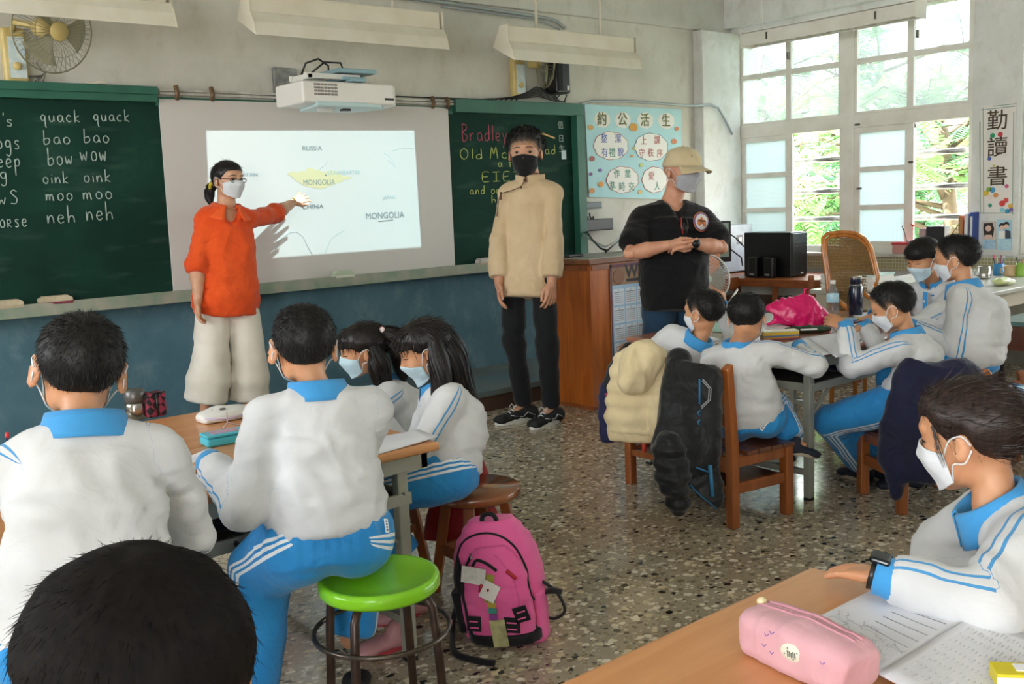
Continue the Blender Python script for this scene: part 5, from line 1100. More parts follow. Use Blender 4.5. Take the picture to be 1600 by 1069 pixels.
class Head:
    """a head with its own frame: x right, y forward, z up, unit = head height"""
    def __init__(s, c, fwd, hh, roll=0, wide=1.0, adult=False, ears=1.0):
        s.c = np.array(c, float); f = U(fwd); r = U(np.cross(f, [0, 0, 1])); u = np.cross(r, f); cr, sr = math.cos(roll), math.sin(roll); r, u = r*cr+u*sr, -r*sr+u*cr
        s.R = np.array([r, f, u]); s.h = hh; s.wide = wide; s.ears = ears
        e = lambda c_, r_, k=.03, sub=False, R=None: Ell((c_[0]*wide, c_[1], c_[2]), (r_[0]*wide, r_[1], r_[2]), R, k, sub)
        jw = .03 if adult else 0
        P = [e((0, -.06, .13), (.385, .46, .385), .01), e((0, -.03, .22), (.345, .40, .30), .05), e((0, .10, -.08), (.31, .33, .34), .08), e((0, .17, -.30), (.185+jw, .19, .165), .07), e((0, .26, -.40), (.10+jw*.6, .09, .075), .05), e((0, .33, .16), (.24, .08, .08), .05)]
        for sx in (-1, 1):
            P += [e((sx*.16, .26, -.12), (.13, .12, .13), .06), e((sx*.155, .465, .035), (.075, .06, .05), .05, True), e((sx*.17, .05, -.28), (.10+jw, .20, .12), .08)]
        P += [Cone((0, .375, .06), (0, .46, -.11), .035, .052, .04), e((0, .44, -.125), (.085, .055, .045), .03), e((0, .385, -.235), (.105, .05, .022), .015), e((0, .375, -.275), (.095, .05, .026), .012)]
        P += [e((0, .43, -.256), (.11, .03, .006), .004, True)]
        s.noear = list(P)
        for sx in (-1, 1):
            a = .55 if ears > 1.05 else .35; ca, sa = math.cos(a), math.sin(a); ax = np.array([[sx*ca, sa*-1, 0], [sx*sa, ca, 0.12], [0, -.12, 1]]); ax = np.array([U(q) for q in ax])
            P += [Ell((sx*(.37*wide+.035*ears), -.035, -.03), (.034, .085*ears, .128*ears), ax, .02), Ell((sx*(.37*wide+.072*ears), .025, -.015), (.020, .045*ears, .08*ears), ax, .01, True)]
        s.P = P
    def W(s, q): return np.asarray(q, float)*s.h@s.R+s.c              # local -> room
    def D(s, v): return np.asarray(v, float)@s.R
    def sd(s, pts, ears=False):
        pts = np.asarray(pts, np.float32); V = np.full(pts.shape[:-1], 1.0, np.float32)
        for p in (s.P if ears else s.noear): d = p.d(pts); V = -smin(-V, d, p.k) if p.sub else smin(V, d, p.k)
        return V
    def front(s, x, z, off=0.0):
        """surface point met when coming from the front"""
        y = np.linspace(.62, 0, 120); d = s.sd(np.stack([np.full_like(y, x), y, np.full_like(y, z)], -1)); i = np.argmax(d < off); return np.array([x, y[i], z])
    def ring(s, ang, z, off=0.0):
        r = np.linspace(.75, .1, 130)[None, :]; A = np.asarray(ang)[:, None]; Z = np.asarray(z)[:, None]
        P = np.stack([np.sin(A)*r, np.cos(A)*r, Z+0*r], -1); d = s.sd(P); i = np.argmax(d < off, axis=1); return r[0][i]
    def mesh(s, neck_to, nr, vox=.0225, chest=None):
        loc = (np.asarray(neck_to)-s.c)@s.R.T/s.h; P = list(s.P)
        P += [Cone((0, -.13, -.20), loc, nr, nr*1.12, .07)]
        if chest is not None: P += [Cone(loc, (np.asarray(chest)-s.c)@s.R.T/s.h, nr*1.1, nr*1.5, .06)]
        v, q = sdf_mesh(P, vox); v = smooth(v, q, 1, .35); return s.W(v), q

HL = {  # hairlines: y -> lowest z of the hair
 'boy': ([-.6, -.42, -.25, -.14, -.08, .05, .09, .16, .24, .30, .5], [-.33, -.32, -.27, -.14, .06, .08, -.04, .04, .24, .30, .34]),
 'bowl': ([-.6, -.42, -.25, -.12, -.08, .05, .12, .2, .5], [-.22, -.2, -.12, .0, .06, .06, .10, .15, .16]),
 'girl': ([-.6, -.42, -.25, -.14, -.08, .05, .10, .16, .24, .5], [-.32, -.30, -.24, -.12, .04, .06, .04, .10, .18, .18]),
 'man': ([-.6, -.42, -.25, -.14, -.08, .05, .09, .16, .26, .33, .5], [-.33, -.32, -.27, -.14, .06, .08, -.04, .05, .15, .19, .22]),
 'back': ([-.6, -.42, -.25, -.14, -.08, .05, .10, .18, .26, .5], [-.30, -.28, -.22, -.10, .05, .07, .04, .14, .27, .31]),
}
def hair_base(hd, style, th_top, th_side, vox=.0225, bald=None, front_lift=0, nape=0):
    ys, zs = HL[style]; wide = hd.wide
    cr = [Ell((0, -.06, .13), (.385*wide, .46, .385)), Ell((0, -.03, .22), (.345*wide, .40, .30)), Ell((0, .20, .14), (.30*wide, .23, .30))]
    def f(P):
        d = cr[0].d(P)
        for c in cr[1:]: d = smin(d, c.d(P), .06)
        z = P[..., 2]; y = P[..., 1]; zl = np.interp(y, ys, zs)+np.where(y < -.2, nape, 0)
        hgt = z-zl; t = th_side*np.clip(hgt/.16, .15, 1)+(th_top-th_side)*np.clip((hgt-.08)/.38, 0, 1)+front_lift*np.clip((y-.05)*3, 0, 1)*np.clip((z-.25)*4, 0, 1); t = t*np.clip(hgt/.05+.3, 0, 1)
        t = t*(1+.16*noise3(P.reshape(-1, 3), 13).reshape(z.shape))
        return np.maximum(d-t, -(hgt)*.8)
    v, q = sdf_mesh([Fn((-.55, -.62, -.40), (.55, .58, .72), f)], vox); v = smooth(v, q, 1, .4)
    zl = np.interp(v[:, 1], ys, zs)+np.where(v[:, 1] < -.2, nape, 0); return v, q, np.clip((v[:, 2]-zl)/.30, 0, 1)
def ribbons(P, D1, D2, L, w, rg, nseg=3):
    """tapered hair ribbons: start points, start and end directions"""
    n = len(P); S = np.cross(D1, rg.normal(size=(n, 3))); S /= np.maximum(np.linalg.norm(S, axis=1), 1e-9)[:, None]; V = []; p = P.copy()
    for j in range(nseg+1):
        t = j/nseg; ww = (w*(1-.85*t))[:, None] if hasattr(w, '__len__') else w*(1-.85*t)
        V += [p-S*ww/2, p+S*ww/2]; d = D1*(1-t)+D2*t; d /= np.maximum(np.linalg.norm(d, axis=1), 1e-9)[:, None]; p = p+d*(L/nseg)[:, None]
    V = np.stack(V, 1).reshape(-1, 3); k = 2*(nseg+1); b = (np.arange(n)*k)[:, None]; Q = np.concatenate([b+np.array([2*j, 2*j+1, 2*j+3, 2*j+2]) for j in range(nseg)]); return V, Q
def hair(root, hd, style='boy', top=.075, side=.02, n=1800, spike=.10, seed=1, front_lift=0, m=None, fade=True, lie=.6, nape=0, vox=.0225, name='hair', flow=None, wid=.010):
    rg = np.random.RandomState(seed); v, q, fd = hair_base(hd, style, top, side, vox, front_lift=front_lift, nape=nape); N = vnormals(v, q)
    if not fade: fd = np.ones_like(fd)
    pw = np.clip((fd-.25)/.5, .02, 1) if fade else np.ones(len(v)); idx = rg.choice(len(v), n, p=pw/pw.sum()); P = v[idx]; Nn = N[idx]; crown = np.array([.03, -.25, .50]); T = P-crown; T[:, 2] -= .25*(T[:, 1] < .0)
    if flow is not None: T = flow(P)
    T = T-Nn*(T*Nn).sum(1)[:, None]; T /= np.maximum(np.linalg.norm(T, axis=1), 1e-9)[:, None]; T += rg.normal(size=T.shape)*.22
    D1 = T*lie+Nn*(1-lie); D2 = T*(lie+.25)+Nn*(.35-.3*lie); Ls = spike*(.45+.75*rg.rand(n))*(.25+.75*fd[idx]); Pr = P-Nn*.012
    rv, rq = ribbons(Pr, D1, D2, Ls, wid, rg); fr = np.repeat(fd[idx], 8)
    return qmesh(name, [(hd.W(v), q), (hd.W(rv), rq)], m or H_BLACK, root, {'fade': np.concatenate([fd, fr])})
def strands(root, guides, n, spread, w, m, name='hair', seed=1, taper=.25, nseg=10, extra=None, core_=True):
    """locks of long hair: each guide is a room-space polyline with a bundle radius; ribbons run along it"""
    rg = np.random.RandomState(seed); parts = []
    for pts, rad in guides:
        pts = np.array(pts, float); rad = np.array(rad, float); d = np.r_[0, np.cumsum(np.linalg.norm(np.diff(pts, axis=0), axis=1))]; tt = np.linspace(0, d[-1], nseg+1)
        C = np.stack([np.interp(tt, d, pts[:, i]) for i in range(3)], 1); C[1:-1] = (C[:-2]+2*C[1:-1]+C[2:])/4; Rr = np.interp(tt, d, rad); Tn = np.gradient(C, axis=0); Tn /= np.linalg.norm(Tn, axis=1)[:, None]
        X = np.cross(Tn, [0.3, .2, 1.]); X /= np.linalg.norm(X, axis=1)[:, None]; Y = np.cross(Tn, X)
        a = rg.rand(n)*6.283; r = np.sqrt(rg.rand(n)); cut = 1-.22*rg.rand(n)**2
        V = []; ph = rg.rand(n)*6.28
        for j in range(nseg+1):
            t = j/nseg; sp = Rr[j]*(1+spread*t); jj = np.clip(t*cut*nseg, 0, nseg-1e-6); i0 = jj.astype(int); fr = (jj-i0)[:, None]
            c = C[i0]*(1-fr)+C[i0+1]*fr; c = c+X[j]*(np.cos(a+.25*np.sin(ph+t*3))*r*sp)[:, None]+Y[j]*(np.sin(a+.25*np.sin(ph+t*3))*r*sp)[:, None]
            out = X[j]*(-np.sin(a))[:, None]+Y[j]*np.cos(a)[:, None]; ww = w*(1-(1-taper)*t**2); V += [c-out*ww/2, c+out*ww/2]
        V = np.stack(V, 1).reshape(-1, 3); k = 2*(nseg+1); b = (np.arange(n)*k)[:, None]; Q = np.concatenate([b+np.array([2*j, 2*j+1, 2*j+3, 2*j+2]) for j in range(nseg)]); parts.append((V, Q))
        
        if core_: parts.append(sdf_mesh([Loft([(C[j], max(Rr[j]*.72, .002), max(Rr[j]*.72, .002), X[j]) for j in range(0, nseg+1, 2)], flat=False)], max(.0045, rad.max()*.16)))
    return qmesh(name, parts+(extra or []), m, root, None)
def mask(root, hd, m, down=0.0, loops=True, amax=1.12, ztop=.03, zbot=-.47, name='face_mask', lc=None):
    nu, nv = 30, 20; A = np.linspace(-amax, amax, nu+1); R = np.zeros((nv+1, nu+1)); Z = np.zeros_like(R)
    for j in range(nv+1):
        v = j/nv; zt = ztop-.10*(np.abs(A)/amax)**1.3+down; zb = zbot+.12*(np.abs(A)/amax)**1.5+down*.7; Z[j] = zt*(1-v)+zb*v; R[j] = hd.ring(A, np.clip(Z[j], -.42, 1), .012)
    for _ in range(8):
        S = R.copy(); S[1:-1, 1:-1] = (R[:-2, 1:-1]+R[2:, 1:-1]+R[1:-1, :-2]+R[1:-1, 2:])/4; S[0, 1:-1] = (R[0, :-2]+R[0, 2:])/2; S[-1] = S[-2]*.985; R = np.maximum(R, S)*.5+S*.5
    R += .012
    for j in range(nv+1):
        v = j/nv; R[j] += .010*(abs(((v*4) % 1)-.5)-.25)*np.cos(A/amax*1.4)*(1 if .1 < v < .9 else 0)
    mb = MB(); mb.grid(lambda u, v: hd.W((math.sin(A[round(u*nu)])*R[round(v*nv), round(u*nu)], math.cos(A[round(u*nu)])*R[round(v*nv), round(u*nu)], Z[round(v*nv), round(u*nu)])), nu, nv, .0022)
    o = mb.build(name, m, root)
    if loops:
        for k, sx in ((0, -1), (nu, 1)):
            ct = (math.sin(A[k])*R[1, k], math.cos(A[k])*R[1, k], Z[1, k]); cb = (math.sin(A[k])*R[-2, k], math.cos(A[k])*R[-2, k], Z[-2, k]); e = .385*hd.wide
            for c0, pts in ((ct, [(sx*(e+.02), .06, .06), (sx*(e+.045*hd.ears), -.06, .09), (sx*(e+.035), -.12, .0)]), (cb, [(sx*(e-.01), .08, -.17), (sx*(e+.03*hd.ears), -.04, -.155), (sx*(e+.035), -.12, -.04)])):
                MB().tube(crv([hd.W(c0)]+[hd.W(p) for p in pts]), .0016, 5).build('ear_loop', lc or M_LOOP, o)
    return o
def surf(o, px, py):
    M = PW(o); b_ = BVHTree.FromPolygons([M @ v.co for v in o.data.vertices], [tuple(p_.vertices) for p_ in o.data.polygons]); h_ = b_.ray_cast(Vector(CC), Vector(U(ray(px, py)))); return (np.array(h_[0]), np.array(h_[1])) if h_[0] is not None else (at(px, py, 3), -U(ray(px, py)))
def cloth_label(o, px, py, w, h, rot, m, name='cloth_label'):
    c, n = surf(o, px, py); u = U(np.cross(n, Z)); u = U(u*math.cos(rot)+np.cross(n, u)*math.sin(rot)); T = frame_T(c+n*.002, u, np.cross(n, u)); t = MB().bx(-w/2, w/2, -h/2, h/2, -.001, .0012, T).build(name, m, o)
    mb = MB()
    for k in range(4): mb.bx(-w*.36+k*w*.2, -w*.25+k*w*.2, -h*.22, h*.22, .0012, .0016, T)
    mb.build('label_lettering', M_BLACK, t); return t
def eyes(root, hd, closed=0.0, look=0, brow=True, bm=None):
    for sx in (-1, 1):
        x0 = sx*.155; c = hd.front(x0, .03, 0.004); w, h = .070, .023*(1-closed)+.004
        def pt(u, v, off, w=w, h=h, z0=.03): x = x0+(u-.5)*2*w; z = z0+(v-.5)*2*h*math.sqrt(max(0, 1-((u-.5)*2)**2))-.012*sx*0; q = hd.front(x, z, off); return hd.W(q)
        mb = MB(); mb.grid(lambda u, v: pt(u, v, .004), 8, 4); mb.build('eye', M_EYEW if closed < .7 else M_EYE, root)
        if closed < .7:
            mb = MB(); xi = look*.02; mb.grid(lambda u, v: hd.W(hd.front(x0+xi+(u-.5)*.062, .03+(v-.5)*2*h*.96*math.sqrt(max(0, 1-((u-.5)*1.1)**2)), .010)), 6, 4); mb.build('iris', M_EYE, root)
        MB().tube([hd.W(hd.front(x0+a*w, .03+h*(1.05-.9*a*a)-.006*abs(a), .006)) for a in (-1, -.6, -.2, .2, .6, 1)], [.0006]+[.0015]*4+[.0006], 5).build('lash_line', M_EYE, root)
        if brow: MB().tube([hd.W(hd.front(sx*(.155+a*.10), .135+.018*(1-a*a)-.01*(a > .5), .004)) for a in (-1, -.4, .2, .7, 1)], [hd.h*q for q in (.008, .012, .012, .008, .003)], 6, flat=1).build('eyebrow', bm or mat('brow_dark', '#2a1c16', .7), root)

class Figure:
    """joints of one person; every garment is grown round them"""
    def __init__(s, name, label, H, pel, nek, right, hc, hf, group=None, bulge=.0, roll=0, hh=None, shw=None, adult=False, wide=1.0, ears=1.0, fat=1.0, category='person', shup=.0):
        s.H = H; s.adult = adult; s.pel = np.array(pel, float); s.nek = np.array(nek, float); s.up = U(s.nek-s.pel); r = np.array(right, float); s.r = U(r-s.up*(r@s.up)); s.f = np.cross(s.up, s.r); s.fat = fat
        s.che = s.pel*.38+s.nek*.62-s.f*bulge; s.bel = s.pel*.78+s.nek*.22-s.f*bulge*.5
        s.hh = hh or (H/7.5 if adult else .168+.028*H); sw = shw or (.094*H if adult else .100*H)
        d = s.nek-s.up*H*(.048 if adult else .042)+s.up*shup
        s.sh = {'L': d-s.r*sw, 'R': d+s.r*sw}; s.hip = {'L': s.pel-s.r*.052*H, 'R': s.pel+s.r*.052*H}; s.el = {}; s.wr = {}; s.kn = {}; s.an = {}; s.hands = {}
        s.head = Head(hc, hf, s.hh, roll, wide, adult, ears); s.root = thing(name, label, category, (s.pel[0], s.pel[1], 0), 0, group); s.label = label
    def arm(s, side, wrist, hint, hd_dir=None, palm=(0, 0, -1), curl=.4, thumb=.5, curls=None, size=None, scale=1.0, spread=.12):
        l1, l2 = .172*s.H*scale, .150*s.H*scale; s.el[side], s.wr[side] = ik(s.sh[side], wrist, l1, l2, hint); f = U(s.wr[side]-s.el[side]) if hd_dir is None else U(hd_dir)
        s.hands[side] = hand_prims(s.wr[side]+f*.01, f, palm, side, size or (.106*s.H), curl, spread, thumb, curls)
    def leg(s, side, ankle, hint, toe=None, scale=1.0, kn=None):
        s.kn[side], s.an[side] = (np.array(kn, float), np.array(ankle, float)) if kn is not None else ik(s.hip[side], ankle, .245*s.H*scale, .235*s.H*scale, hint)
        s.toe = getattr(s, 'toe', {}); s.toe[side] = U(toe if toe is not None else s.f*np.array([1, 1, 0]))
    def body(s, m, hand_vox=.0042, vox=.011):
        H = s.H; k = .0155*H; parts = []; nr = .225 if s.adult else .17
        parts.append(s.head.mesh(s.nek+s.f*.0, nr, chest=s.che))
        P = [Loft([(s.pel, .068*H, .048*H, s.r), (s.bel, .062*H, .045*H, s.r), (s.che, .075*H, .05*H, s.r), (s.nek-s.up*.02*H, .055*H, .038*H, s.r)], .03, flat=False)]
        for sd in 'LR':
            if sd in s.el: P += [Cone(s.nek-s.up*.03*H, s.sh[sd], .018*H, .022*H, .02), Cone(s.sh[sd], s.el[sd], .023*H, .021*H, .01), Cone(s.el[sd], s.wr[sd], .021*H, .015*H, .01)]
            if sd in s.kn: P += [Cone(s.hip[sd], s.kn[sd], .040*H, .026*H, .02), Cone(s.kn[sd], s.an[sd], .026*H, .018*H, .02), Cone(s.an[sd], s.an[sd]+s.toe[sd]*.03*H-np.array([0, 0, .012*H]), .018*H, .014*H, .01)]
        parts.append(sdf_mesh(P, vox))
        for sd in s.hands:
            e, w = s.el[sd], s.wr[sd]; fa = [Cone(e+(w-e)*.25, e+(w-e)*.45, .027*H, .027*H if s.adult else .023*H, .01), Cone(e+(w-e)*.45, w, .026*H if s.adult else .022*H, .0165*H, .01)]
            parts.append(sdf_mesh(fa+s.hands[sd], hand_vox))
        return qmesh('body', parts, m, s.root)
    def _attrs(s, v, segs, ndir):
        """distance from the side seam measured around the limb, plus a limb mask"""
        best = np.full(len(v), 1e9); su = np.full(len(v), 1.0)
        for a, b, r in segs:
            d = b-a; L = np.linalg.norm(d); ax = d/L; t = np.clip(((v-a)@ax)/L, 0, 1); q = v-(a+t[:, None]*d); dist = np.linalg.norm(q, axis=1); n = U(ndir-ax*(ndir@ax)); c = np.cross(ax, n)
            ang = np.arctan2(q@c, q@n); m = dist < best; best = np.where(m, dist, best); su = np.where(m, ang*np.minimum(dist, r), su)
        return su, best
    def shirt(s, m, akn=.014, hem=-.02, rx=(.105, .105, .115), ry=(.078, .08, .075), sleeve=1.0, rs=(.038, .034, .028), vox=.010, name='shirt', blouse=.0, neck=None, stripe=True, wr=1.0, k=.03, hemlen=0.03, seed=0, extra=None, outdir=None, flare=0, shr=.030, sub=None, vneck=None):
        """sleeve: 1 = to the wrist, .35 = half sleeve ... ; radii are fractions of stature"""
        H = s.H; fa = s.fat; up = s.up; hb = s.pel+up*hem*H
        P = [Loft([(hb-up*hemlen*H, (rx[0]*fa-.004+flare)*H, (ry[0]*fa-.004+flare*.8)*H, s.r), (hb+up*.012*H, (rx[0]*fa+blouse)*H, (ry[0]*fa+blouse)*H, s.r), (s.bel, (rx[1]*fa+blouse*.6)*H, (ry[1]*fa+blouse*.4)*H, s.r), (s.che, rx[2]*fa*H, ry[2]*fa*H, s.r), (s.nek-up*.062*H, rx[2]*.86*H, ry[2]*.76*H, s.r), (s.nek-up*.022*H, rx[2]*.48*H, ry[2]*.46*H, s.r)], .03, e=2.2),
             Ell(s.nek-up*.035*H, (.10*H, .055*H, .035*H), np.array([s.r, s.f, up]), .04)]
        segs = {}
        for sd in 'LR':
            if sd not in s.el: continue
            sh, el, wr_ = s.sh[sd], s.el[sd], s.wr[sd]; u1, u2 = U(el-sh), U(wr_-el); P.append(Cone(s.nek-up*.018*H, sh, .032*H, shr*H, .045)); x0 = U(np.cross(u1, u2)+1e-3*s.r)
            if sleeve > .5:
                q = el+(wr_-el)*((sleeve-.5)*2); mid = (el+q)/2
                P += [Cone(sh, el, rs[0]*H, rs[1]*H, akn), Cone(el, q-u2*rs[2]*1.1*H, rs[1]*H, rs[2]*H*1.08, .012), Loft([(q-u2*.05*H, rs[2]*H*1.1, rs[2]*H*1.1, x0), (q, rs[2]*H, rs[2]*H, x0)], .01)]
                segs[sd] = [(sh, el, .05), (el, q, .045)]
            else:
                q = sh+(el-sh)*(sleeve*2); P += [Cone(sh, sh+(q-sh)*.75, rs[0]*H, rs[1]*H, k), Loft([(sh+(q-sh)*.5, rs[0]*H, rs[0]*.95*H, x0), (q, rs[1]*H*1.05, rs[1]*H, x0)], .02)]; segs[sd] = [(sh, q, .05)]
        if extra: P += extra
        if neck is not None: P.append(Cone(s.nek-up*.015*H+s.f*.01, s.nek+up*.08*H+s.f*.03*H, neck*H, neck*1.15*H, .008, True))
        if vneck is not None:
            a = s.nek+s.f*ry[2]*.5*H; b = s.nek+s.f*ry[2]*1.15*H-up*vneck*H; P += [Cone(a+up*.03*H, b, .052*H, .006*H, .004, True)]
        if sub: P += sub
        v, q = sdf_mesh(P, vox); v = smooth(v, q, 3, .5); N = vnormals(v, q)
        t = ((v-hb)@up)/np.linalg.norm(s.nek-hb); lu = (v-s.pel)@s.r; lf = (v-s.pel)@s.f; arm_d = np.full(len(v), 1.0); fold = np.zeros(len(v)); su = np.full(len(v), .5); sm = np.zeros(len(v))
        for sd, sg in segs.items():
            el = s.el[sd]; sh = s.sh[sd]; nrm = np.cross(U(s.el[sd]-sh), U(s.wr[sd]-el)); outw = s.r*(1 if sd == 'R' else -1)
            if outdir is not None: nrm = np.array(outdir[sd], float)
            elif np.linalg.norm(nrm) < .15: nrm = outw
            else: nrm = U(nrm)*np.sign(nrm@outw+1e-6)
            a_su, dist = s._attrs(v, sg, nrm); inarm = (dist < .062*H*fa); su = np.where(dist < arm_d, a_su, su); arm_d = np.minimum(arm_d, dist)
            tor = np.abs(lu) < .0; sm = np.where(inarm, 1.0, sm)
            de = (v-el)@U(s.wr[sd]-sh); r_ = np.linalg.norm(v-el, axis=1); fold += .0035*H*np.sin(de/(.020*H)+2*noise3(v, 14, seed))*np.exp(-(r_/(.075*H))**2)
            ds = (v-sh)@U(el-sh); r2 = np.linalg.norm(v-(sh-up*.05*H), axis=1); fold += .0022*H*np.sin(ds/(.017*H)+2*noise3(v, 9, seed+3))*np.exp(-(r2/(.08*H))**2)
        pr = np.stack([lu*1.0, lf*1.0, (v-s.pel)@up*1.6], 1); n1 = noise3(pr, 6.5/H, seed*3.1); n2 = noise3(pr+.25*noise3(pr, 5, 9)[:, None]*np.array([1, 1, 1]), 15/H, seed*1.7)
        dg_ = noise3(np.stack([lu*2.2+((v-s.pel)@up)*.9, lf*2, ((v-s.pel)@up)*.9-lu*.8], 1), 9/H, seed*2.3); fold += .0075*H*(.45-np.abs(n1))+.0045*H*(.4-np.abs(n2))+.0065*H*(.4-np.abs(dg_))*(sm < .5); fold += .0025*H*np.sin(t*30+5*n1+lu*9)*np.exp(-((t-.12)/.13)**2)*(sm < .5)
        v = v+N*(fold*wr)[:, None]; return qmesh(name, [(v, q)], m, s.root, {'su': su, 'sm': sm})
    def trousers(s, m, r0=(.098, .082), rt=(.068, .052), rc=(.048, .036), cuff=.95, vox=.011, name='trousers', waist=.045, seed=1, wr=1.0, k=.03, straight=False):
        H = s.H; up = s.up; fa = s.fat; r0 = r0 if s.adult else (r0[0]*.86, r0[1]*.86); w0 = s.pel+up*waist*H; low = s.pel-up*.03*H
        P = [Loft([(low, r0[0]*fa*H, r0[1]*fa*H, s.r), (w0, (r0[0]*fa-.006)*H, (r0[1]*fa-.006)*H, s.r)], .03, flat=True)]
        segs = {}
        for sd in 'LR':
            if sd not in s.kn: continue
            h, kn, an = s.hip[sd], s.kn[sd], s.an[sd]; u1, u2 = U(kn-h), U(an-kn); q = kn+(an-kn)*cuff; x0 = U(np.cross(u1, u2)+1e-3*s.r)
            P += [Cone(h, kn, rt[0]*H, rt[1]*H, k), Cone(kn, q-u2*rc[1]*1.05*H, rt[1]*.97*H, rc[1]*1.03*H, k*.7), Loft([(kn+(q-kn)*.45, rc[0]*H, rc[0]*H, x0), (q, rc[1]*H, rc[1]*H, x0)], .012)]; segs[sd] = [(h, kn, .075), (kn, q, .06)]
        v, q_ = sdf_mesh(P, vox); v = smooth(v, q_, 1, .4); N = vnormals(v, q_); su = np.full(len(v), .5); bd = np.full(len(v), 1e9); fold = np.zeros(len(v)); sm = np.zeros(len(v))
        for sd, sg in segs.items():
            kn = s.kn[sd]; outw = s.r*(1 if sd == 'R' else -1); nrm = np.cross(U(kn-s.hip[sd]), U(s.an[sd]-kn)); nrm = outw if np.linalg.norm(nrm) < .2 else U(nrm)*np.sign(nrm@outw+1e-6)
            a_su, dist = s._attrs(v, sg, nrm); mm = dist < bd; su = np.where(mm, a_su, su); bd = np.where(mm, dist, bd); sm = np.where(mm & (dist < .1), 1.0, sm)
            de = (v-kn)@U(s.an[sd]-s.hip[sd]); r_ = np.linalg.norm(v-kn, axis=1); fold += .0045*H*np.sin(de/(.019*H)+2.5*noise3(v, 11, seed))*np.exp(-(r_/(.09*H))**2)
            r3 = np.linalg.norm(v-s.hip[sd], axis=1); fold += .003*H*np.sin(((v-s.hip[sd])@U(kn-s.hip[sd]))/(.02*H)+2*noise3(v, 9, seed+2))*np.exp(-(r3/(.10*H))**2)
            ra = np.linalg.norm(v-(kn+(s.an[sd]-kn)*cuff), axis=1); fold += .003*H*np.sin(((v-kn)@U(s.an[sd]-kn))/(.014*H)+2*noise3(v, 9, seed+5))*np.exp(-(ra/(.06*H))**2)
        zz_ = (v-w0)@up; fold += .0028*H*np.sin(np.arctan2((v-w0)@s.f, (v-w0)@s.r)*24+2*noise3(v, 12))*np.exp(-((zz_+.055)/.04)**2); n1 = noise3(v, 7/H, seed); n2 = noise3(v, 16/H, seed+4); fold += .005*H*(.5-np.abs(n1))+.0025*H*(.5-np.abs(n2))
        v = v+N*(fold*wr)[:, None]; return qmesh(name, [(v, q_)], m, s.root, {'su': su, 'sm': sm})
    def collar(s, m, r=.044, h=.030, out=.072, gap=.25, name='collar', tilt=None, drop=.012, back=0):
        H = s.H; up = U(s.up*.7+U(s.head.c-s.nek)*.5); R_ = s.r; F_ = np.cross(up, R_); c = s.nek-up*.012*H; mb = MB()
        def fn(u, v):
            a = math.pi/2+gap+(2*math.pi-2*gap)*u; ca, sa = math.cos(a), math.sin(a)
            rr, z = np.interp(v, [0, .35, .5, 1], [r, r*1.04, r*1.16, out]), np.interp(v, [0, .35, .5, 1], [0, h, h*1.02, -drop]); fr = max(0, sa)
            return c+R_*ca*rr*1.08*H+F_*(sa*rr+.010*fr)*H+up*(z-.020*fr*(v > .3)*v)*H
        mb.grid(fn, 36, 8, .0035); return mb.build(name, m, s.root)
    def cuff(s, side, m, r=.024, L=.03, t=.003, name='cuff', at_=1.0):
        H = s.H; u = U(s.wr[side]-s.el[side]); q = s.el[side]+(s.wr[side]-s.el[side])*at_; x = U(np.cross(u, [.3, .2, 1])); y = np.cross(u, x); mb = MB()
        mb.grid(lambda a, v: q+u*(v*L-L*.3)*H+(x*math.cos(a*6.2832)+y*math.sin(a*6.2832))*(r*(1+.05*math.sin(v*6)))*H, 18, 3, t); return mb.build(name, m, s.root)
    def shoe(s, side, mu, ms, L=None, h=.045, laces=False, z0=0, tag_=None, pitch=0, foot_drop=None):
        H = s.H; L = L or .155*H; a = s.an[side]; f = U([s.toe[side][0], s.toe[side][1], 0]); f = f*math.cos(pitch)+np.array([0, 0, -math.sin(pitch)]); r = U(np.cross(f, [0, 0, 1])); u = np.cross(r, f)
        d = foot_drop if foot_drop is not None else (a[2]-z0); g = a-u*d; c = lambda x, y, z: g+r*x*L+f*y*L+u*z*L
        P = [Loft([(c(0, -.24, .17), .15*L, .13*L, r), (c(0, .1, .16), .165*L, .13*L, r), (c(0, .42, .13), .185*L, .09*L, r), (c(0, .66, .10), .13*L, .06*L, r)], .02, flat=False), Ell(c(0, .58, .11), (.165*L, .17*L, .08*L), np.array([r, f, u]), .02), Cone(c(0, -.05, .2), c(0, -.02, .36), .14*L, .135*L, .02), Ell(c(0, -.2, .15), (.145*L, .12*L, .15*L), np.array([r, f, u]), .02)]
        v, q = sdf_mesh(P, .0055); sh = qmesh('shoe', [(smooth(v, q, 1, .4), q)], mu, s.root)
        o = []
        for k in range(28):
            t = 2*math.pi*k/28; yy = .23+.50*math.sin(t); w = (.165+.03*math.sin(t))*1.0; w = w if yy < .5 else w*1.02; o.append((w*L*math.cos(t)*(1.05), yy*L))
        T = Matrix(((r[0], f[0], u[0], g[0]), (r[1], f[1], u[1], g[1]), (r[2], f[2], u[2], g[2]), (0, 0, 0, 1))); MB().prism(o, .125*L, T).build('sole', ms, sh, bev=.003)
        if laces:
            mb = MB()
            for i in range(4): yy = .22+.075*i; zz = .315-.035*i; mb.tube([c(-.07, yy, zz-.02), c(0, yy+.01, zz+.012), c(.07, yy, zz-.02)], .0035, 5)
            mb.tube([c(0, .2, .33), c(-.07, .24, .39), c(-.09, .3, .34), c(0, .22, .335), c(.08, .26, .40), c(.09, .32, .33)], .003, 5); mb.build('laces', M_LOOP, sh)
            for sx in (-1, 1): MB().tube([c(sx*.165, -.18, .13), c(sx*.165, .0, .22), c(sx*.168, .12, .14), c(sx*.17, .3, .17), c(sx*.14, .42, .20)], .005, 5, flat=.5).build('side_stripe', M_LOOP, sh)
        return sh
VR = np.array([.768, -.640, 0]); VF = np.array([.640, .768, 0]); Z = np.array([0, 0, 1.])
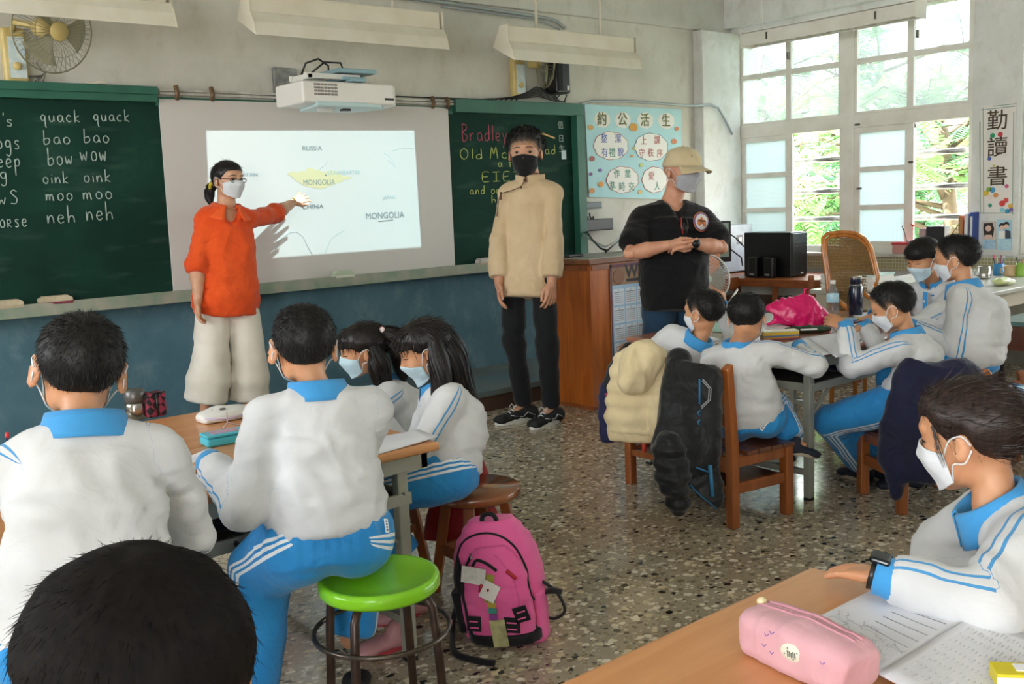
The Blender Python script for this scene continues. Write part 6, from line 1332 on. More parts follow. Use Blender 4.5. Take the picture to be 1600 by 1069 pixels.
# ================================================================ chairs, stools, clothes and bags
NC = 'small varnished chairs at the right table'
ch1 = school_chair((3.34, 2.59, 0), math.radians(-99), 'wooden chair with the black padded jacket over its back', ['#7a3b1c', '#c9a22e', '#7a3b1c'], z=.315, w=.39, d=.345, hb=.68)
ch2 = school_chair((3.49, 3.005, 0), math.radians(-94), 'wooden chair under the cream hooded jacket, with red and orange spindles', ['#c8452f', '#c8452f', '#d8762f'], z=.315, w=.38, d=.34, hb=.68)
ch3 = school_chair((4.0, 2.09, 0), math.radians(-30), 'wooden chair under the navy jacket, with blue and green spindles', ['#2f5fae', '#3a72c4', '#4aa27c'], z=.31, w=.40, d=.35, hb=.59)
for c in (ch1, ch2, ch3): c['group'] = NC
def round_stool(x, y, z, r, label, mtop, mleg, kind):
    t = thing('round_stool', label, 'stool', (x, y, 0))
    if kind == 'plastic':
        MB().lathe([(0, z-.03), (r*.96, z-.036), (r, z-.028), (r, z-.010), (r*.97, z-.001), (r*.90, z), (r*.86, z-.004), (r*.5, z-.009), (0, z-.009)], 48, c=(x, y, 0)).build('seat', mtop, t)
        for k in range(4):
            a = k*math.pi/2+.55; c_, s_ = math.cos(a), math.sin(a)
            MB().tube([(x+c_*r*.55, y+s_*r*.55, z-.045), (x+c_*r*.80, y+s_*r*.80, z-.045), (x+c_*r*.92, y+s_*r*.92, z-.07), (x+c_*r*.98, y+s_*r*.98, z-.16), (x+c_*r*1.08, y+s_*r*1.08, .012)], .0115, 10).build('leg', mleg, t)
            MB().tube([(x+c_*r*1.08, y+s_*r*1.08, 0), (x+c_*r*1.08, y+s_*r*1.08, .03)], .0135, 10).build('leg_cap', M_FOOT, t)
        MB().tube([(x+math.cos(k*.1745)*r*1.12, y+math.sin(k*.1745)*r*1.12, z-.14) for k in range(37)], .0065, 8, cap=False).build('ring', M_RINGST, t)
    else:
        MB().lathe([(0, z-.035), (r*.93, z-.035), (r, z-.025), (r, z-.008), (r*.97, z), (0, z-.002)], 40, c=(x, y, 0)).build('seat', mtop, t)
        for k in range(4):
            a = k*math.pi/2+.7; c_, s_ = math.cos(a), math.sin(a); MB().bar((x+c_*r*.62, y+s_*r*.62, z-.035), (x+c_*r*1.0, y+s_*r*1.0, 0), .034, .034, up=(-s_, c_, 0)).build('leg', mleg, t, bev=.004)
            b = a+math.pi/2; MB().bar((x+c_*r*.83, y+s_*r*.83, .16), (x+math.cos(b)*r*.83, y+math.sin(b)*r*.83, .16), .022, .03).build('stretcher', mleg, t, bev=.003)
    return t
M_RINGST = mat('dark_ring_steel', '#5a5048', .25, .7); M_LEGB = mat('rusty_brown_leg', '#4a352b', .35, .3, noise=.6, nscale=30, col2='#2f221c')
q = onz(592, 898, .445); gs = round_stool(q[0], q[1], .445, .152, 'bright lime green round stool with brown metal legs', mat('lime_green_plastic', '#86cf1e', .25, coat=.3), M_LEGB, 'plastic')
q = onz(62, 1032, .44); round_stool(q[0]+.02, q[1]-.16, .44, .15, 'teal blue round stool under the boy at the left', mat('teal_plastic', '#2f93ae', .25, coat=.3), M_LEGB, 'plastic')
q = onz(1560, 606, .44); round_stool(q[0], q[1], .44, .15, 'light blue round stool under the boy at the right edge', mat('light_blue_plastic', '#4f9fd0', .25, coat=.3), M_LEGB, 'plastic')
round_stool(2.02, 2.66, .385, .16, 'round wooden stool under the long-haired girl', wood('stool_seat_wood', '#8e542b', '#6b3a1b', .2, 0, 1, .6), W_CHAIR, 'wood')
round_stool(1.93, 3.12, .385, .16, 'round wooden stool under the girl with the ponytail', MATS['stool_seat_wood'], W_CHAIR, 'wood')
round_stool(1.88, .62, .40, .15, 'round wooden stool under the girl with the smartwatch', MATS['stool_seat_wood'], W_CHAIR, 'wood')
round_stool(.22, .72, .37, .15, 'round wooden stool under the nearest child', MATS['stool_seat_wood'], W_CHAIR, 'wood')
# red bag hanging behind the wooden stool
q = at(715, 800, 3.75)
def cloth(name, label, cat, m, fn, nu, nv, th, par=None, group=None):
    mb = MB(); mb.grid(fn, nu, nv, th)
    if par is not None: return mb.build(name, m, par)
    return tag(mb.build(name, m, None), label, cat, group)
v, q_ = sdf_mesh([Loft([(at(722, 838, 3.60), .14, .07, VR), (at(728, 760, 3.62), .10, .05, VR), (at(736, 692, 3.64), .03, .02, VR)], .04, flat=False)], .012)
v = v+vnormals(v, q_)*(noise3(v, 16)*.010)[:, None]
tag(qmesh('red_bag', [(v, q_)], striped('red_nylon', '#a8141c', '#8c0f16', None, (), 0, .5, .7, 10)), 'bright red cloth bag standing behind the wooden stool', 'bag')

# ---- clothing over the chair backs
def garment_sdf(name, label, prims, m, vox=.010, amp=.006, fr=14, seed=0, extra_fold=None, cat='jacket', par=None, band=None):
    v, q = sdf_mesh(prims, vox); v = smooth(v, q, 1, .4); N = vnormals(v, q); P = v.copy(); P[:, 2] *= .55; d = amp*(.5-np.abs(noise3(P, fr, seed)))*2+amp*.5*(.5-np.abs(noise3(P, fr*2.3, seed+3)))
    if extra_fold is not None: d = d+extra_fold(v)
    o = qmesh(name, [(v+N*d[:, None], q)], m, par)
    return tag(o, label, cat) if par is None else o
# cream hooded jacket over the second chair
A = lambda x, y, D: np.array(at(x, y, D))
M_CREAMJ = striped('cream_padded_cotton', '#e6d5ac', '#dac79c', None, (), 0, .85, .4, 10)
cj = thing('hooded_jacket', 'cream hooded padded jacket hanging over the chair by the podium', 'jacket', (3.2, 3.08, .25))
quilt = lambda v: .005*np.sin(v[:, 2]*95+2*noise3(v, 6))
garment_sdf('body', '', [Loft([(A(1002, 560, 4.30), .125, .07, VR), (A(1001, 610, 4.28), .135, .075, VR), (A(997, 655, 4.28), .140, .065, VR), (A(996, 675, 4.28), .125, .055, VR)], .03, flat=True), Ell(A(1003, 556, 4.30), (.12, .08, .05), None, .04), Cone(A(1034, 585, 4.22), A(1032, 668, 4.2), .048, .044, .02), Cone(A(973, 590, 4.30), A(976, 668, 4.30), .045, .04, .02)], M_CREAMJ, .009, .006, 12, 3, quilt, par=cj)
garment_sdf('hood', '', [Ell(A(1000, 573, 4.20), (.10, .06, .10), None, .03), Ell(A(1018, 560, 4.18), (.055, .05, .07), None, .04), Ell(A(990, 597, 4.18), (.07, .045, .045), None, .03)], M_CREAMJ, .008, .010, 15, 6, par=cj)
garment_sdf('hem_band', '', [Loft([(A(996, 672, 4.28), .132, .06, VR), (A(995, 690, 4.28), .118, .052, VR)], .02)], M_CREAMJ, .008, .003, 30, 6, par=cj)
garment_sdf('cuff', '', [Loft([(A(1031, 664, 4.2), .04, .038, VR), (A(1030, 682, 4.2), .032, .03, VR)], .01)], M_CREAMJ, .008, .002, 30, 6, par=cj)
# black padded jacket over the nearest chair
M_BLKJ = striped('black_padded_nylon', '#1d1e20', '#151618', None, (), 0, .5, .7, 12)
bj = thing('padded_jacket', 'long black padded jacket with blue trim hanging over the nearest chair back', 'jacket', (3.1, 2.6, .1))
garment_sdf('body', '', [Loft([(A(1086, 572, 3.98), .104, .036, VR), (A(1080, 640, 3.92), .120, .045, VR), (A(1074, 700, 3.90), .125, .05, VR), (A(1076, 745, 3.90), .115, .045, VR)], .03, flat=True), Cone(A(1062, 562, 4.02), A(1045, 700, 3.92), .045, .062, .03), Cone(A(1112, 586, 3.93), A(1108, 700, 3.9), .028, .036, .03)], M_BLKJ, .010, .008, 10, 11, par=bj)
garment_sdf('sleeve', '', [Cone(A(1044, 700, 3.86), A(1052, 745, 3.85), .060, .062, .02), Cone(A(1052, 745, 3.85), A(1060, 785, 3.86), .058, .046, .02)], M_BLKJ, .009, .007, 14, 5, lambda v: .005*np.sin(v[:, 2]*120), par=bj)
garment_sdf('flap', '', [Loft([(A(1092, 735, 3.88), .075, .014, VR), (A(1110, 765, 3.87), .055, .014, VR), (A(1124, 792, 3.86), .015, .010, VR)], .02)], M_BLKJ, .007, .003, 14, 5, par=bj)
BLT = mat('blue_trim', '#2a6f96', .5); GRT = mat('grey_trim', '#9a9da0', .5)
def onj(x, y, D=3.835): return at(x-4, y, D+.012)
MB().tube([onj(1097, 592), onj(1097, 632)], .005, 5, flat=.5).build('zip_trim', BLT, bj)
for dx in (0, 3): MB().tube([onj(1101+dx*.3, 595-dx), onj(1112+dx, 607), onj(1111+dx, 625), onj(1099+dx*.3, 636+dx)], .0022, 5).build('piping', GRT, bj)
MB().tube([onj(1098, 641), onj(1094, 646), onj(1098, 650)], .004, 5).build('zip_trim', BLT, bj); MB().tube([onj(1098, 656), onj(1094, 660), onj(1097, 664)], .004, 5).build('zip_trim', BLT, bj)
MB().tube([onj(1113, 727, 3.83), onj(1117, 776, 3.83)], .012, 5, flat=.35).build('blue_panel', BLT, bj); MB().tube([onj(1092, 731, 3.83), onj(1112, 738, 3.83)], .004, 5).tube([onj(1082, 758, 3.83), onj(1100, 776, 3.83), onj(1124, 795, 3.84)], .003, 5).build('piping', BLT, bj)
# navy jacket over the right chair
nv = thing('navy_jacket', 'dark navy jacket draped over the chair of the writing boy', 'jacket', (3.9, 1.93, .1))
garment_sdf('body', '', [Loft([(A(1468, 592, 3.86), .150, .05, VR), (A(1445, 650, 3.84), .155, .055, VR), (A(1430, 710, 3.84), .12, .055, VR), (A(1425, 745, 3.84), .09, .05, VR)], .03, flat=False), Cone(A(1420, 590, 3.88), A(1500, 582, 3.86), .042, .045, .04), Cone(A(1412, 600, 3.86), A(1392, 715, 3.84), .04, .048, .03), Cone(A(1400, 700, 3.84), A(1400, 772, 3.84), .05, .018, .03), Ell(A(1510, 590, 3.84), (.08, .05, .05), None, .05)],
             striped('navy_cloth', '#171a3a', '#10132c', None, (), 0, .75, .7, 8), .010, .010, 9, 21, par=nv)
# dark bag with flowers hanging from the cream jacket's chair
fb = thing('flowered_bag', 'navy drawstring bag with red flowers hanging beside the cream jacket', 'bag', (3.1, 3.25, .2))
garment_sdf('bag', '', [Loft([(A(957, 598, 4.34), .05, .03, VR), (A(957, 650, 4.34), .058, .04, VR), (A(955, 690, 4.34), .05, .035, VR)], .02, flat=True)], striped('navy_print', '#1f2350', '#161a3c', None, (), 0, .6, .6, 12), .008, .006, 18, 2, par=fb)
garment_sdf('dark_top', '', [Cone(A(982, 546, 4.36), A(966, 580, 4.34), .03, .045, .02), Cone(A(966, 580, 4.34), A(957, 603, 4.34), .042, .045, .02)], M_BLKJ, .008, .004, 18, 2, par=fb)
rg = random.Random(9)
for k in range(11):
    c = A(945+rg.uniform(2, 22), 600+k*8.2, 4.285+rg.uniform(0, .012)); MB().ball(c, (.007, .004, .007), 8).build('flower_print', mat('flower_red', '#c03a58', .6), fb)
# ---- pink rucksack on the floor
g0 = onz(792, 1016, 0); bp = thing('rucksack', 'bright pink school rucksack with black trim standing on the floor', 'rucksack', (g0[0], g0[1]+.05, 0))
RT = np.array([.80, -.60, 0])*1.0; RT = U(VR*.97-VF*.25); FW = np.cross(Z, RT)*-1.0   # FW faces the camera
FW = -np.cross(Z, RT); FW = FW if FW@VF < 0 else -FW; O = np.array([g0[0], g0[1], 0])+VF*.10
def B(x, y, z): x = x-.10*z; return O+RT*x+FW*y+Z*z                       # leans a little to the left as it stands
M_PINK = striped('pink_nylon', '#ec6ba6', '#e05c98', None, (), 0, .6, .35, 9, 500); M_BPB = striped('rucksack_black', '#18181c', '#101013', None, (), 0, .6, .3, 12, 500)
v, q_ = sdf_mesh([Loft([(B(0, -.01, .01), .135, .075, RT), (B(0, -.01, .20), .140, .085, RT), (B(0, -.01, .30), .118, .075, RT), (B(0, -.01, .365), .075, .05, RT)], .03, flat=False, e=2.6)], .0075); v[:, 2] = np.maximum(v[:, 2], .002); v = smooth(v, q_, 7); BPM = [(v, q_)]; qmesh('back_compartment', [(v, q_)], M_PINK, bp)
v, q_ = sdf_mesh([Loft([(B(.012, .065, .025), .105, .035, RT), (B(.012, .07, .17), .108, .042, RT), (B(.012, .062, .25), .090, .038, RT), (B(.010, .055, .305), .055, .03, RT)], .03, flat=False, e=2.4)], .0065); v[:, 2] = np.maximum(v[:, 2], .004); v = smooth(v, q_, 5); BPM.append((v, q_)); qmesh('front_pocket', [(v, q_)], M_PINK, bp)
v, q_ = sdf_mesh([Loft([(B(.015, .045, .018), .118, .062, RT), (B(.015, .05, .055), .119, .064, RT)], .01, flat=True, e=2.4)], .0065); v[:, 2] = np.maximum(v[:, 2], .001); qmesh('base_panel', [(smooth(v, q_, 1), q_)], M_BPB, bp)
BV = [BVHTree.FromPolygons([tuple(x_) for x_ in a_], [tuple(int(i) for i in x_) for x_ in b_]) for a_, b_ in BPM]
def snap(x, z, off=.002):
    o_ = Vector(B(x, .4, z)); best = None
    for t_ in BV:
        h_ = t_.ray_cast(o_, Vector(-FW))
        if h_[0] is not None and (best is None or h_[3] < best[1]): best = (h_[0], h_[3])
    return np.array(best[0])+FW*off if best else B(x, .09, z)
def arc(pts, r, name, m): return MB().tube([snap(p_[0], p_[1]) for p_ in crv([(a_, b_, 0) for a_, b_ in pts])], r, 6).build(name, m, bp)
arc([(-.118, .02), (-.120, .16), (-.112, .25), (-.085, .315), (-.03, .348), (.03, .35), (.08, .32), (.108, .26), (.122, .17), (.124, .05)], .0035, 'zip', M_BPB)
arc([(-.082, .03), (-.090, .12), (-.088, .19), (-.072, .25), (-.05, .288)], .0055, 'zip', M_BPB); arc([(.03, .30), (.068, .255), (.088, .19), (.092, .1)], .0018, 'seam', MATS['pink_nylon'])
MB().grid(lambda u, v: snap(-.112+.020*math.sin(v*3.14)*(u-.5)*2-.008*math.cos(v*3.14), .13+.15*v, .003), 3, 10, .003).build('side_stripe', M_BPB, bp)
arc([(-.045, .262), (-.03, .280), (.0, .274), (.032, .254)], .005, 'zip', M_BPB)
for a, b, c_, d_ in ((.062, .256, .090, .232), (-.018, .215, -.026, .19)): MB().tube([snap(a, b, .004), snap(c_, d_, .006)], .006, 6).build('zip_pull', mat('red_zip_pull', '#b3202c', .3), bp)
MB().tube([snap(-.055, .29, .006), snap(-.048, .282, .006)], .004, 6).build('zip_pull', M_STEEL, bp)
def tagcard(x0, z0, w, h, rot, y, m, nm, lab_=None):
    T = Matrix(((RT[0], FW[0], 0, 0), (RT[1], FW[1], 0, 0), (0, 0, 1, 0), (0, 0, 0, 1))); c = B(x0, y, z0); return MB().bx(-w/2, w/2, 0, .0018, -h/2, h/2, Matrix.Translation(c) @ T @ Matrix.Rotation(rot, 4, 'Y')).build(nm, m, bp)
M_TAGW = mat('tag_white', '#dfdcda', .5, noise=.5, nscale=60, col2='#c2bfc0'); tagcard(-.040, .240, .075, .052, .12, .116, M_TAGW, 'price_tag'); tagcard(.006, .195, .050, .058, .45, .122, mat('tag_plain', '#e4dfdd', .5), 'round_logo_tag')
MB().ball(B(.002, .126, .20), (.005, .003, .005), 8).build('tag_dot', MATS['red_zip_pull'], bp)
for k, (z, c) in enumerate(((.255, '#a09a3e'), (.165, '#3f8f86'), (.15, '#b8a03e'), (.132, '#3f8f86'), (.112, '#8a3f8f'))): tagcard(.004+.01*(.2-z), z if k else .2, .026, .018 if k else .09, .12, .113+.001*k, mat('strip_'+c[1:], c, .4), 'strip_tag')
tagcard(.016, .062, .048, .085, -.15, .118, mat('strip_card', '#c9c48e', .4, noise=.8, nscale=40, col2='#6f6a55'), 'strip_tag')
for x, z, w in ((-.062, .085, .045), (.058, .088, .05), (.092, .125, .045)): 
    pt = tagcard(x, z, w, .048, -.35 if x > .07 else .0, .112, M_BPB, 'lash_tab')
    for dz in (-.012, .008): tagcard(x, z+dz, w*.6, .004, -.35 if x > .07 else 0, .1145, MATS['pink_nylon'], 'tab_slot')
MB().tube(crv([B(-.02, .02, .355), B(-.015, .02, .395), B(.02, .02, .40), B(.035, .02, .355)]), .008, 6).build('handle', M_BPB, bp)
MB().tube(crv([B(-.135, .0, .12), B(-.165, .0, .06), B(-.17, .02, .016), B(-.12, .16, .010), B(-.03, .20, .010), B(.02, .21, .012)]), .011, 7, flat=.5).build('strap', M_BPB, bp)
MB().tube(crv([B(.135, .0, .19), B(.18, .0, .155), B(.20, .0, .10), B(.17, .0, .07), B(.135, .0, .07)]), .008, 7, flat=.6).build('strap', M_BPB, bp); MB().tube([B(.135, .0, .15), B(.17, .01, .165), B(.20, .01, .16)], [.02, .022, .014], 8, flat=.4).build('strap', M_BPB, bp)
v, q_ = sdf_mesh([Loft([(B(-.125, .0, .02), .022, .05, RT), (B(-.132, .0, .15), .026, .055, RT)], .01, flat=True)], .007); v[:, 2] = np.maximum(v[:, 2], .002); qmesh('mesh_pocket', [(v, q_)], M_BPB, bp)
v, q_ = sdf_mesh([Loft([(B(.128, .02, .02), .018, .04, RT), (B(.132, .02, .17), .02, .042, RT)], .01, flat=True)], .007); v[:, 2] = np.maximum(v[:, 2], .002); qmesh('side_pocket', [(v, q_)], M_PINK, bp)
# ---- rattan chair
rc = thing('rattan_chair', 'high-backed rattan armchair with woven cane back before the window', 'chair', (5.9, 4.0, 0))
M_RAT = wood('rattan_cane', '#c9803a', '#9c5a22', .25, 2, 1, .4); M_CANE = mat('woven_cane', '#a9854f', .6, noise=.9, nscale=120, col2='#5f4422', bump=.6, bscale=180)
DR = 6.15; oc = [(1297, 520), (1296, 470), (1291, 425), (1286, 392), (1286, 372), (1293, 365), (1315, 363), (1336, 364), (1350, 372), (1361, 388), (1367, 410), (1372, 432), (1366, 452)]
for k, off in enumerate((0, 4.5)): MB().tube([A(x+(off if x < 1320 else -off), y+(off if y < 380 else 0), DR+.01*k) for x, y in oc], .013, 8).build('frame', M_RAT, rc)
cn = MB()
def edge(y): return np.interp(y, [371, 392, 425, 470, 525], [1296, 1293, 1298, 1304, 1318]), np.interp(y, [371, 380, 392, 410, 432, 455, 500, 525], [1338, 1348, 1354, 1360, 1366, 1360, 1350, 1340])
for i in range(30):
    y = 372+i*4.6; a, b = edge(y); cn.tube([A(a, y, DR), A((a+b)/2, y+.6, DR+.03), A(b, y, DR)], .0038, 4)
for i in range(17):
    f = i/16; cn.tube([A(edge(y)[0]*(1-f)+edge(y)[1]*f, y, DR+.030*(1-(2*f-1)**2)-.004) for y in range(372, 512, 20)], .0034, 4)
o = cn.build('woven_back', M_CANE, rc); o['kind'] = 'stuff'
cn = MB(); cn.grid(lambda u, v: A(edge(374+v*135)[0]*(1-u)+edge(374+v*135)[1]*u, 374+v*135, DR+.012+.03*(1-(2*u-1)**2)), 8, 14, .003); cn.build('cane_backing', mat('backlit_cane_sheet', '#d0a86c', .7, noise=.9, nscale=90, col2='#a17c48', alpha=.6), rc)  # paler than the weave: light coming through the cane put into its colour
for px, pz in ((1300, 520), (1352, 520)):
    b_ = A(px, pz, DR); MB().tube([b_, (b_[0], b_[1], 0.0)], .014, 8).build('leg', M_RAT, rc); b2 = b_+VR*.0-VF*.42; MB().tube([(b2[0], b2[1], .62), (b2[0], b2[1], 0.0)], .014, 8).build('leg', M_RAT, rc)
    MB().tube([A(px-3, 455, DR), A(px-3, 458, DR-.2), (b2[0], b2[1], .62)], .013, 8).build('armrest', M_RAT, rc)
cq = A(1326, 530, DR)-VF*.2; MB().lathe([(.0, -.02), (.24, -.02), (.25, 0), (.24, .02), (0, .02)], 24, c=(cq[0], cq[1], .38)).build('seat', M_CANE, rc)
# ---- teacher's desk with papers
M_DESKG = mat('desk_grey_enamel', '#b7b5ab', .35, noise=.5, nscale=5, col2='#a19e92')
td = thing('teacher_desk', 'big grey desk by the column, loaded with papers and cups', 'desk', (6.3, 3.1, 0))
MB().bx(5.55, 7.4, 2.62, 3.66, .685, .715).build('top', M_DESKG, td, bev=.006)
MB().bx(5.58, 7.38, 2.65, 3.63, .60, .685).build('apron', mat('desk_side', '#b9b19c', .5), td)
for x in (5.62, 7.30):
    for y in (2.69, 3.56): MB().bx(x, x+.05, y, y+.05, 0, .60).build('leg', MATS['desk_side'], td)
st = thing('paper_stack', 'tall pile of white paper and booklets on the grey desk behind the rattan chair', 'papers', (5.75, 3.45, .715))
rg = random.Random(3)
for k in range(9):
    a = rg.uniform(-.05, .05); T = Matrix.Translation((5.75+rg.uniform(-.01, .01), 3.44, .7155+k*.0105)) @ Matrix.Rotation(a, 4, 'Z'); MB().bx(-.13, .13, -.18, .18, 0, .0100, T).build('booklet', mat('paper_white', '#dcdad2', .7) if k < 8 else mat('booklet_mint', '#bcd8d2', .6), st)
MB().bx(-.15, .10, -.10, .2, 0, .04, Matrix.Translation((5.72, 3.28, .7155)))
# sill objects
pb = thing('pink_box', 'pink pencil box with red lid on the windowsill', 'box', (7.5, 3.98, .815)); a, b_ = onx(1397, 400, 7.47), onx(1428, 383, 7.47)
MB().bx(7.44, 7.53, b_[1]-.05, a[1], .8155, .885).build('box', mat('box_pink', '#cf9a92', .5), pb, bev=.003); MB().bx(7.435, 7.535, b_[1]-.055, a[1]+.005, .885, .905).build('lid', mat('lid_red', '#c4404a', .5), pb, bev=.002)
def onsill(px, x=7.5): return onx(px, 390, x)[1]
jr = thing('brush_jar', 'glass jar with brushes on the windowsill', 'jar', (7.5, onsill(1424), .815)); yj = onsill(1424)
MB().lathe([(0, 0), (.03, 0), (.03, .10), (.028, .10), (.028, .004), (0, .004)], 16, c=(7.5, yj, .8155)).build('glass', G_HAZY, jr)
MB().tube([(7.5, yj+.01, .82), (7.49, yj+.06, 1.0)], .004, 6).tube([(7.49, yj+.06, 1.0), (7.485, yj+.075, 1.035)], [.007, .003], 6).build('brush', M_BLACK, jr); MB().tube([(7.5, yj-.01, .82), (7.49, yj-.015, 1.03)], .004, 6).tube([(7.49, yj-.03, 1.03), (7.49, yj-.0, 1.045)], .008, 6).build('brush', mat('brush_red', '#c4584a', .6), jr)
rk = thing('mesh_bin', 'row of books and folders beside the column on the desk', 'bookends', (7.35, 3.6, .815))
for k, (px0, px1, pyt, c, nm, lb) in enumerate(((1436, 1447, 357, '#b79ba0', 'box', 'mauve box standing on the sill left of the black boxes'), (1447, 1477, 354, '#23262c', 'box', 'black box standing on the windowsill'), (1506, 1513, 334, '#dfe2e6', 'folder', 'white folder standing next to the blue one'), (1514, 1522, 332, '#2f4a9a', 'folder', 'blue ring folder with white title by the column'), (1497, 1505, 337, '#c8764a', 'folder', 'orange folder leaning beside the white one'))):
    y0, y1 = onx(px0, 380, 7.45)[1], onx(px1, 380, 7.45)[1]; zt = onx(px0, pyt, 7.45)[2]
    tt = thing(nm, lb, nm, (7.48, (y0+y1)/2, .815)); MB().bx(7.44, 7.54, y1+.004, y0-.004, .8155, zt).build('cover', mat(nm+'_'+c[1:], c, .5), tt, bev=.003)
    if nm == 'folder' and c == '#2f4a9a': MB().bx(7.437, 7.44, y1+.012, y0-.012, zt-.2, zt-.03).build('title_strip', M_WHITEP, tt)
bpy.data.objects.remove(rk)
mr = thing('magazine_rack', 'yellowish mesh magazine rack leaning between boxes and folders', 'rack', (7.46, onx(1487, 380, 7.4)[1], .815)); mb = MB(); ya_, yb_ = onx(1498, 380, 7.42)[1], onx(1470, 380, 7.42)[1]
z_t = 1.06
for i in range(12): mb.bar((7.44, ya_+(yb_-ya_)*i/11, .8155), (7.44, ya_+(yb_-ya_)*i/11-.0, .8155+(z_t-.8155)*(1-.75*i/11)+.03), .003, .003)
for i in range(8): zz = .825+.03*i; mb.bar((7.44, ya_, zz), (7.44, ya_+(yb_-ya_)*(1-(zz-.8155)/(z_t-.8155+.02)), zz), .003, .003)
mb.build('wire_side', mat('rack_brass', '#b5a777', .4, .4), mr)['kind'] = 'stuff'; MB().bar((7.44, ya_, z_t), (7.44, yb_, .85), .012, .008).build('rim', MATS['rack_brass'], mr)
# things on the grey desk at the right
def ondesk(px, py, z=.7155): return onz(px, py, z)
def mugat(px, py, r, hh, label, m, name='mug', cat='cup'):
    q = ondesk(px, py); t = thing(name, label, cat, (q[0], q[1], .7155)); MB().lathe([(0, .0), (r*.95, 0), (r, .01), (r, hh), (r*.92, hh), (r*.9, .01), (0, .008)], 24, c=(q[0], q[1], .7155)).build('cup', m, t); return t, q
t, q = mugat(1538, 436, .037, .085, 'shiny steel mug with handle on the grey desk', mat('polished_steel', '#b5b3ad', .15, .95)); MB().tube([q-VR*.036+Z*.085, q-VR*.066+Z*.075, q-VR*.066+Z*.03, q-VR*.036+Z*.02], .004, 6).build('handle', MATS['polished_steel'], t)
t, q = mugat(1560, 430, .036, .08, 'blue cup full of pens on the grey desk', mat('cup_blue', '#2f7fb5', .4), 'pen_cup')
for k, c in enumerate(('#c4304f', '#1b1b1b', '#d8355f', '#3a3a40', '#c9c4b8', '#7a2340', '#2d4f8f', '#e0d6cc')): a = k*.8; MB().tube([q+np.array([.012*math.cos(a), .012*math.sin(a), .02]), q+np.array([.035*math.cos(a), .035*math.sin(a), .12+.01*(k % 3)])], .004, 6).build('pen', mat('pen_'+c[1:], c, .4), t)
t, q = mugat(1578, 432, .036, .075, 'cream mug with handle on the grey desk', mat('mug_cream', '#c9ad86', .4)); MB().tube([q-VR*.036+Z*.065, q-VR*.064+Z*.055, q-VR*.064+Z*.025, q-VR*.036+Z*.015], .005, 6).build('handle', MATS['mug_cream'], t)
t, q = mugat(1595, 432, .030, .09, 'green tumbler with pens at the right edge of the desk', mat('cup_green', '#8cb548', .4), 'tumbler')
for k, c in enumerate(('#c9c4b8', '#1b1b1b', '#b58a55')): MB().tube([q+np.array([0, 0, .02]), q+np.array([.03*math.cos(k*2.), .03*math.sin(k*2.), .13])], .004, 6).build('pen', mat('pen_'+c[1:], c, .4), t)
q = ondesk(1565, 446); v, q_ = sdf_mesh([Ell(q+Z*.025, (.075, .05, .026)), Ell(q+VR*.05+Z*.02, (.04, .03, .02))], .006); v = v+vnormals(v, q_)*(noise3(v, 40)*.006)[:, None]; v[:, 2] = np.maximum(v[:, 2], .7165)
tag(qmesh('plastic_bag', [(v, q_)], mat('bag_plastic', '#cfd6c0', .2, noise=.9, nscale=14, col2='#c7cf58')), 'crumpled clear bag with something yellow on the grey desk', 'bag')
# second low table at the right edge with a chair below it
t2 = thing('school_desk', 'green-topped school desk at the right edge behind the boy on the blue stool', 'desk', (5.6, 2.1, 0))
MB().bx(5.28, 5.9, 1.75, 2.38, .60, .625).build('top', mat('green_worn_top', '#5c7f76', .35, noise=.5, nscale=6), t2, bev=.004); MB().bx(5.30, 5.88, 1.78, 2.36, .47, .60).build('drawer_box', W_SEAT, t2)
for x in (5.31, 5.85):
    for y in (1.80, 2.32): MB().bx(x, x+.03, y, y+.03, 0, .47).build('leg', M_LEGB, t2)
q = at(1594, 466, 4.62); 
c4 = school_chair((4.98, 1.86, 0), math.radians(160), 'wooden chair with blue spindles at the right edge of the room', ['#2f8fb5', '#2f8fb5', '#4aa2c4'], z=.36, w=.38, d=.35, hb=.40)
tag(MB().bx(4.90, 5.06, 1.80, 1.92, .3625, .368).build('yellow_paper', mat('paper_yellow', '#d8d27a', .7), None), 'yellow slip of paper on the chair at the right edge', 'paper')
c5 = school_chair((6.29, 3.93, 0), math.radians(-60), 'small wooden chair beside the computer desk', ['#7a3b1c'], z=.40, w=.36, d=.34, hb=.76)
# ================================================================ the cast
VR = np.array([.768, -.640, 0]); VF = np.array([.640, .768, 0])        # horizontal right and forward as the camera looks
def yawdir(deg, pitch=0, ):
    a = math.radians(deg); p = math.radians(pitch); return np.array([math.sin(a)*math.cos(p), math.cos(a)*math.cos(p), math.sin(p)])
def rightof(deg): a = math.radians(deg); return np.array([math.cos(a), -math.sin(a), 0])
Z = np.array([0, 0, 1.])
SOLE_W = mat('sole_white', '#dcdcd8', .6); SHOE_B = mat('shoe_black', '#17181b', .7, noise=.4, nscale=30); SHOE_N = mat('shoe_navy', '#1c2230', .7); SOLE_T = mat('sole_tan', '#a89c88', .7)

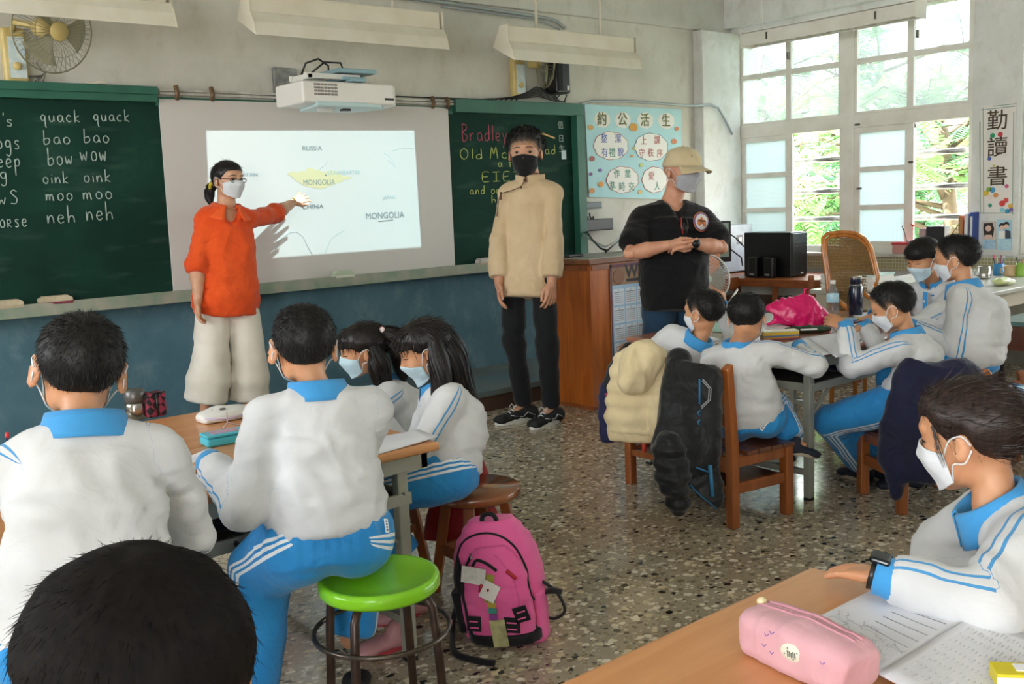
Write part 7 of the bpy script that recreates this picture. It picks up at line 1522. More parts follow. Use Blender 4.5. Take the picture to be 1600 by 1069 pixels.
# ---- woman in orange at the whiteboard
hc = ony(357, 283, 5.25); p = Figure('person', 'woman in orange blouse and cream wide trousers pointing at the projected map', 1.50, ony(354, 448, 5.27), ony(354, 322, 5.27), rightof(184), hc, (.26, -.96, -.04), adult=True, wide=.96, roll=.03, shw=.118)
p.arm('R', ony(309, 466, 5.20), (-.6, .5, 0), palm=VR, curl=.35, size=.158, scale=.93); p.arm('L', ony(466, 314, 5.60), (0, 0, -1), hd_dir=ony(490, 300, 5.64)-ony(466, 314, 5.60), palm=(0.2, .8, -.4), curl=.2, thumb=.2, spread=.3, scale=1.12)
p.leg('R', (2.15, 5.29, .21), (0, -1, 0), (-.25, -1, 0)); p.leg('L', (2.42, 5.29, .21), (0, -1, 0), (.35, -1, 0)); p.body(S_WOM, .0042)
p.shirt(C_ORANGE, hem=-.055, rx=(.118, .104, .100), ry=(.088, .078, .070), sleeve=.66, rs=(.034, .036, .038), seed=5, wr=1.2, vneck=.085, blouse=.004, neck=.04)
p.collar(striped('orange_collar', '#f0642a', '#e25420', None, (), 0, .85, .3), r=.040, h=.022, out=.085, gap=.42, drop=.022)
p.trousers(C_CREAMT, r0=(.080, .064), rt=(.060, .062), rc=(.072, .078), cuff=.76, waist=-.01, seed=2, wr=.8)
for s_ in 'LR':
    g = p.an[s_]; f = p.toe[s_]; v, q = sdf_mesh([Ell(g+f*.055-Z*.045, (.04, .11, .025), np.array([U(np.cross(f, Z)), f, Z])), Cone(g, g+f*.02-Z*.03, .026, .032, .02)], .006); qmesh('foot', [(v, q)], S_WOM, p.root)
    MB().prism([(.042*math.cos(a)*(1 if math.sin(a) < 0 else 1.1), .125*math.sin(a)+.055) for a in [k*.3142 for k in range(20)]], .018, Matrix(((U(np.cross(f, Z))[0], f[0], 0, g[0]), (U(np.cross(f, Z))[1], f[1], 0, g[1]), (0, 0, 1, .141), (0, 0, 0, 1)))).build('sandal', mat('sandal_dusty_pink', '#a8756c', .6), p.root, bev=.003)
def wavy(root, hd, m, seed=3):
    return hair(root, hd, 'back', .035, .03, 1500, .16, seed, 0, m, False, .92, flow=lambda P: np.stack([P[:, 0]*.2, np.full(len(P), -1.), -.35+0*P[:, 0]], 1), wid=.012)
h = p.head; ex = [sdf_mesh([Ell(h.W((-.06, -.52, -.12)), (.030, .03, .03), None, .01)], .006)]
hair(p.root, h, 'back', .035, .03, 1500, .16, 3, 0, H_LONG, False, .92, flow=lambda P: np.stack([P[:, 0]*.2, np.full(len(P), -1.), -.35+0*P[:, 0]], 1), wid=.012)
strands(p.root, [([h.W((.10, -.44, -.08)), h.W((.22, -.54, -.22)), h.W((.30, -.46, -.48)), h.W((.30, -.38, -.66))], (.022, .030, .026, .010))], 160, .2, .004, H_LONG, 'ponytail')
mb = MB(); tt = [h.W((.24+.055*math.cos(a), -.42+.03*math.sin(a), -.14+.085*math.sin(a))) for a in [k*.35 for k in range(19)]]; mb.tube(tt, .009, 7, cap=False); tag(mb.build('hair_band', mat('yellow_band', '#c9b32e', .6), p.root), 'yellow hair band')
eyes(p.root, h); mask(p.root, h, C_MASKW, amax=1.15)
gl = MB(); gm = mat('glasses_frame', '#1d1716', .3)
for sx in (-1, 1): gl.tube([h.W(h.front(sx*.16, .02, .01)+np.array([.115*math.cos(a), .035, .062*math.sin(a)])) for a in [k*.42 for k in range(16)]], .0022, 5, cap=False)
for sx in (-1, 1): gl.tube([h.W((sx*.275, .40, .05)), h.W((sx*.39, .18, .06)), h.W((sx*.43, -.02, .03))], .0022, 5)
gl.tube([h.W((-.05, .47, .03)), h.W((.05, .47, .03))], .0022, 5); gl.build('glasses', gm, p.root)
MB().tube([p.wr['L']+.028*(np.array([.35, .1, .93])*math.cos(a)+np.array([-.2, .97, 0])*math.sin(a)) for a in [k*.35 for k in range(19)]], .006, 6, cap=False).build('bracelet', mat('brass_bracelet', '#c9a24e', .3, .7), p.root)

# ---- young man in the beige tunic
hc = at(821, 241, 6.05); p = Figure('person', 'young man in beige tunic, black trousers and black mask standing before the chalkboard', 1.78, at(824, 420, 6.05), at(829, 283, 6.08), -VR*.93+VF*.30-VF*.0, hc, -VF*.97-VR*.14, adult=True, wide=.93, hh=.255, shw=.142)
p.arm('R', at(779, 446, 6.0), -VR, palm=VR, curl=.35, scale=.96); p.arm('L', at(862, 442, 5.93), VR*.4-VF, palm=-VR*.6+VF*.8, curl=.4, scale=.945)
p.leg('R', (3.93, 4.63, .10), -VF*.6-VR*.4, -VR*.85-VF*.5, scale=1.0); p.leg('L', (3.99, 4.44, .10), -VF, -VR*.62-VF*.75, scale=1.0); p.body(S_YOU, .0042)
p.shirt(C_BEIGE, hem=-.06, rx=(.084, .076, .076), ry=(.066, .060, .058), sleeve=.96, rs=(.030, .029, .036), akn=.005, seed=8, wr=.6, flare=.012, neck=.036, shr=.036)
cb2 = p.collar(C_BEIGE, r=.040, h=.034, out=.046, gap=.10, drop=-.012); PIP = mat('brown_piping', '#5b3a2b', .5); H_ = 1.78
def onchest(a, b, z):            # a: across to the wearer's right, b: unused, z: below the collar
    return p.nek+p.r*a*H_-p.up*z*H_+p.f*(.078*H_*math.sqrt(max(0, 1-(a/.135)**2))-.004+.018*min(1, z/.05)-.018)
MB().tube([onchest(0, 0, .012), onchest(.01, 0, .035), onchest(.05, 0, .048), onchest(.085, 0, .052), onchest(.095, 0, .075), onchest(.100, 0, .13)], .003, 5).build('piping', PIP, cb2)
u_ = U(p.up); MB().tube([p.nek+u_*.018*H_+(p.r*math.cos(a)*.043+p.f*(math.sin(a)*.043+.008))*H_ for a in [math.pi/2+.12+k*.30 for k in range(21)]], .003, 5, cap=False).build('piping', PIP, cb2)
for a, z in ((.085, .052), (.01, .037), (-.0, .012)): MB().ball(onchest(a, 0, z)+p.f*.004, .008, 8).build('knot_button', PIP, cb2)
MB().tube([onchest(.084, 0, .055)+p.f*.006, onchest(.084, 0, .075)+p.f*.006], [.003, .006], 6).build('tassel', PIP, cb2)
p.trousers(C_BLACKJ, r0=(.068, .050), rt=(.044, .038), rc=(.032, .028), cuff=1.0, waist=.0, seed=4, wr=.8)
for s_ in 'LR': p.shoe(s_, SHOE_B, SOLE_W, L=.285, laces=True)
hair(p.root, p.head, 'man', .12, .014, 3600, .13, 8, .05, None, True, .6)
eyes(p.root, p.head); mask(p.root, p.head, C_MASKK, amax=1.12, down=-.045, zbot=-.50, lc=mat('ear_loop_black', '#17181a', .7))

# ---- man with the cap
hc = at(1066, 269, 5.86); p = Figure('person', 'man in black T-shirt, jeans, beige cap and grey mask with clasped hands', 1.66, at(1052, 425, 5.9), at(1050, 316, 5.92), -VR*.97-VF*.15, hc, -VF*.80+VR*.52-Z*.10, adult=True, wide=1.0, hh=.245, shw=.186, fat=1.12, bulge=-.01, shup=-.028)
p.arm('R', at(1045, 383, 5.62), -VR-Z*.6, hd_dir=VR*.9-Z*.12-VF*.25, palm=VF*.7+Z*.5, curl=.42, thumb=.8, scale=.97, curls=[.35, .45, .5, .6]); p.arm('L', at(1083, 380, 5.60), VR-Z*.6, hd_dir=-VR*.95-Z*.05+VF*.1, palm=VF*.6-Z*.5, curl=.5, thumb=.6, scale=.97)
p.leg('R', p.hip['R']*np.array([1, 1, 0])-VR*.05+Z*.09, -VF, -VF-VR*.3); p.leg('L', p.hip['L']*np.array([1, 1, 0])+VR*.05+Z*.09, -VF, -VF+VR*.3); p.body(S_MAN, .0042)
p.shirt(C_BLACKT, hem=-.095, rx=(.102, .108, .104), ry=(.088, .092, .074), sleeve=.40, rs=(.044, .050, .05), seed=11, wr=.8, vneck=.075, neck=.040, hemlen=.02, shr=.040)
p.trousers(C_JEANS, r0=(.098, .078), rt=(.068, .052), rc=(.048, .042), cuff=.97, waist=.02, seed=6)
for s_ in 'LR': p.shoe(s_, SHOE_B, SOLE_T, L=.28)
hd = p.head; mask(p.root, hd, C_MASKG, amax=1.12, ztop=.02); eyes(p.root, hd, .3)
capm = striped('cap_beige', '#d8c8a4', '#ccbb95', None, (), 0, .85, .2); cap = MB()
def capf(u, v):
    a = u*2*math.pi; th = v*math.pi/2*.98; r = math.sin(th); y = math.cos(a)*r*.50-.02; x = math.sin(a)*r*.435; z = .13+math.cos(th)**.8*.47-(.06*(1-math.cos(a))/2 if v > .6 else 0); return hd.W((x, y, z))
cap.grid(capf, 32, 12, .004); co = cap.build('cap', capm, p.root)
MB().grid(lambda u, v: hd.W((math.sin((u-.5)*2.3)*(.40+.06*v), .12+math.cos((u-.5)*2.3)*(.36+.40*v), .155-.02*v-.13*abs(math.sin((u-.5)*2.3))**2*v-.05*v)), 20, 8, .005).build('brim', capm, co)
MB().ball(hd.W((0, -.02, .605)), .008, 8).build('button', capm, co)
MB().tube([hd.W((.06+.045*math.cos(a), .44-.06*(math.sin(a)+1)/2-.0, .37+.055*math.sin(a))) for a in [k*.52 for k in range(10)]], .0035, 5).build('emblem', mat('cap_emblem_green', '#4e7062', .7), co)
H_ = 1.66
def onman(a, z, off=0.0): return p.nek-p.r*a*H_-p.up*z*H_+p.f*((.085+.014*min(1, z/.1))*1.15*H_*math.sqrt(max(0, 1-(a/.15)**2))+off)
sg = MB(); sgm = mat('sunglass_red', '#b7352c', .3)
sg.tube([onman(-.005, .075, .012), onman(-.008, .105, .018), onman(-.002, .135, .014)], .0035, 6); sgo = sg.build('sunglasses', sgm, p.root)
MB().tube([onman(.0, .07, .012), onman(.012, .08, .016), onman(.016, .11, .02), onman(.005, .135, .016)], .0035, 6).build('dark_arm', M_BLACK, sgo); MB().grid(lambda u, v: onman(-.004+u*.018, .085+v*.045, .014), 3, 3, .002).build('lens', M_BLACK, sgo)
bd = MB(); c0 = onman(.068, .088, .010); Rb = U(p.r*-1); nb = U(p.f*.9-p.r*.35); Rb = U(Rb-nb*(Rb@nb)); Ub = np.cross(nb, Rb)*1
def dsc(r, off, m, nm='badge', par=None, ys=1, dx=0, dz=0):
    T = Matrix(((Rb[0], Ub[0], nb[0], 0), (Rb[1], Ub[1], nb[1], 0), (Rb[2], Ub[2], nb[2], 0), (0, 0, 0, 1))); o = c0+nb*off+Rb*dx+Ub*dz
    return MB().lathe([(0, 0), (r, 0), (r, .002), (0, .002)], 24, T=Matrix.Translation(o) @ T, sy=ys).build(nm, m, par or p.root)
b0 = dsc(.058, 0.004, mat('badge_orange', '#c9743a', .6), 'chest_emblem'); dsc(.053, .0055, mat('badge_violet', '#4c4696', .6), 'ring', b0); dsc(.046, .007, mat('badge_white', '#e3dcd6', .6), 'disc', b0)
for dx in (-.018, 0, .018): dsc(.013, .009, MATS['badge_orange'], 'figure', b0, 1.5, dx, -.006 if dx else .006)
dsc(.032, .011, mat('badge_black', '#1d1716', .6), 'script_line', b0, .14, .0, .004)
u2 = U(p.wr['L']-p.el['L']); x_ = U(np.cross(u2, Z)); y_ = np.cross(u2, x_); q = p.wr['L']-u2*.012
wt = MB().grid(lambda a, v: q+u2*(v-.5)*.024+(x_*math.cos(a*6.2832)*.031+y_*math.sin(a*6.2832)*.029), 20, 2, .004).build('wristwatch', M_BLACK, p.root)
MB().lathe([(.021, 0), (.021, .010), (0, .011)], 18, T=Matrix.Translation(q-VF*.028) @ Vector(-VF).to_track_quat('Z', 'Y').to_matrix().to_4x4()).build('dial', mat('watch_dial', '#2a2c2e', .2, .5), wt)

# ---- children
def kid(label, H, pel, nek, yaw, hc, hf, roll=0, ears=1.0, fat=1.0, bulge=.025, wide=.97, hh=None, grp='pupils in white and blue uniforms', **k):
    return Figure('person', label, H, pel, nek, rightof(yaw), hc, hf, grp, bulge, roll, hh or .188, adult=False, wide=wide, ears=ears, fat=fat, **k)
def dress(p, seed=0, blouse=.014, cuffs='LR', collar_gap=.18, **k):
    kw = dict(hem=.03, rx=(.094, .102, .098), ry=(.074, .080, .072), sleeve=1.0, rs=(.040, .038, .028), vox=.0095, blouse=blouse, seed=seed, neck=.046, hemlen=.02); kw.update(k)
    kw.setdefault('wr', 1.25); p.shirt(C_SWEAT, **kw); p.collar(C_COLLAR, r=.043, h=.033, out=.062, gap=collar_gap, drop=.006)
    for s_ in cuffs: p.cuff(s_, C_COLLAR, r=.027, L=.034, at_=.97)

# boy nearest on the left
p = kid('boy seen from behind at the left end of the table, large ears, holding a pencil', 1.27, at(140, 1000, 1.87), at(134, 668, 1.86), 16, at(124, 580, 1.90), yawdir(14, -8), roll=-.20, ears=1.35, fat=1.08, bulge=.05, hh=.193, wide=.97)
p.sh['L'] = p.sh['L']-Z*.03-VR*.01
p.arm('R', p.sh['R']+np.array([.03, .25, -.20]), np.array([.5, -.7, -.6]), palm=-Z); p.arm('L', at(3, 728, 2.14), -VR-Z*.6, hd_dir=(.15, .95, .1), palm=(.5, 0, -.8), curl=.7)
p.leg('L', (.30, 2.45, .07), (-.3, 1, .3), (-.1, 1, 0)); p.leg('R', (.72, 2.42, .07), (.2, 1, .3), (.1, 1, 0)); p.body(S_KID, .0045); dress(p, 1, hem=.062, blouse=.014, outdir={'L': np.array([-.3, .9, .3]), 'R': np.array([.3, .9, .3])})
p.trousers(C_TRACK, r0=(.112, .10), rt=(.078, .06), rc=(.056, .048), cuff=.93, waist=.06, seed=3)
for s_ in 'LR': p.shoe(s_, SHOE_B, SOLE_W)
hair(p.root, p.head, 'boy', .05, .006, 5200, .07, 11, .0, None, True, .55, wid=.007, vox=.02, nape=-.10); mask(p.root, p.head, C_MASKB)
BOY4 = p
# boy on the green stool
p = kid('boy seen from behind sitting on the green stool', 1.24, at(512, 845, 2.44), at(497, 612, 2.44), 22, at(474, 544, 2.44), yawdir(20, -8), roll=-.05, ears=1.4, fat=1.02, bulge=.03, hh=.186)
p.arm('L', at(332, 728, 2.46), -VR*.2-Z*1.0-VF*.5, hd_dir=(-.2, .95, -.1), palm=-Z); p.arm('R', p.sh['R']+np.array([-.06, .27, -.16]), (0, -.3, -1), palm=-Z)
p.leg('L', at(390, 1100, 2.53), None, -VR*.3+VF*.9, kn=at(408, 886, 2.52)); p.leg('R', at(545, 1000, 2.72), VF+Z*.4, VF); p.body(S_KID, .0045); dress(p, 2, hem=.058, blouse=.014, rs=(.044, .046, .031), outdir={'L': np.array([-.3, .9, .3]), 'R': np.array([.3, .9, .3])})
tr_ = p.trousers(C_TRACK, r0=(.118, .098), rt=(.080, .064), rc=(.060, .052), cuff=.95, waist=.065, seed=5, wr=1.2); cloth_label(tr_, 603, 822, .034, .012, 1.2, M_LOOP)
for s_ in 'LR': p.shoe(s_, SHOE_B, SOLE_W)
hair(p.root, p.head, 'boy', .05, .014, 4600, .075, 12, .0, None, True, .6, wid=.008, nape=-.09, vox=.02); mask(p.root, p.head, C_MASKB)
BOY5 = p
# long-haired girl
p = kid('girl with long loose black hair in profile at the right end of the table', 1.22, at(696, 742, 3.28), at(690, 606, 3.32), -66, at(664, 549, 3.27), yawdir(-60, -20), roll=.02, fat=.98, bulge=.05, hh=.188)
p.arm('L', at(575, 672, 3.12), -Z-VR*.1, hd_dir=(-1, .1, -.1), palm=-Z); p.arm('R', at(590, 655, 3.5), -Z, hd_dir=(-1, .1, -.1), palm=-Z)
p.leg('L', at(612, 905, 3.05), -VR+Z*.3, (-1, .1, 0)); p.leg('R', at(640, 880, 3.3), -VR+Z*.3, (-1, .1, 0)); p.body(S_KID, .0045); dress(p, 3, rs=(.042, .040, .029))
p.trousers(C_TRACK, r0=(.108, .10), rt=(.074, .062), rc=(.056, .05), cuff=.9, waist=.06, seed=7)
for s_ in 'LR': p.shoe(s_, mat('shoe_pink', '#c08a8e', .6), mat('sole_red', '#b5424c', .6))
h = p.head; eyes(p.root, h, .85, brow=False)
hair(p.root, h, 'girl', .05, .040, 2800, .20, 21, .02, H_LONG, False, .95, flow=lambda P: np.stack([P[:, 0]*.5, np.where(P[:, 1] > .1, .5, -.25), -1+0*P[:, 0]], 1), wid=.014)
def hang(x, y, z, steps):
    a = h.W((x, y, z)); o = [a]; f_ = U(h.R[1]*np.array([1, 1, 0])); r_ = U(h.R[0]*np.array([1, 1, 0]))
    for dx, dy, dz in steps: o.append(a+r_*dx+f_*dy+Z*dz)
    return o
strands(p.root, [(hang(.0, -.36, .22, ((0, -.035, -.07), (0, -.05, -.16), (.01, -.085, -.25), (.0, -.12, -.31))), (.045, .058, .050, .036, .012)), (hang(-.36, -.12, .05, ((-.012, -.004, -.08), (-.014, .0, -.16), (-.005, .015, -.25))), (.010, .016, .014, .005)), (hang(-.30, -.20, .15, ((-.02, -.012, -.08), (-.03, -.02, -.17), (-.03, -.035, -.27))), (.03, .036, .030, .010)), (hang(.32, -.15, .1, ((.012, -.01, -.08), (.01, -.02, -.20))), (.03, .032, .012))], 420, .2, .004, H_LONG)
mask(p.root, h, C_MASKB, down=-.10)
# ponytail girl behind her
p = kid('girl with side ponytail and red hair tie beyond the long-haired girl', 1.2, at(640, 725, 3.66), at(600, 603, 3.68), -66, at(567, 549, 3.62), yawdir(-64, -12), roll=.04, bulge=.05, hh=.183)
p.arm('L', at(470, 622, 3.45), -Z-VR*.2, hd_dir=at(440, 612, 3.5)-at(470, 622, 3.45), palm=-Z); p.arm('R', at(500, 640, 3.8), -Z, palm=-Z)
p.leg('L', at(590, 850, 3.4), -VR+Z*.3, (-1, .1, 0)); p.leg('R', at(580, 850, 3.6), -VR+Z*.3, (-1, .1, 0)); p.body(S_KID, .005); dress(p, 4, rs=(.042, .040, .029)); p.trousers(C_TRACK, r0=(.108, .10), rt=(.074, .062), rc=(.056, .05), cuff=.9, waist=.06, seed=7, vox=.014)
for s_ in 'LR': p.shoe(s_, SHOE_N, SOLE_W)
h = p.head; eyes(p.root, h, .85, brow=False); hair(p.root, h, 'girl', .045, .035, 2600, .18, 22, .02, H_LONG, False, .95, flow=lambda P: np.where((P[:, 1] > .1)[:, None], np.array([0, .4, -1.]), np.array([0, -.9, .25])), wid=.012)
strands(p.root, [([h.W((-.12, -.42, .28)), h.W((-.13, -.62, .22)), h.W((-.14, -.72, -.10)), h.W((-.12, -.66, -.55)), h.W((-.1, -.62, -.80))], (.022, .04, .045, .035, .01)), ([h.W((-.34, -.14, .05)), h.W((-.40, -.12, -.35)), h.W((-.40, -.05, -.85))], (.016, .028, .008)), ([h.W((-.32, -.2, .1)), h.W((-.40, -.25, -.3)), h.W((-.38, -.3, -.8))], (.03, .035, .01))], 300, .25, .0045, H_LONG, 'ponytail', 5)
for dx, c in ((-.15, '#d8435a'), (-.19, '#e8d8d8'), (-.11, '#d8435a')): MB().ball(h.W((dx, -.47, .33)), .013, 8).build('hair_tie', mat('bead_'+c[1:], c, .3), p.root)
mask(p.root, h, C_MASKB)

# two boys on chairs at the right table
p = kid('boy nearest the podium holding a white pencil, hair over his collar', 1.17, (3.46, 3.06, .40), at(1092, 532, 4.45), 70, at(1098, 489, 4.43), yawdir(-12, -6), bulge=.03, hh=.183, wide=.98)
p.arm('L', at(1052, 545, 4.62), -VR-Z*.5, palm=-Z); p.arm('R', at(1131, 482, 4.66), -Z+VR, hd_dir=(0, .2, 1), palm=(0, 1, 0), curl=.9)
p.leg('L', (3.78, 3.2, .07), (1, 0, .4), (1, 0, 0)); p.leg('R', (3.80, 3.0, .07), (1, 0, .4), (1, 0, 0)); p.body(S_KID, .005); dress(p, 6); p.trousers(C_TRACK, r0=(.105, .09), cuff=.92, waist=.06, seed=9, vox=.014)
for s_ in 'LR': p.shoe(s_, SHOE_N, SOLE_T)
hair(p.root, p.head, 'boy', .055, .012, 2600, .10, 31, .0, None, True, .6, wid=.011, nape=-.08); mask(p.root, p.head, C_MASKW)
BA = p
p = kid('boy with cropped hair leaning on the table before the black jacket', 1.17, at(1172, 656, 4.17), at(1153, 538, 4.15), 62, at(1167, 499, 4.08), yawdir(62, -22), bulge=.03, hh=.183, roll=.04)
p.arm('R', at(1250, 544, 4.28), -VF-Z*.4+VR*.4, hd_dir=(.9, .3, -.1), palm=-Z); p.arm('L', at(1165, 552, 4.45), -Z, palm=-Z)
p.leg('R', at(1244, 692, 4.20), None, VR+VF*.2, kn=at(1208, 636, 4.30)); p.leg('L', at(1208, 700, 4.40), None, VR+VF*.3, kn=at(1192, 640, 4.46)); p.body(S_KID, .0048); dress(p, 7, blouse=.016, rs=(.042, .040, .029))
tr_ = p.trousers(C_TRACK, r0=(.112, .095), rt=(.074, .058), rc=(.052, .044), cuff=.90, waist=.07, seed=10); cloth_label(tr_, 1194, 664, .05, .016, 1.0, M_LOOP)
p.shoe('R', SHOE_N, SOLE_T, L=.16, foot_drop=.05, pitch=.25); p.shoe('L', SHOE_N, SOLE_T, L=.16, foot_drop=.05, pitch=.25)
hair(p.root, p.head, 'boy', .055, .012, 2800, .08, 32, .0, None, True, .55, wid=.010, nape=-.08); mask(p.root, p.head, C_MASKW)
BB = p
# boy writing, seen in profile
p = kid('boy in profile writing with his arm raised over the table, navy jacket on his chair', 1.17, at(1424, 622, 4.18), at(1418, 522, 4.15), -12, at(1394, 481, 4.14), yawdir(-26, -24), bulge=.04, hh=.183, roll=.06)
p.arm('L', at(1322, 512, 4.22), -Z-VR*.35-VF*.2, hd_dir=(-.1, .8, .35), palm=(.6, .2, -.5)); p.arm('R', at(1352, 510, 4.50), -Z, hd_dir=-VR*.9+VF*.1-Z*.1, palm=-Z, curl=.8)
p.leg('L', at(1346, 724, 4.62), None, -VR*.4+VF*.7, kn=at(1300, 658, 4.38)); p.leg('R', at(1385, 712, 4.55), -VR+Z*.4, VF); p.body(S_KID, .0048); dress(p, 8, rs=(.042, .040, .029), outdir={'L': -VF*.6+Z*.6, 'R': VF})
p.trousers(C_TRACK, r0=(.105, .092), rt=(.076, .062), rc=(.055, .052), cuff=.94, waist=.06, seed=12)
for s_ in 'LR': p.shoe(s_, SHOE_N, SOLE_T)
hair(p.root, p.head, 'boy', .055, .012, 2800, .10, 33, .02, None, True, .6, wid=.010, nape=-.08); mask(p.root, p.head, C_MASKW); eyes(p.root, p.head, .8, brow=False)
BC = p
# boy on the blue stool at the right edge
p = kid('boy on the blue stool at the right, broad white back turned to the room', 1.25, at(1510, 566, 4.42), at(1507, 447, 4.40), -20, at(1493, 406, 4.42), yawdir(-18, -12), bulge=.06, hh=.188, roll=.03, fat=1.2)
p.arm('L', at(1428, 512, 4.42), -Z-VR*.2, hd_dir=-VR*.9-Z*.2, palm=-Z); p.arm('R', at(1420, 505, 4.8), -Z, hd_dir=-VR, palm=-Z)
p.leg('L', at(1420, 690, 4.45), -VR+Z*.3, -VR); p.leg('R', at(1450, 680, 4.7), -VR+Z*.3, -VR); p.body(S_KID, .005); dress(p, 9, blouse=.018, rs=(.042, .040, .029), outdir={'L': VR*.2-VF*.5+Z*.7, 'R': VF})
p.trousers(C_TRACK, r0=(.115, .10), rt=(.080, .062), rc=(.055, .052), cuff=.94, waist=.06, seed=13)
for s_ in 'LR': p.shoe(s_, SHOE_N, SOLE_T)
hair(p.root, p.head, 'boy', .055, .012, 2800, .10, 34, .02, None, True, .55, wid=.010, nape=-.08); mask(p.root, p.head, C_MASKW)
# bowl-cut boy facing the room
p = kid('boy with a bowl cut facing the room behind the other two by the window', 1.17, at(1462, 520, 5.15), at(1458, 442, 5.12), -95, at(1442, 405, 5.05), yawdir(-78, -20), bulge=.03, hh=.186, roll=.05, wide=1.0)
p.arm('R', at(1368, 492, 5.0), -Z-VR*.3, hd_dir=-VR*.8-VF*.2-Z*.2, palm=-Z); p.arm('L', at(1420, 515, 4.85), -Z, hd_dir=-VR*.6-VF*.5, palm=-Z)
p.leg('R', (p.hip['R'][0]-.05, p.hip['R'][1], .07), -VR, (-1, -.2, 0)); p.leg('L', (p.hip['L'][0], p.hip['L'][1], .07), -VR, (-1, -.2, 0)); p.body(S_KID, .005); dress(p, 10, hem=-.02)
pl = MB(); H_ = 1.17; fr = lambda z, o=0: p.nek+p.f*(.088*H_+.010+o)-p.up*z*H_
pl.bar(fr(.03, -.012), fr(.15, .014), .022, .004, up=tuple(p.f)); po_ = pl.build('placket', C_COLLAR, p.root)
for z in (.07, .12): MB().ball(fr(z, .006), .006, 8).build('button', M_LOOP, po_)
p.trousers(C_TRACK, r0=(.105, .09), cuff=.92, waist=.04, seed=9, vox=.014)
for s_ in 'LR': p.shoe(s_, SHOE_N, SOLE_T)
hair(p.root, p.head, 'bowl', .065, .055, 3000, .12, 35, .02, None, False, .9, wid=.010, flow=lambda P: P*np.array([1, 1, .1])+np.array([0, .1, -.8])); eyes(p.root, p.head, .75, brow=False); mask(p.root, p.head, C_MASKB, down=-.08)
# girl at the right front
p = kid('girl with a ponytail and smartwatch at the nearest table, in profile', 1.22, (1.86, .62, .50), at(1556, 790, 1.80), -40, at(1516, 684, 1.83), yawdir(-10, -12), bulge=.035, hh=.198, roll=.0, wide=.98, fat=1.03)
p.arm('L', at(1392, 905, 1.64), -VF*1.0+VR*.3-Z*.5, hd_dir=at(1335, 893, 1.70)-at(1392, 905, 1.64), palm=-Z, curl=.12, thumb=.35, spread=.12, scale=.84); p.arm('R', at(1580, 900, 1.92), (0.3, .3, -1), palm=-Z)
p.leg('L', (1.50, .50, .07), (-1, 0, .4), (-1, 0, 0)); p.leg('R', (1.5, .72, .07), (-1, 0, .4), (-1, 0, 0)); p.body(S_KID, .0036); dress(p, 14, rs=(.050, .050, .033), vox=.009, outdir={'L': np.array([-.45, .25, .85]), 'R': VF}, collar_gap=.15)
p.trousers(C_TRACK, r0=(.105, .092), cuff=.92, waist=.06, seed=16, vox=.014)
for s_ in 'LR': p.shoe(s_, SHOE_N, SOLE_W)
h = p.head; eyes(p.root, h, .5, brow=False)
hair(p.root, h, 'back', .04, .035, 5200, .20, 41, .02, longhair('long_brown_black_hair', '#3a2a24', '#1a1210'), False, .95, flow=lambda P: np.array([0, -.62, .12])-P+.0, wid=.007, vox=.0185)
strands(p.root, [([h.W((0, -.48, .06)), h.W((0, -.62, .02)), h.W((0, -.74, -.15)), h.W((0, -.76, -.45)), h.W((.02, -.72, -.62))], (.026, .036, .046, .036, .012))], 500, .2, .0035, MATS['long_brown_black_hair'], 'ponytail', 6)
strands(p.root, [([h.W((-.33, .20, .2)), h.W((-.385, .17, .0)), h.W((-.37, .15, -.20))], (.005, .006, .003))], 16, .4, .0013, MATS['long_brown_black_hair'], 'loose_lock', 7, core_=False)
MB().tube([h.W((.085*math.cos(a), -.55, .03+.085*math.sin(a))) for a in [k*.35 for k in range(19)]], .008, 8, cap=False).build('hair_tie', mat('scrunchie_blue', '#9fd3e0', .7), p.root)
mask(p.root, h, C_MASKW, down=-.0)
u2 = U(p.wr['L']-p.el['L']); q = p.wr['L']+u2*.022; x_ = U(np.cross(u2, Z)); y_ = U(np.cross(x_, u2))
wt = MB().grid(lambda a, v: q+u2*(v-.5)*.022+(x_*math.cos(a*6.2832)*.028+y_*math.sin(a*6.2832)*.025), 20, 2, .004).build('smartwatch', M_BLACK, p.root)
T = Matrix(((u2[0], x_[0], y_[0], 0), (u2[1], x_[1], y_[1], 0), (u2[2], x_[2], y_[2], 0), (0, 0, 0, 1))); MB().bx(-.017, .017, -.021, .021, -.005, .006, Matrix.Translation(q+y_*.029) @ T).build('watch_screen', mat('watch_glass', '#101418', .08), wt, bev=.005, seg=3)
GR = p
# head in the very foreground
p = kid('dark-haired child nearest to the camera, only the top of the head showing', 1.2, (.22, .74, .46), at(212, 1235, .86), 6, at(214, 1075, .86), yawdir(2, -14), bulge=.03, hh=.215, wide=1.06)
p.arm('L', p.sh['L']+np.array([-.03, .26, -.14]), (-1, -.5, -.5)); p.arm('R', p.sh['R']+np.array([.03, .26, -.14]), (1, -.5, -.5))
p.leg('L', (.12, 1.12, .07), (0, 1, .3)); p.leg('R', (.34, 1.12, .07), (0, 1, .3)); p.body(S_KID, .006, .014); dress(p, 15, vox=.012); p.trousers(C_TRACK, cuff=.92, waist=.06, seed=19, vox=.016)
for s_ in 'LR': p.shoe(s_, SHOE_N, SOLE_W)
hair(p.root, p.head, 'bowl', .05, .045, 9000, .085, 51, .0, longhair('near_black_hair', '#15100e', '#090706', .8, .15), False, .985, wid=.0045, vox=.016, nape=-.05)
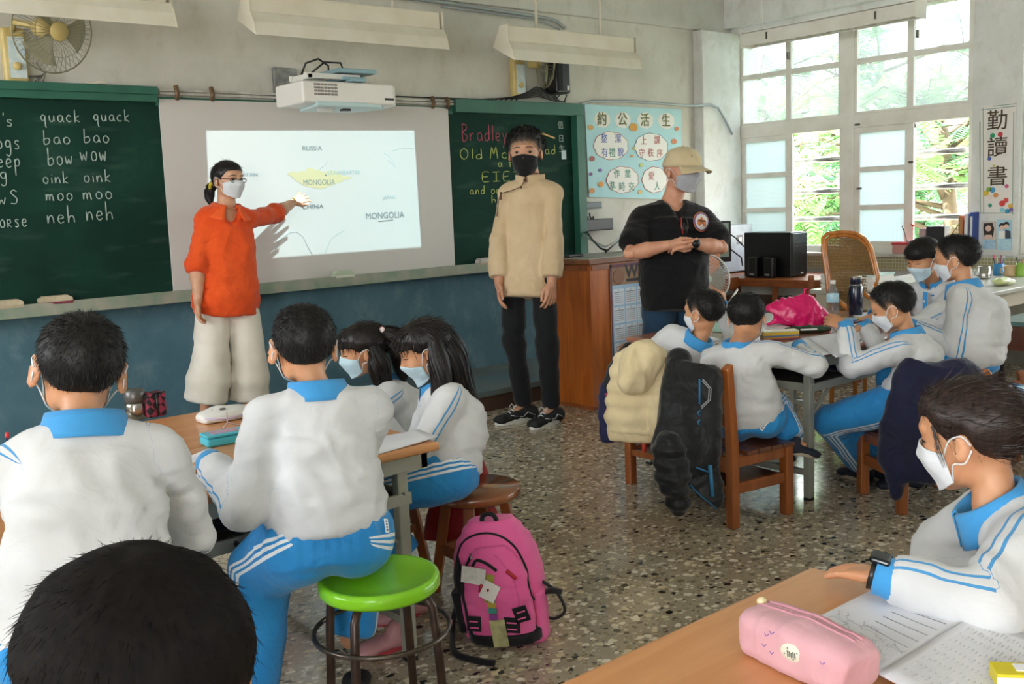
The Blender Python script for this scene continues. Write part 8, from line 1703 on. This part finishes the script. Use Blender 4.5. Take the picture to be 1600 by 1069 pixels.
# ================================================================ things on the tables
M_PAPER = mat('sheet_paper', '#dfe0e6', .75, noise=.2, nscale=4, col2='#d5d6dd'); M_PAPW = mat('sheet_white', '#e6e6ea', .7)
def sheet(pts, z, label, m=M_PAPER, curl=0.0, cat='paper', group=None, n=8, lift=None, name='paper_sheet'):
    """pts: four photo positions of the corners of a sheet lying at height z"""
    c = [np.array(onz(a, b, z)) for a, b in pts]
    def fn(u, v):
        p_ = (c[0]*(1-u)+c[1]*u)*(1-v)+(c[3]*(1-u)+c[2]*u)*v; return p_+Z*(.0015+curl*(u*u)*(v) + (lift(u, v) if lift else 0))
    return tag(MB().grid(fn, n, n, .0012).build(name, m, None), label, cat, group)
# left table
sheet([(228, 742), (330, 700), (345, 748), (262, 790)], TZ, 'white worksheet under the arm of the boy on the green stool'); 
sheet([(-25, 708), (26, 700), (36, 722), (-25, 735)], TZ, 'worksheet at the far left edge of the table')
sheet([(560, 690), (655, 672), (684, 686), (572, 716)], TZ, 'white worksheet at the right corner of the table before the long-haired girl', curl=.006)
sheet([(385, 640), (410, 628), (430, 634), (400, 650)], TZ, 'small slip of paper at the far edge of the left table')
q = onz(346, 693, TZ); bc = thing('pencil_box', 'turquoise plastic pencil box on the left table', 'box', (q[0], q[1], TZ), math.radians(-4)); BCY = mat('turquoise_plastic', '#4fbfd4', .3)
MB().bx(-.055, .09, -.035, .035, 0, .026).build('base', BCY, bc, world=False, bev=.008, seg=3); MB().bx(-.055, .09, -.036, .036, .027, .036).build('lid', BCY, bc, world=False, bev=.005); MB().bx(-.03, .05, -.02, .02, .0362, .037).build('picture', mat('box_picture', '#a9b8d4', .4, noise=.9, nscale=60, col2='#cf5a7a'), bc, world=False)
q = onz(354, 655, TZ); v, q_ = sdf_mesh([Ell(q+np.array([0, .01, .022]), (.095, .05, .024), None, .02), Box(q+np.array([0, .0, .012]), (.09, .045, .01), None, .008, .02)], .006); v = v+vnormals(v, q_)*(noise3(v, 22)*.005)[:, None]; v[:, 2] = np.maximum(v[:, 2], TZ+.001)
pc = thing('pencil_case', 'white cloth pencil case with yellow and grey print on the left table', 'pencil case', (q[0], q[1], TZ)); qmesh('pouch', [(v, q_)], mat('pouch_white', '#dcdcd8', .7), pc)
MB().tube([q+np.array([-.09, -.035, .02]), q+np.array([-.02, -.05, .012]), q+np.array([.06, -.045, .014])], .004, 6).build('zip', mat('zip_lilac', '#cfc4dc', .5), pc)
for dx, dy, c in ((-.045, .0, '#4a4a44'), (-.01, .015, '#c9a62e'), (.0, .02, '#7a6a2a'), (.05, .0, '#d8b878'), (-.02, -.02, '#55554c')): MB().ball(q+np.array([dx, dy, .045-abs(dx)*.15]), (.012, .009, .003), 8).build('print_spot', mat('print_'+c[1:], c, .6), pc)
q = onz(349, 672, TZ); tag(MB().tube([q+Z*.006, q+np.array([.02, .01, .02]), q+np.array([.05, -.01, .008])], .003, 5).tube([q+np.array([.02, .01, .02]), q+np.array([.03, .03, .05])], .002, 5).build('key_charm', mat('charm_clear_pink', '#d8b8b8', .2, alpha=.8), None), 'small clear charm hanging off the white pencil case', 'charm')
q = onz(207, 652, TZ); fl = thing('steel_bottle', 'steel flask with a dark plaid sleeve behind the head of the boy at left', 'bottle', (q[0], q[1], TZ)); c_ = (q[0], q[1]-.04, TZ)
MB().lathe([(.036, 0), (.036, .055), (.032, .06)], 24, c=c_).build('body', MATS['polished_steel'], fl); MB().lathe([(.032, .06), (.037, .066), (.037, .085), (.035, .09), (.035, .10), (.028, .105), (0, .106)], 24, c=c_).build('cap', mat('cap_grey', '#5f5e5c', .35, .4), fl)
sl_ = thing('plaid_pouch', 'red and black plaid bottle pouch beside the steel flask', 'pouch', (q[0]+.05, q[1], TZ)); c2_ = np.array([q[0]+.058, q[1]-.06, TZ])
M_PLAID, nt, b, N, L = node_mat('plaid_red_black'); t_ = N('ShaderNodeTexCoord'); ck = N('ShaderNodeTexChecker'); ck.inputs['Scale'].default_value = 45; ck.inputs[1].default_value = srgb('#8f3048'); ck.inputs[2].default_value = srgb('#1b1418'); mp = N('ShaderNodeMapping'); mp.inputs['Rotation'].default_value = (.3, .7, .78); L(t_.outputs['Object'], mp.inputs[0]); L(mp.outputs[0], ck.inputs[0]); L(ck.outputs[0], b.inputs['Base Color']); b.inputs['Roughness'].default_value = .8
v, q_ = sdf_mesh([Box(c2_+np.array([0, 0, .045]), (.036, .03, .044), None, .014, .01)], .005); v[:, 2] = np.maximum(v[:, 2], TZ+.001); qmesh('pouch', [(v, q_)], M_PLAID, sl_)
MB().tube([c2_+np.array([-.036, -.01, .08]), c2_+np.array([0, -.032, .088]), c2_+np.array([.036, -.01, .086])], .004, 6).tube([c2_+np.array([.0, -.032, .085]), c2_+np.array([.0, -.034, .01])], .004, 6).build('piping', M_BLACK, sl_)
w = BOY4.wr['L']; a = np.array(at(4, 742, 2.10)); b2 = np.array(at(12, 676, 2.12)); pn = thing('pencil', 'blue pencil with red end upright in the hand of the boy at left', 'pencil', tuple(a)); d_ = U(b2-a)
MB().tube([a, b2-d_*.012], .0042, 6).build('shaft', mat('pencil_blue', '#2a4a68', .4), pn); MB().tube([b2-d_*.012, b2], .0046, 8).build('eraser', mat('eraser_red', '#c4343c', .5), pn); MB().tube([a-d_*.012, a], [.001, .004], 6).build('tip', mat('pencil_wood', '#caa878', .6), pn)
# bags on the shelf of the left table
v, q_ = sdf_mesh([Box((1.05, 2.75, TZ-.13), (.20, .26, .03), None, .02, .01)], .012); v[:, 2] = np.clip(v[:, 2], TZ-.155, TZ-.06); tag(qmesh('school_bag', [(v, q_)], M_BPB), 'black school bag lying on the shelf inside the left table', 'bag')
tag(MB().tube([(1.02, 2.40, TZ-.14), (1.03, 2.36, TZ-.17), (1.06, 2.355, TZ-.21), (1.09, 2.36, TZ-.17), (1.10, 2.40, TZ-.14)], .008, 6).build('bag_strap', M_BPB, None), 'black strap loop hanging from the shelf of the left table', 'strap')

# ---- right table
CR = 'exercise sheets on the right table'
sheet([(1034, 530), (1078, 520), (1128, 531), (1068, 545)], TZ, 'white sheet at the corner of the right table nearest the podium')
sheet([(1212, 540), (1262, 527), (1312, 552), (1255, 560)], TZ, 'white sheet under the hand of the cropped-hair boy')
sheet([(1262, 528), (1318, 520), (1346, 548), (1306, 560)], TZ+.002, 'white sheet hanging over the near edge of the right table', lift=lambda u, v: .002-.03*max(0, v-.75)*u)
sheet([(1330, 490), (1368, 488), (1385, 500), (1340, 505)], TZ, 'sheet of paper before the boy with the bowl cut')
sheet([(1300, 512), (1345, 500), (1372, 525), (1330, 535)], TZ+.001, 'sheet under the hands of the writing boy')
sheet([(1195, 512), (1215, 500), (1235, 512), (1215, 522)], TZ, 'small folded white paper beside the pink bag')
q = onz(1218, 530, TZ); ec = thing('striped_pencil_case', 'yellow and blue striped pencil tin on the right table', 'pencil case', (q[0], q[1], TZ), math.radians(-35))
for k, c in enumerate(('#8a4a5c', '#c9952e', '#4a72a8', '#d8b63a', '#d8b63a', '#c9c49e')): MB().bx(-.085, .085, -.03, .03, .001+k*.007, .0075+k*.007).build('stripe_band', mat('tin_'+c[1:], c, .35), ec, world=False, bev=.001)
q = onz(1264, 520, TZ); gc = thing('green_pen_case', 'dark green camouflage pen case lying before the pink bag', 'pencil case', (q[0], q[1], TZ)); v, q_ = sdf_mesh([Loft([(q-VR*.11+Z*.016, .022, .014, VF), (q+Z*.018, .03, .018, VF), (q+VR*.10+Z*.014, .018, .012, VF)], .02, flat=False)], .006); v[:, 2] = np.maximum(v[:, 2], TZ+.001); qmesh('case', [(v, q_)], mat('camo_green', '#2d4a2c', .6, noise=.9, nscale=30, col2='#16251a'), gc)
MB().tube([q-VR*.05-VF*.028+Z*.02, q+VR*.03-VF*.032+Z*.02], .005, 6).build('white_strip', M_PAPW, gc)
q = onz(1128, 518, TZ); bk = thing('small_box', 'pale green tissue packet behind the two seated boys', 'box', (q[0], q[1], TZ)); MB().bx(q[0]-.04, q[0]+.04, q[1]-.03, q[1]+.03, TZ+.001, TZ+.05).build('packet', mat('packet_green', '#a9c9b8', .5, noise=.8, nscale=50, col2='#7aa598'), bk, bev=.004)
# pink carrier bag
q = onz(1248, 508, TZ); M_PB = mat('magenta_plastic_film', '#e31c70', .3, noise=.6, nscale=9, col2='#cc145f', trans=.0, bump=.5, bscale=18); pk = thing('carrier_bag', 'magenta plastic carrier bag on the right table', 'bag', (q[0], q[1], TZ))
v, q_ = sdf_mesh([Loft([(q-VR*.02+Z*.02, .165, .07, VR), (q+VR*.01+Z*.07, .120, .06, VR), (q+VR*.03+Z*.12, .06, .04, VR), (q+VR*.035+Z*.155, .018, .015, VR)], .03, flat=False), Cone(q-VR*.16+Z*.012, q-VR*.02+Z*.05, .010, .04, .04), Cone(q+VR*.14+Z*.03, q+VR*.06+Z*.08, .03, .04, .04)], .007)
n_ = vnormals(v, q_); e = v-q; ang = np.arctan2(e@VF, e@VR-.03); v = v+n_*(.0018*np.sin(ang*9+3*noise3(v, 12))+.006*noise3(v, 26)+.003*noise3(v, 60))[:, None]; v[:, 2] = np.maximum(v[:, 2], TZ+.001); qmesh('bag', [(v, q_)], M_PB, pk)
MB().tube([q+VR*.025+Z*.14, q+VR*.03+Z*.185, q+VR*.045+Z*.19, q+VR*.05+Z*.14], .006, 6, flat=.5).build('handle', M_PB, pk)
# bottles
q = onz(1301, 497, TZ); wb_ = thing('water_bottle', 'clear plastic water bottle with blue label on the right table', 'bottle', (q[0], q[1], TZ)); M_PET = glassy('clear_pet', .12, '#e6eef0'); c_ = (q[0], q[1], TZ)
MB().lathe([(0, .003), (.028, 0), (.031, .008), (.029, .03), (.031, .04), (.031, .125), (.026, .15), (.014, .168), (.0125, .185), (0, .185)], 24, c=c_).build('bottle', M_PET, wb_); MB().lathe([(.0315, .085), (.0318, .09), (.0318, .128), (.0312, .132)], 24, c=c_).build('label', mat('label_blue_green', '#79c3dd', .4, noise=.9, nscale=40, col2='#dfeef0'), wb_); MB().lathe([(.0145, .183), (.0145, .203), (0, .204)], 16, c=c_).build('cap', M_WHITEP, wb_)
q = onz(1337, 492, TZ); th = thing('thermos', 'dark navy vacuum flask with steel rings on the right table', 'bottle', (q[0], q[1], TZ)); c_ = (q[0], q[1], TZ); M_NAVB = mat('navy_enamel', '#141d36', .2, coat=.5)
MB().lathe([(0, 0), (.034, 0), (.036, .004), (.036, .155), (.033, .162), (0, .162)], 28, c=c_).build('body', M_NAVB, th); MB().lathe([(.032, .160), (.032, .168)], 28, c=c_).build('ring', MATS['polished_steel'], th); MB().lathe([(.031, .168), (.031, .205), (.029, .208), (0, .208)], 28, c=c_).build('lid', M_NAVB, th); MB().lathe([(.0312, .200), (.0312, .211), (0, .212)], 28, c=c_).build('ring', MATS['polished_steel'], th)
MB().tube([np.array(c_)-VR*.034+Z*.15, np.array(c_)-VR*.045+Z*.08, np.array(c_)-VR*.042+Z*.02], .003, 5).build('cord', M_BLACK, th)
rg = random.Random(12); PCOL = ['#c4554a', '#4a7fb5', '#d8c24a', '#8a9a8f', '#c9c9cc', '#5a9a6a']
for k, (px, py) in enumerate(((1312, 500), (1318, 503), (1324, 499), (1235, 545), (1212, 545), (1352, 503))):
    q = onz(px, py, TZ); a = rg.uniform(0, 3.1); d_ = np.array([math.cos(a), math.sin(a), 0])*.065; tag(MB().tube([q-d_+Z*.006, q+d_+Z*.006], .0042, 6).build('pencil', mat('crayon_'+PCOL[k][1:], PCOL[k], .5), None), ['red', 'blue', 'yellow', 'grey', 'white', 'green'][k]+' pencil lying on the right table '+('near the thermos' if k < 3 or k == 5 else 'before the cropped-hair boy'), 'pencil')
q = onz(1325, 505, TZ); cs = thing('blue_pencil_case', 'blue pencil case at the hands of the writing boy', 'pencil case', (q[0], q[1], TZ)); v, q_ = sdf_mesh([Ell(q+Z*.014, (.075, .03, .014))], .006); v[:, 2] = np.maximum(v[:, 2], TZ+.001); qmesh('pouch', [(v, q_)], mat('pouch_blue', '#3f6fae', .6, noise=.6, nscale=30, col2='#8fb5cf'), cs)
w = BA.wr['R']; tag(MB().tube([at(1132, 484, 4.6), at(1153, 452, 4.6)], .005, 6).build('white_pencil', M_WHITEP, None), 'white pencil held up by the boy nearest the podium', 'pencil')
w = at(1345, 505, 4.40); tag(MB().tube([at(1330, 506, 4.38), at(1352, 500, 4.42)], .004, 6).build('dark_pencil', mat('pencil_maroon', '#5a2430', .4), None), 'maroon pencil in the hand of the writing boy', 'pencil')
# school bags on the shelf of the right table
v, q_ = sdf_mesh([Box((4.35, 2.75, TZ-.125), (.30, .26, .03), None, .02, .01)], .014); v[:, 2] = np.clip(v[:, 2], TZ-.155, TZ-.06); ob = thing('sports_bag', 'dark blue bag with white stripes on the shelf inside the right table', 'bag', (4.35, 2.6, TZ-.158)); qmesh('bag', [(v, q_)], MATS['navy_cloth'], ob)
for k in range(2): MB().tube([(3.98+.05*k, 2.484, TZ-.10), (4.0+.05*k, 2.484, TZ-.13), (4.03+.05*k, 2.484, TZ-.148)], .006, 5, flat=.6).build('white_stripe', M_PAPW, ob)

# ---- nearest table: pencil case, open book, yellow carton
q0, q1 = onz(1168, 1000, TZ), onz(1345, 1069, TZ); cpt_ = (q0+q1)/2; c0, c1 = np.array(onz(1182, 1010, TZ)), np.array(onz(1342, 1085, TZ)); ax = U(c1-c0); L_ = .185; c0 = c0+ax*.012; c1 = c0+ax*(L_-.03)
sd_ = np.cross(Z, ax); pc2 = thing('pink_pencil_case', 'large pink canvas pencil case with round white patch on the nearest table', 'pencil case', (c0[0], c0[1], TZ)); M_PPC = striped('pink_canvas', '#d6a6ad', '#ca979f', None, (), 0, .85, .25, 10, 600)
v, q_ = sdf_mesh([Loft([(c0-ax*.006+Z*.032, .036, .028, sd_), (c0+ax*.015+Z*.034, .040, .034, sd_), (c0+ax*.085+Z*.036, .044, .037, sd_), (c1-ax*.0+Z*.034, .040, .034, sd_), (c1+ax*.022+Z*.030, .034, .024, sd_)], .015, flat=True, e=3.4)], .0045); v[:, 2] = np.maximum(v[:, 2], TZ+.001); v = smooth(v, q_, 1); N_ = vnormals(v, q_); v = v+N_*(.0022*(.5-np.abs(noise3(v, 24)))*2)[:, None]; qmesh('pouch', [(v, q_)], M_PPC, pc2)
bvh = BVHTree.FromPolygons([tuple(a_) for a_ in v], [tuple(int(i) for i in a_) for a_ in q_])
def skin(p_, d_): h_ = bvh.ray_cast(Vector(p_), Vector(d_)); return (np.array(h_[0]), np.array(h_[1])) if h_[0] is not None else (np.array(p_), -np.array(d_))
def ridge(o_): return [skin(c0+ax*t_+sd_*o_+Z*.2, -Z)[0] for t_ in np.linspace(-.012, float(np.linalg.norm(c1-c0))+.012, 14)]
sb = sd_*(1 if sd_@VF > 0 else -1)      # the zip lies toward the far side of the top
for o_ in (.004, .020): MB().tube([p_ for p_ in ridge(o_ if sd_@VF > 0 else -o_)], .0026, 6).build('piping', striped('pink_piping', '#c98f9c', '#bf8592', None, (), 0, .8, .1), pc2)
zp = ridge(.012 if sd_@VF > 0 else -.012); MB().tube([p_ for p_ in zp], .0028, 6, flat=.5).build('zip', mat('zip_pink', '#b98a92', .5), pc2)
MB().ball(zp[0]+Z*.004, (.008, .008, .007), 10).build('zip_pull', mat('pull_cream', '#d9c9a0', .5), pc2)
def patch_T(px, py, ux): c_, n_ = skin(CC, U(ray(px, py))); w_ = U(np.cross(n_, ux)); u_ = np.cross(w_, n_); return Matrix(((u_[0], w_[0], n_[0], c_[0]), (u_[1], w_[1], n_[1], c_[1]), (u_[2], w_[2], n_[2], c_[2]), (0, 0, 0, 1)))
T = patch_T(1237, 1021, ax)
pt = MB().lathe([(0, -.004), (.019, -.004), (.019, .0), (.017, .0018), (0, .002)], 28, T=T, sy=.72).build('round_patch', mat('patch_cream', '#dedccb', .7), pc2)
for k in range(5): MB().bx(-.006+.003*k, -.0045+.003*k, -.006+.001*(k % 2), .004-.001*(k % 3), .0018, .0026, T).build('patch_lettering', mat('patch_ink', '#4b5a50', .7), pt)
for k in range(4): a = .5+k*1.5; MB().ball((T @ Vector((.012*math.cos(a), .008*math.sin(a), .0020))), .0012, 6).build('patch_dot', MATS['patch_ink'], pt)
for px, py in ((1194, 1008), (1206, 1020), (1198, 992), (1206, 989), (1285, 1036)): T2 = patch_T(px, py, ax); MB().tube([T2 @ Vector((-.004, .001, .0005)), T2 @ Vector((0, -.002, .0008)), T2 @ Vector((.004, .002, .0005))], .0007, 4).build('ink_mark', mat('ink_violet', '#8a6fb0', .7), pc2)
bk = thing('open_book', 'open workbook with pencil drawing and ruled lines before the girl with the smartwatch', 'book', tuple(onz(1440, 1010, TZ)))
LP = [np.array(onz(a_, b_, TZ)) for a_, b_ in ((1268, 975), (1372, 922), (1518, 974), (1370, 1069))]; RP = [np.array(onz(a_, b_, TZ)) for a_, b_ in ((1370, 1069), (1530, 972), (1640, 1012), (1560, 1150))]
def page(c, nm, hump, z0, m, k=0):
    def fn(u, v): p_ = (c[0]*(1-u)+c[1]*u)*(1-v)+(c[3]*(1-u)+c[2]*u)*v; return p_+Z*(z0+hump(u, v))
    return MB().grid(fn, 10, 12, .0025).build(nm, m, bk), fn
pg, fnL = page(LP, 'left_page', lambda u, v: .004+.008*v*v, .001, M_PAPER); pg2, fnR = page(RP, 'right_page', lambda u, v: .012*(1-v)**1.5+.003, .001, M_PAPER)
INKG = mat('print_grey', '#8d9096', .7)
def Lp(u, v): return fnL(u, v)+Z*.0018
ls = MB()
for k in range(6): a_ = .40+k*.085; ls.tube([Lp(.42+.02*k, .40+.0*k), Lp(.42+.02*k, .40)], .0003, 3) if False else ls.tube([Lp(.36+.105*k*1.0, .42), Lp(.36+.105*k, .66), Lp(.36+.105*k, .93)], .0007, 4)
ls.build('ruled_line', INKG, pg)
rg = random.Random(5); dr_ = MB()
for k in range(34):
    u0, v0 = rg.uniform(.06, .34), rg.uniform(.12, .85); pts = [(u0, v0)]; a_ = rg.uniform(0, 6.28)
    for j in range(5): a_ += rg.uniform(-1.1, 1.1); u0 += .022*math.cos(a_); v0 += .04*math.sin(a_); pts.append((min(max(u0, .03), .4), min(max(v0, .05), .95)))
    dr_.tube([Lp(*t_) for t_ in pts], .0006, 4)
dr_.build('pencil_drawing', mat('graphite', '#b9bbc0', .7), pg)['kind'] = 'stuff'
fx = MB()
for k in range(16):
    v0 = .12+.05*k
    for j in range(9): u0 = .12+.09*j+rg.uniform(-.01, .01); fx.tube([fnR(u0, v0)+Z*.0018, fnR(u0+rg.uniform(.02, .05), v0+.003)+Z*.0018], .0006, 3)
fx.build('show_through_text', mat('faint_print', '#c2c4ca', .7), pg2)['kind'] = 'stuff'
q = onz(1585, 1066, TZ+.012); yc = thing('yellow_carton', 'small yellow carton at the bottom right corner', 'box', (q[0], q[1], TZ+.012), math.radians(-50)); MB().bx(-.028, .028, -.02, .02, .0, .02).build('carton', mat('carton_yellow', '#d8c81e', .4), yc, world=False, bev=.002); MB().bx(-.028, .028, -.0215, -.020, .004, .016).build('label', M_PAPW, yc, world=False); MB().bx(.0, .028, -.008, .012, .020, .0215).build('white_flap', M_PAPW, yc, world=False)
# broken latch of things on the floor
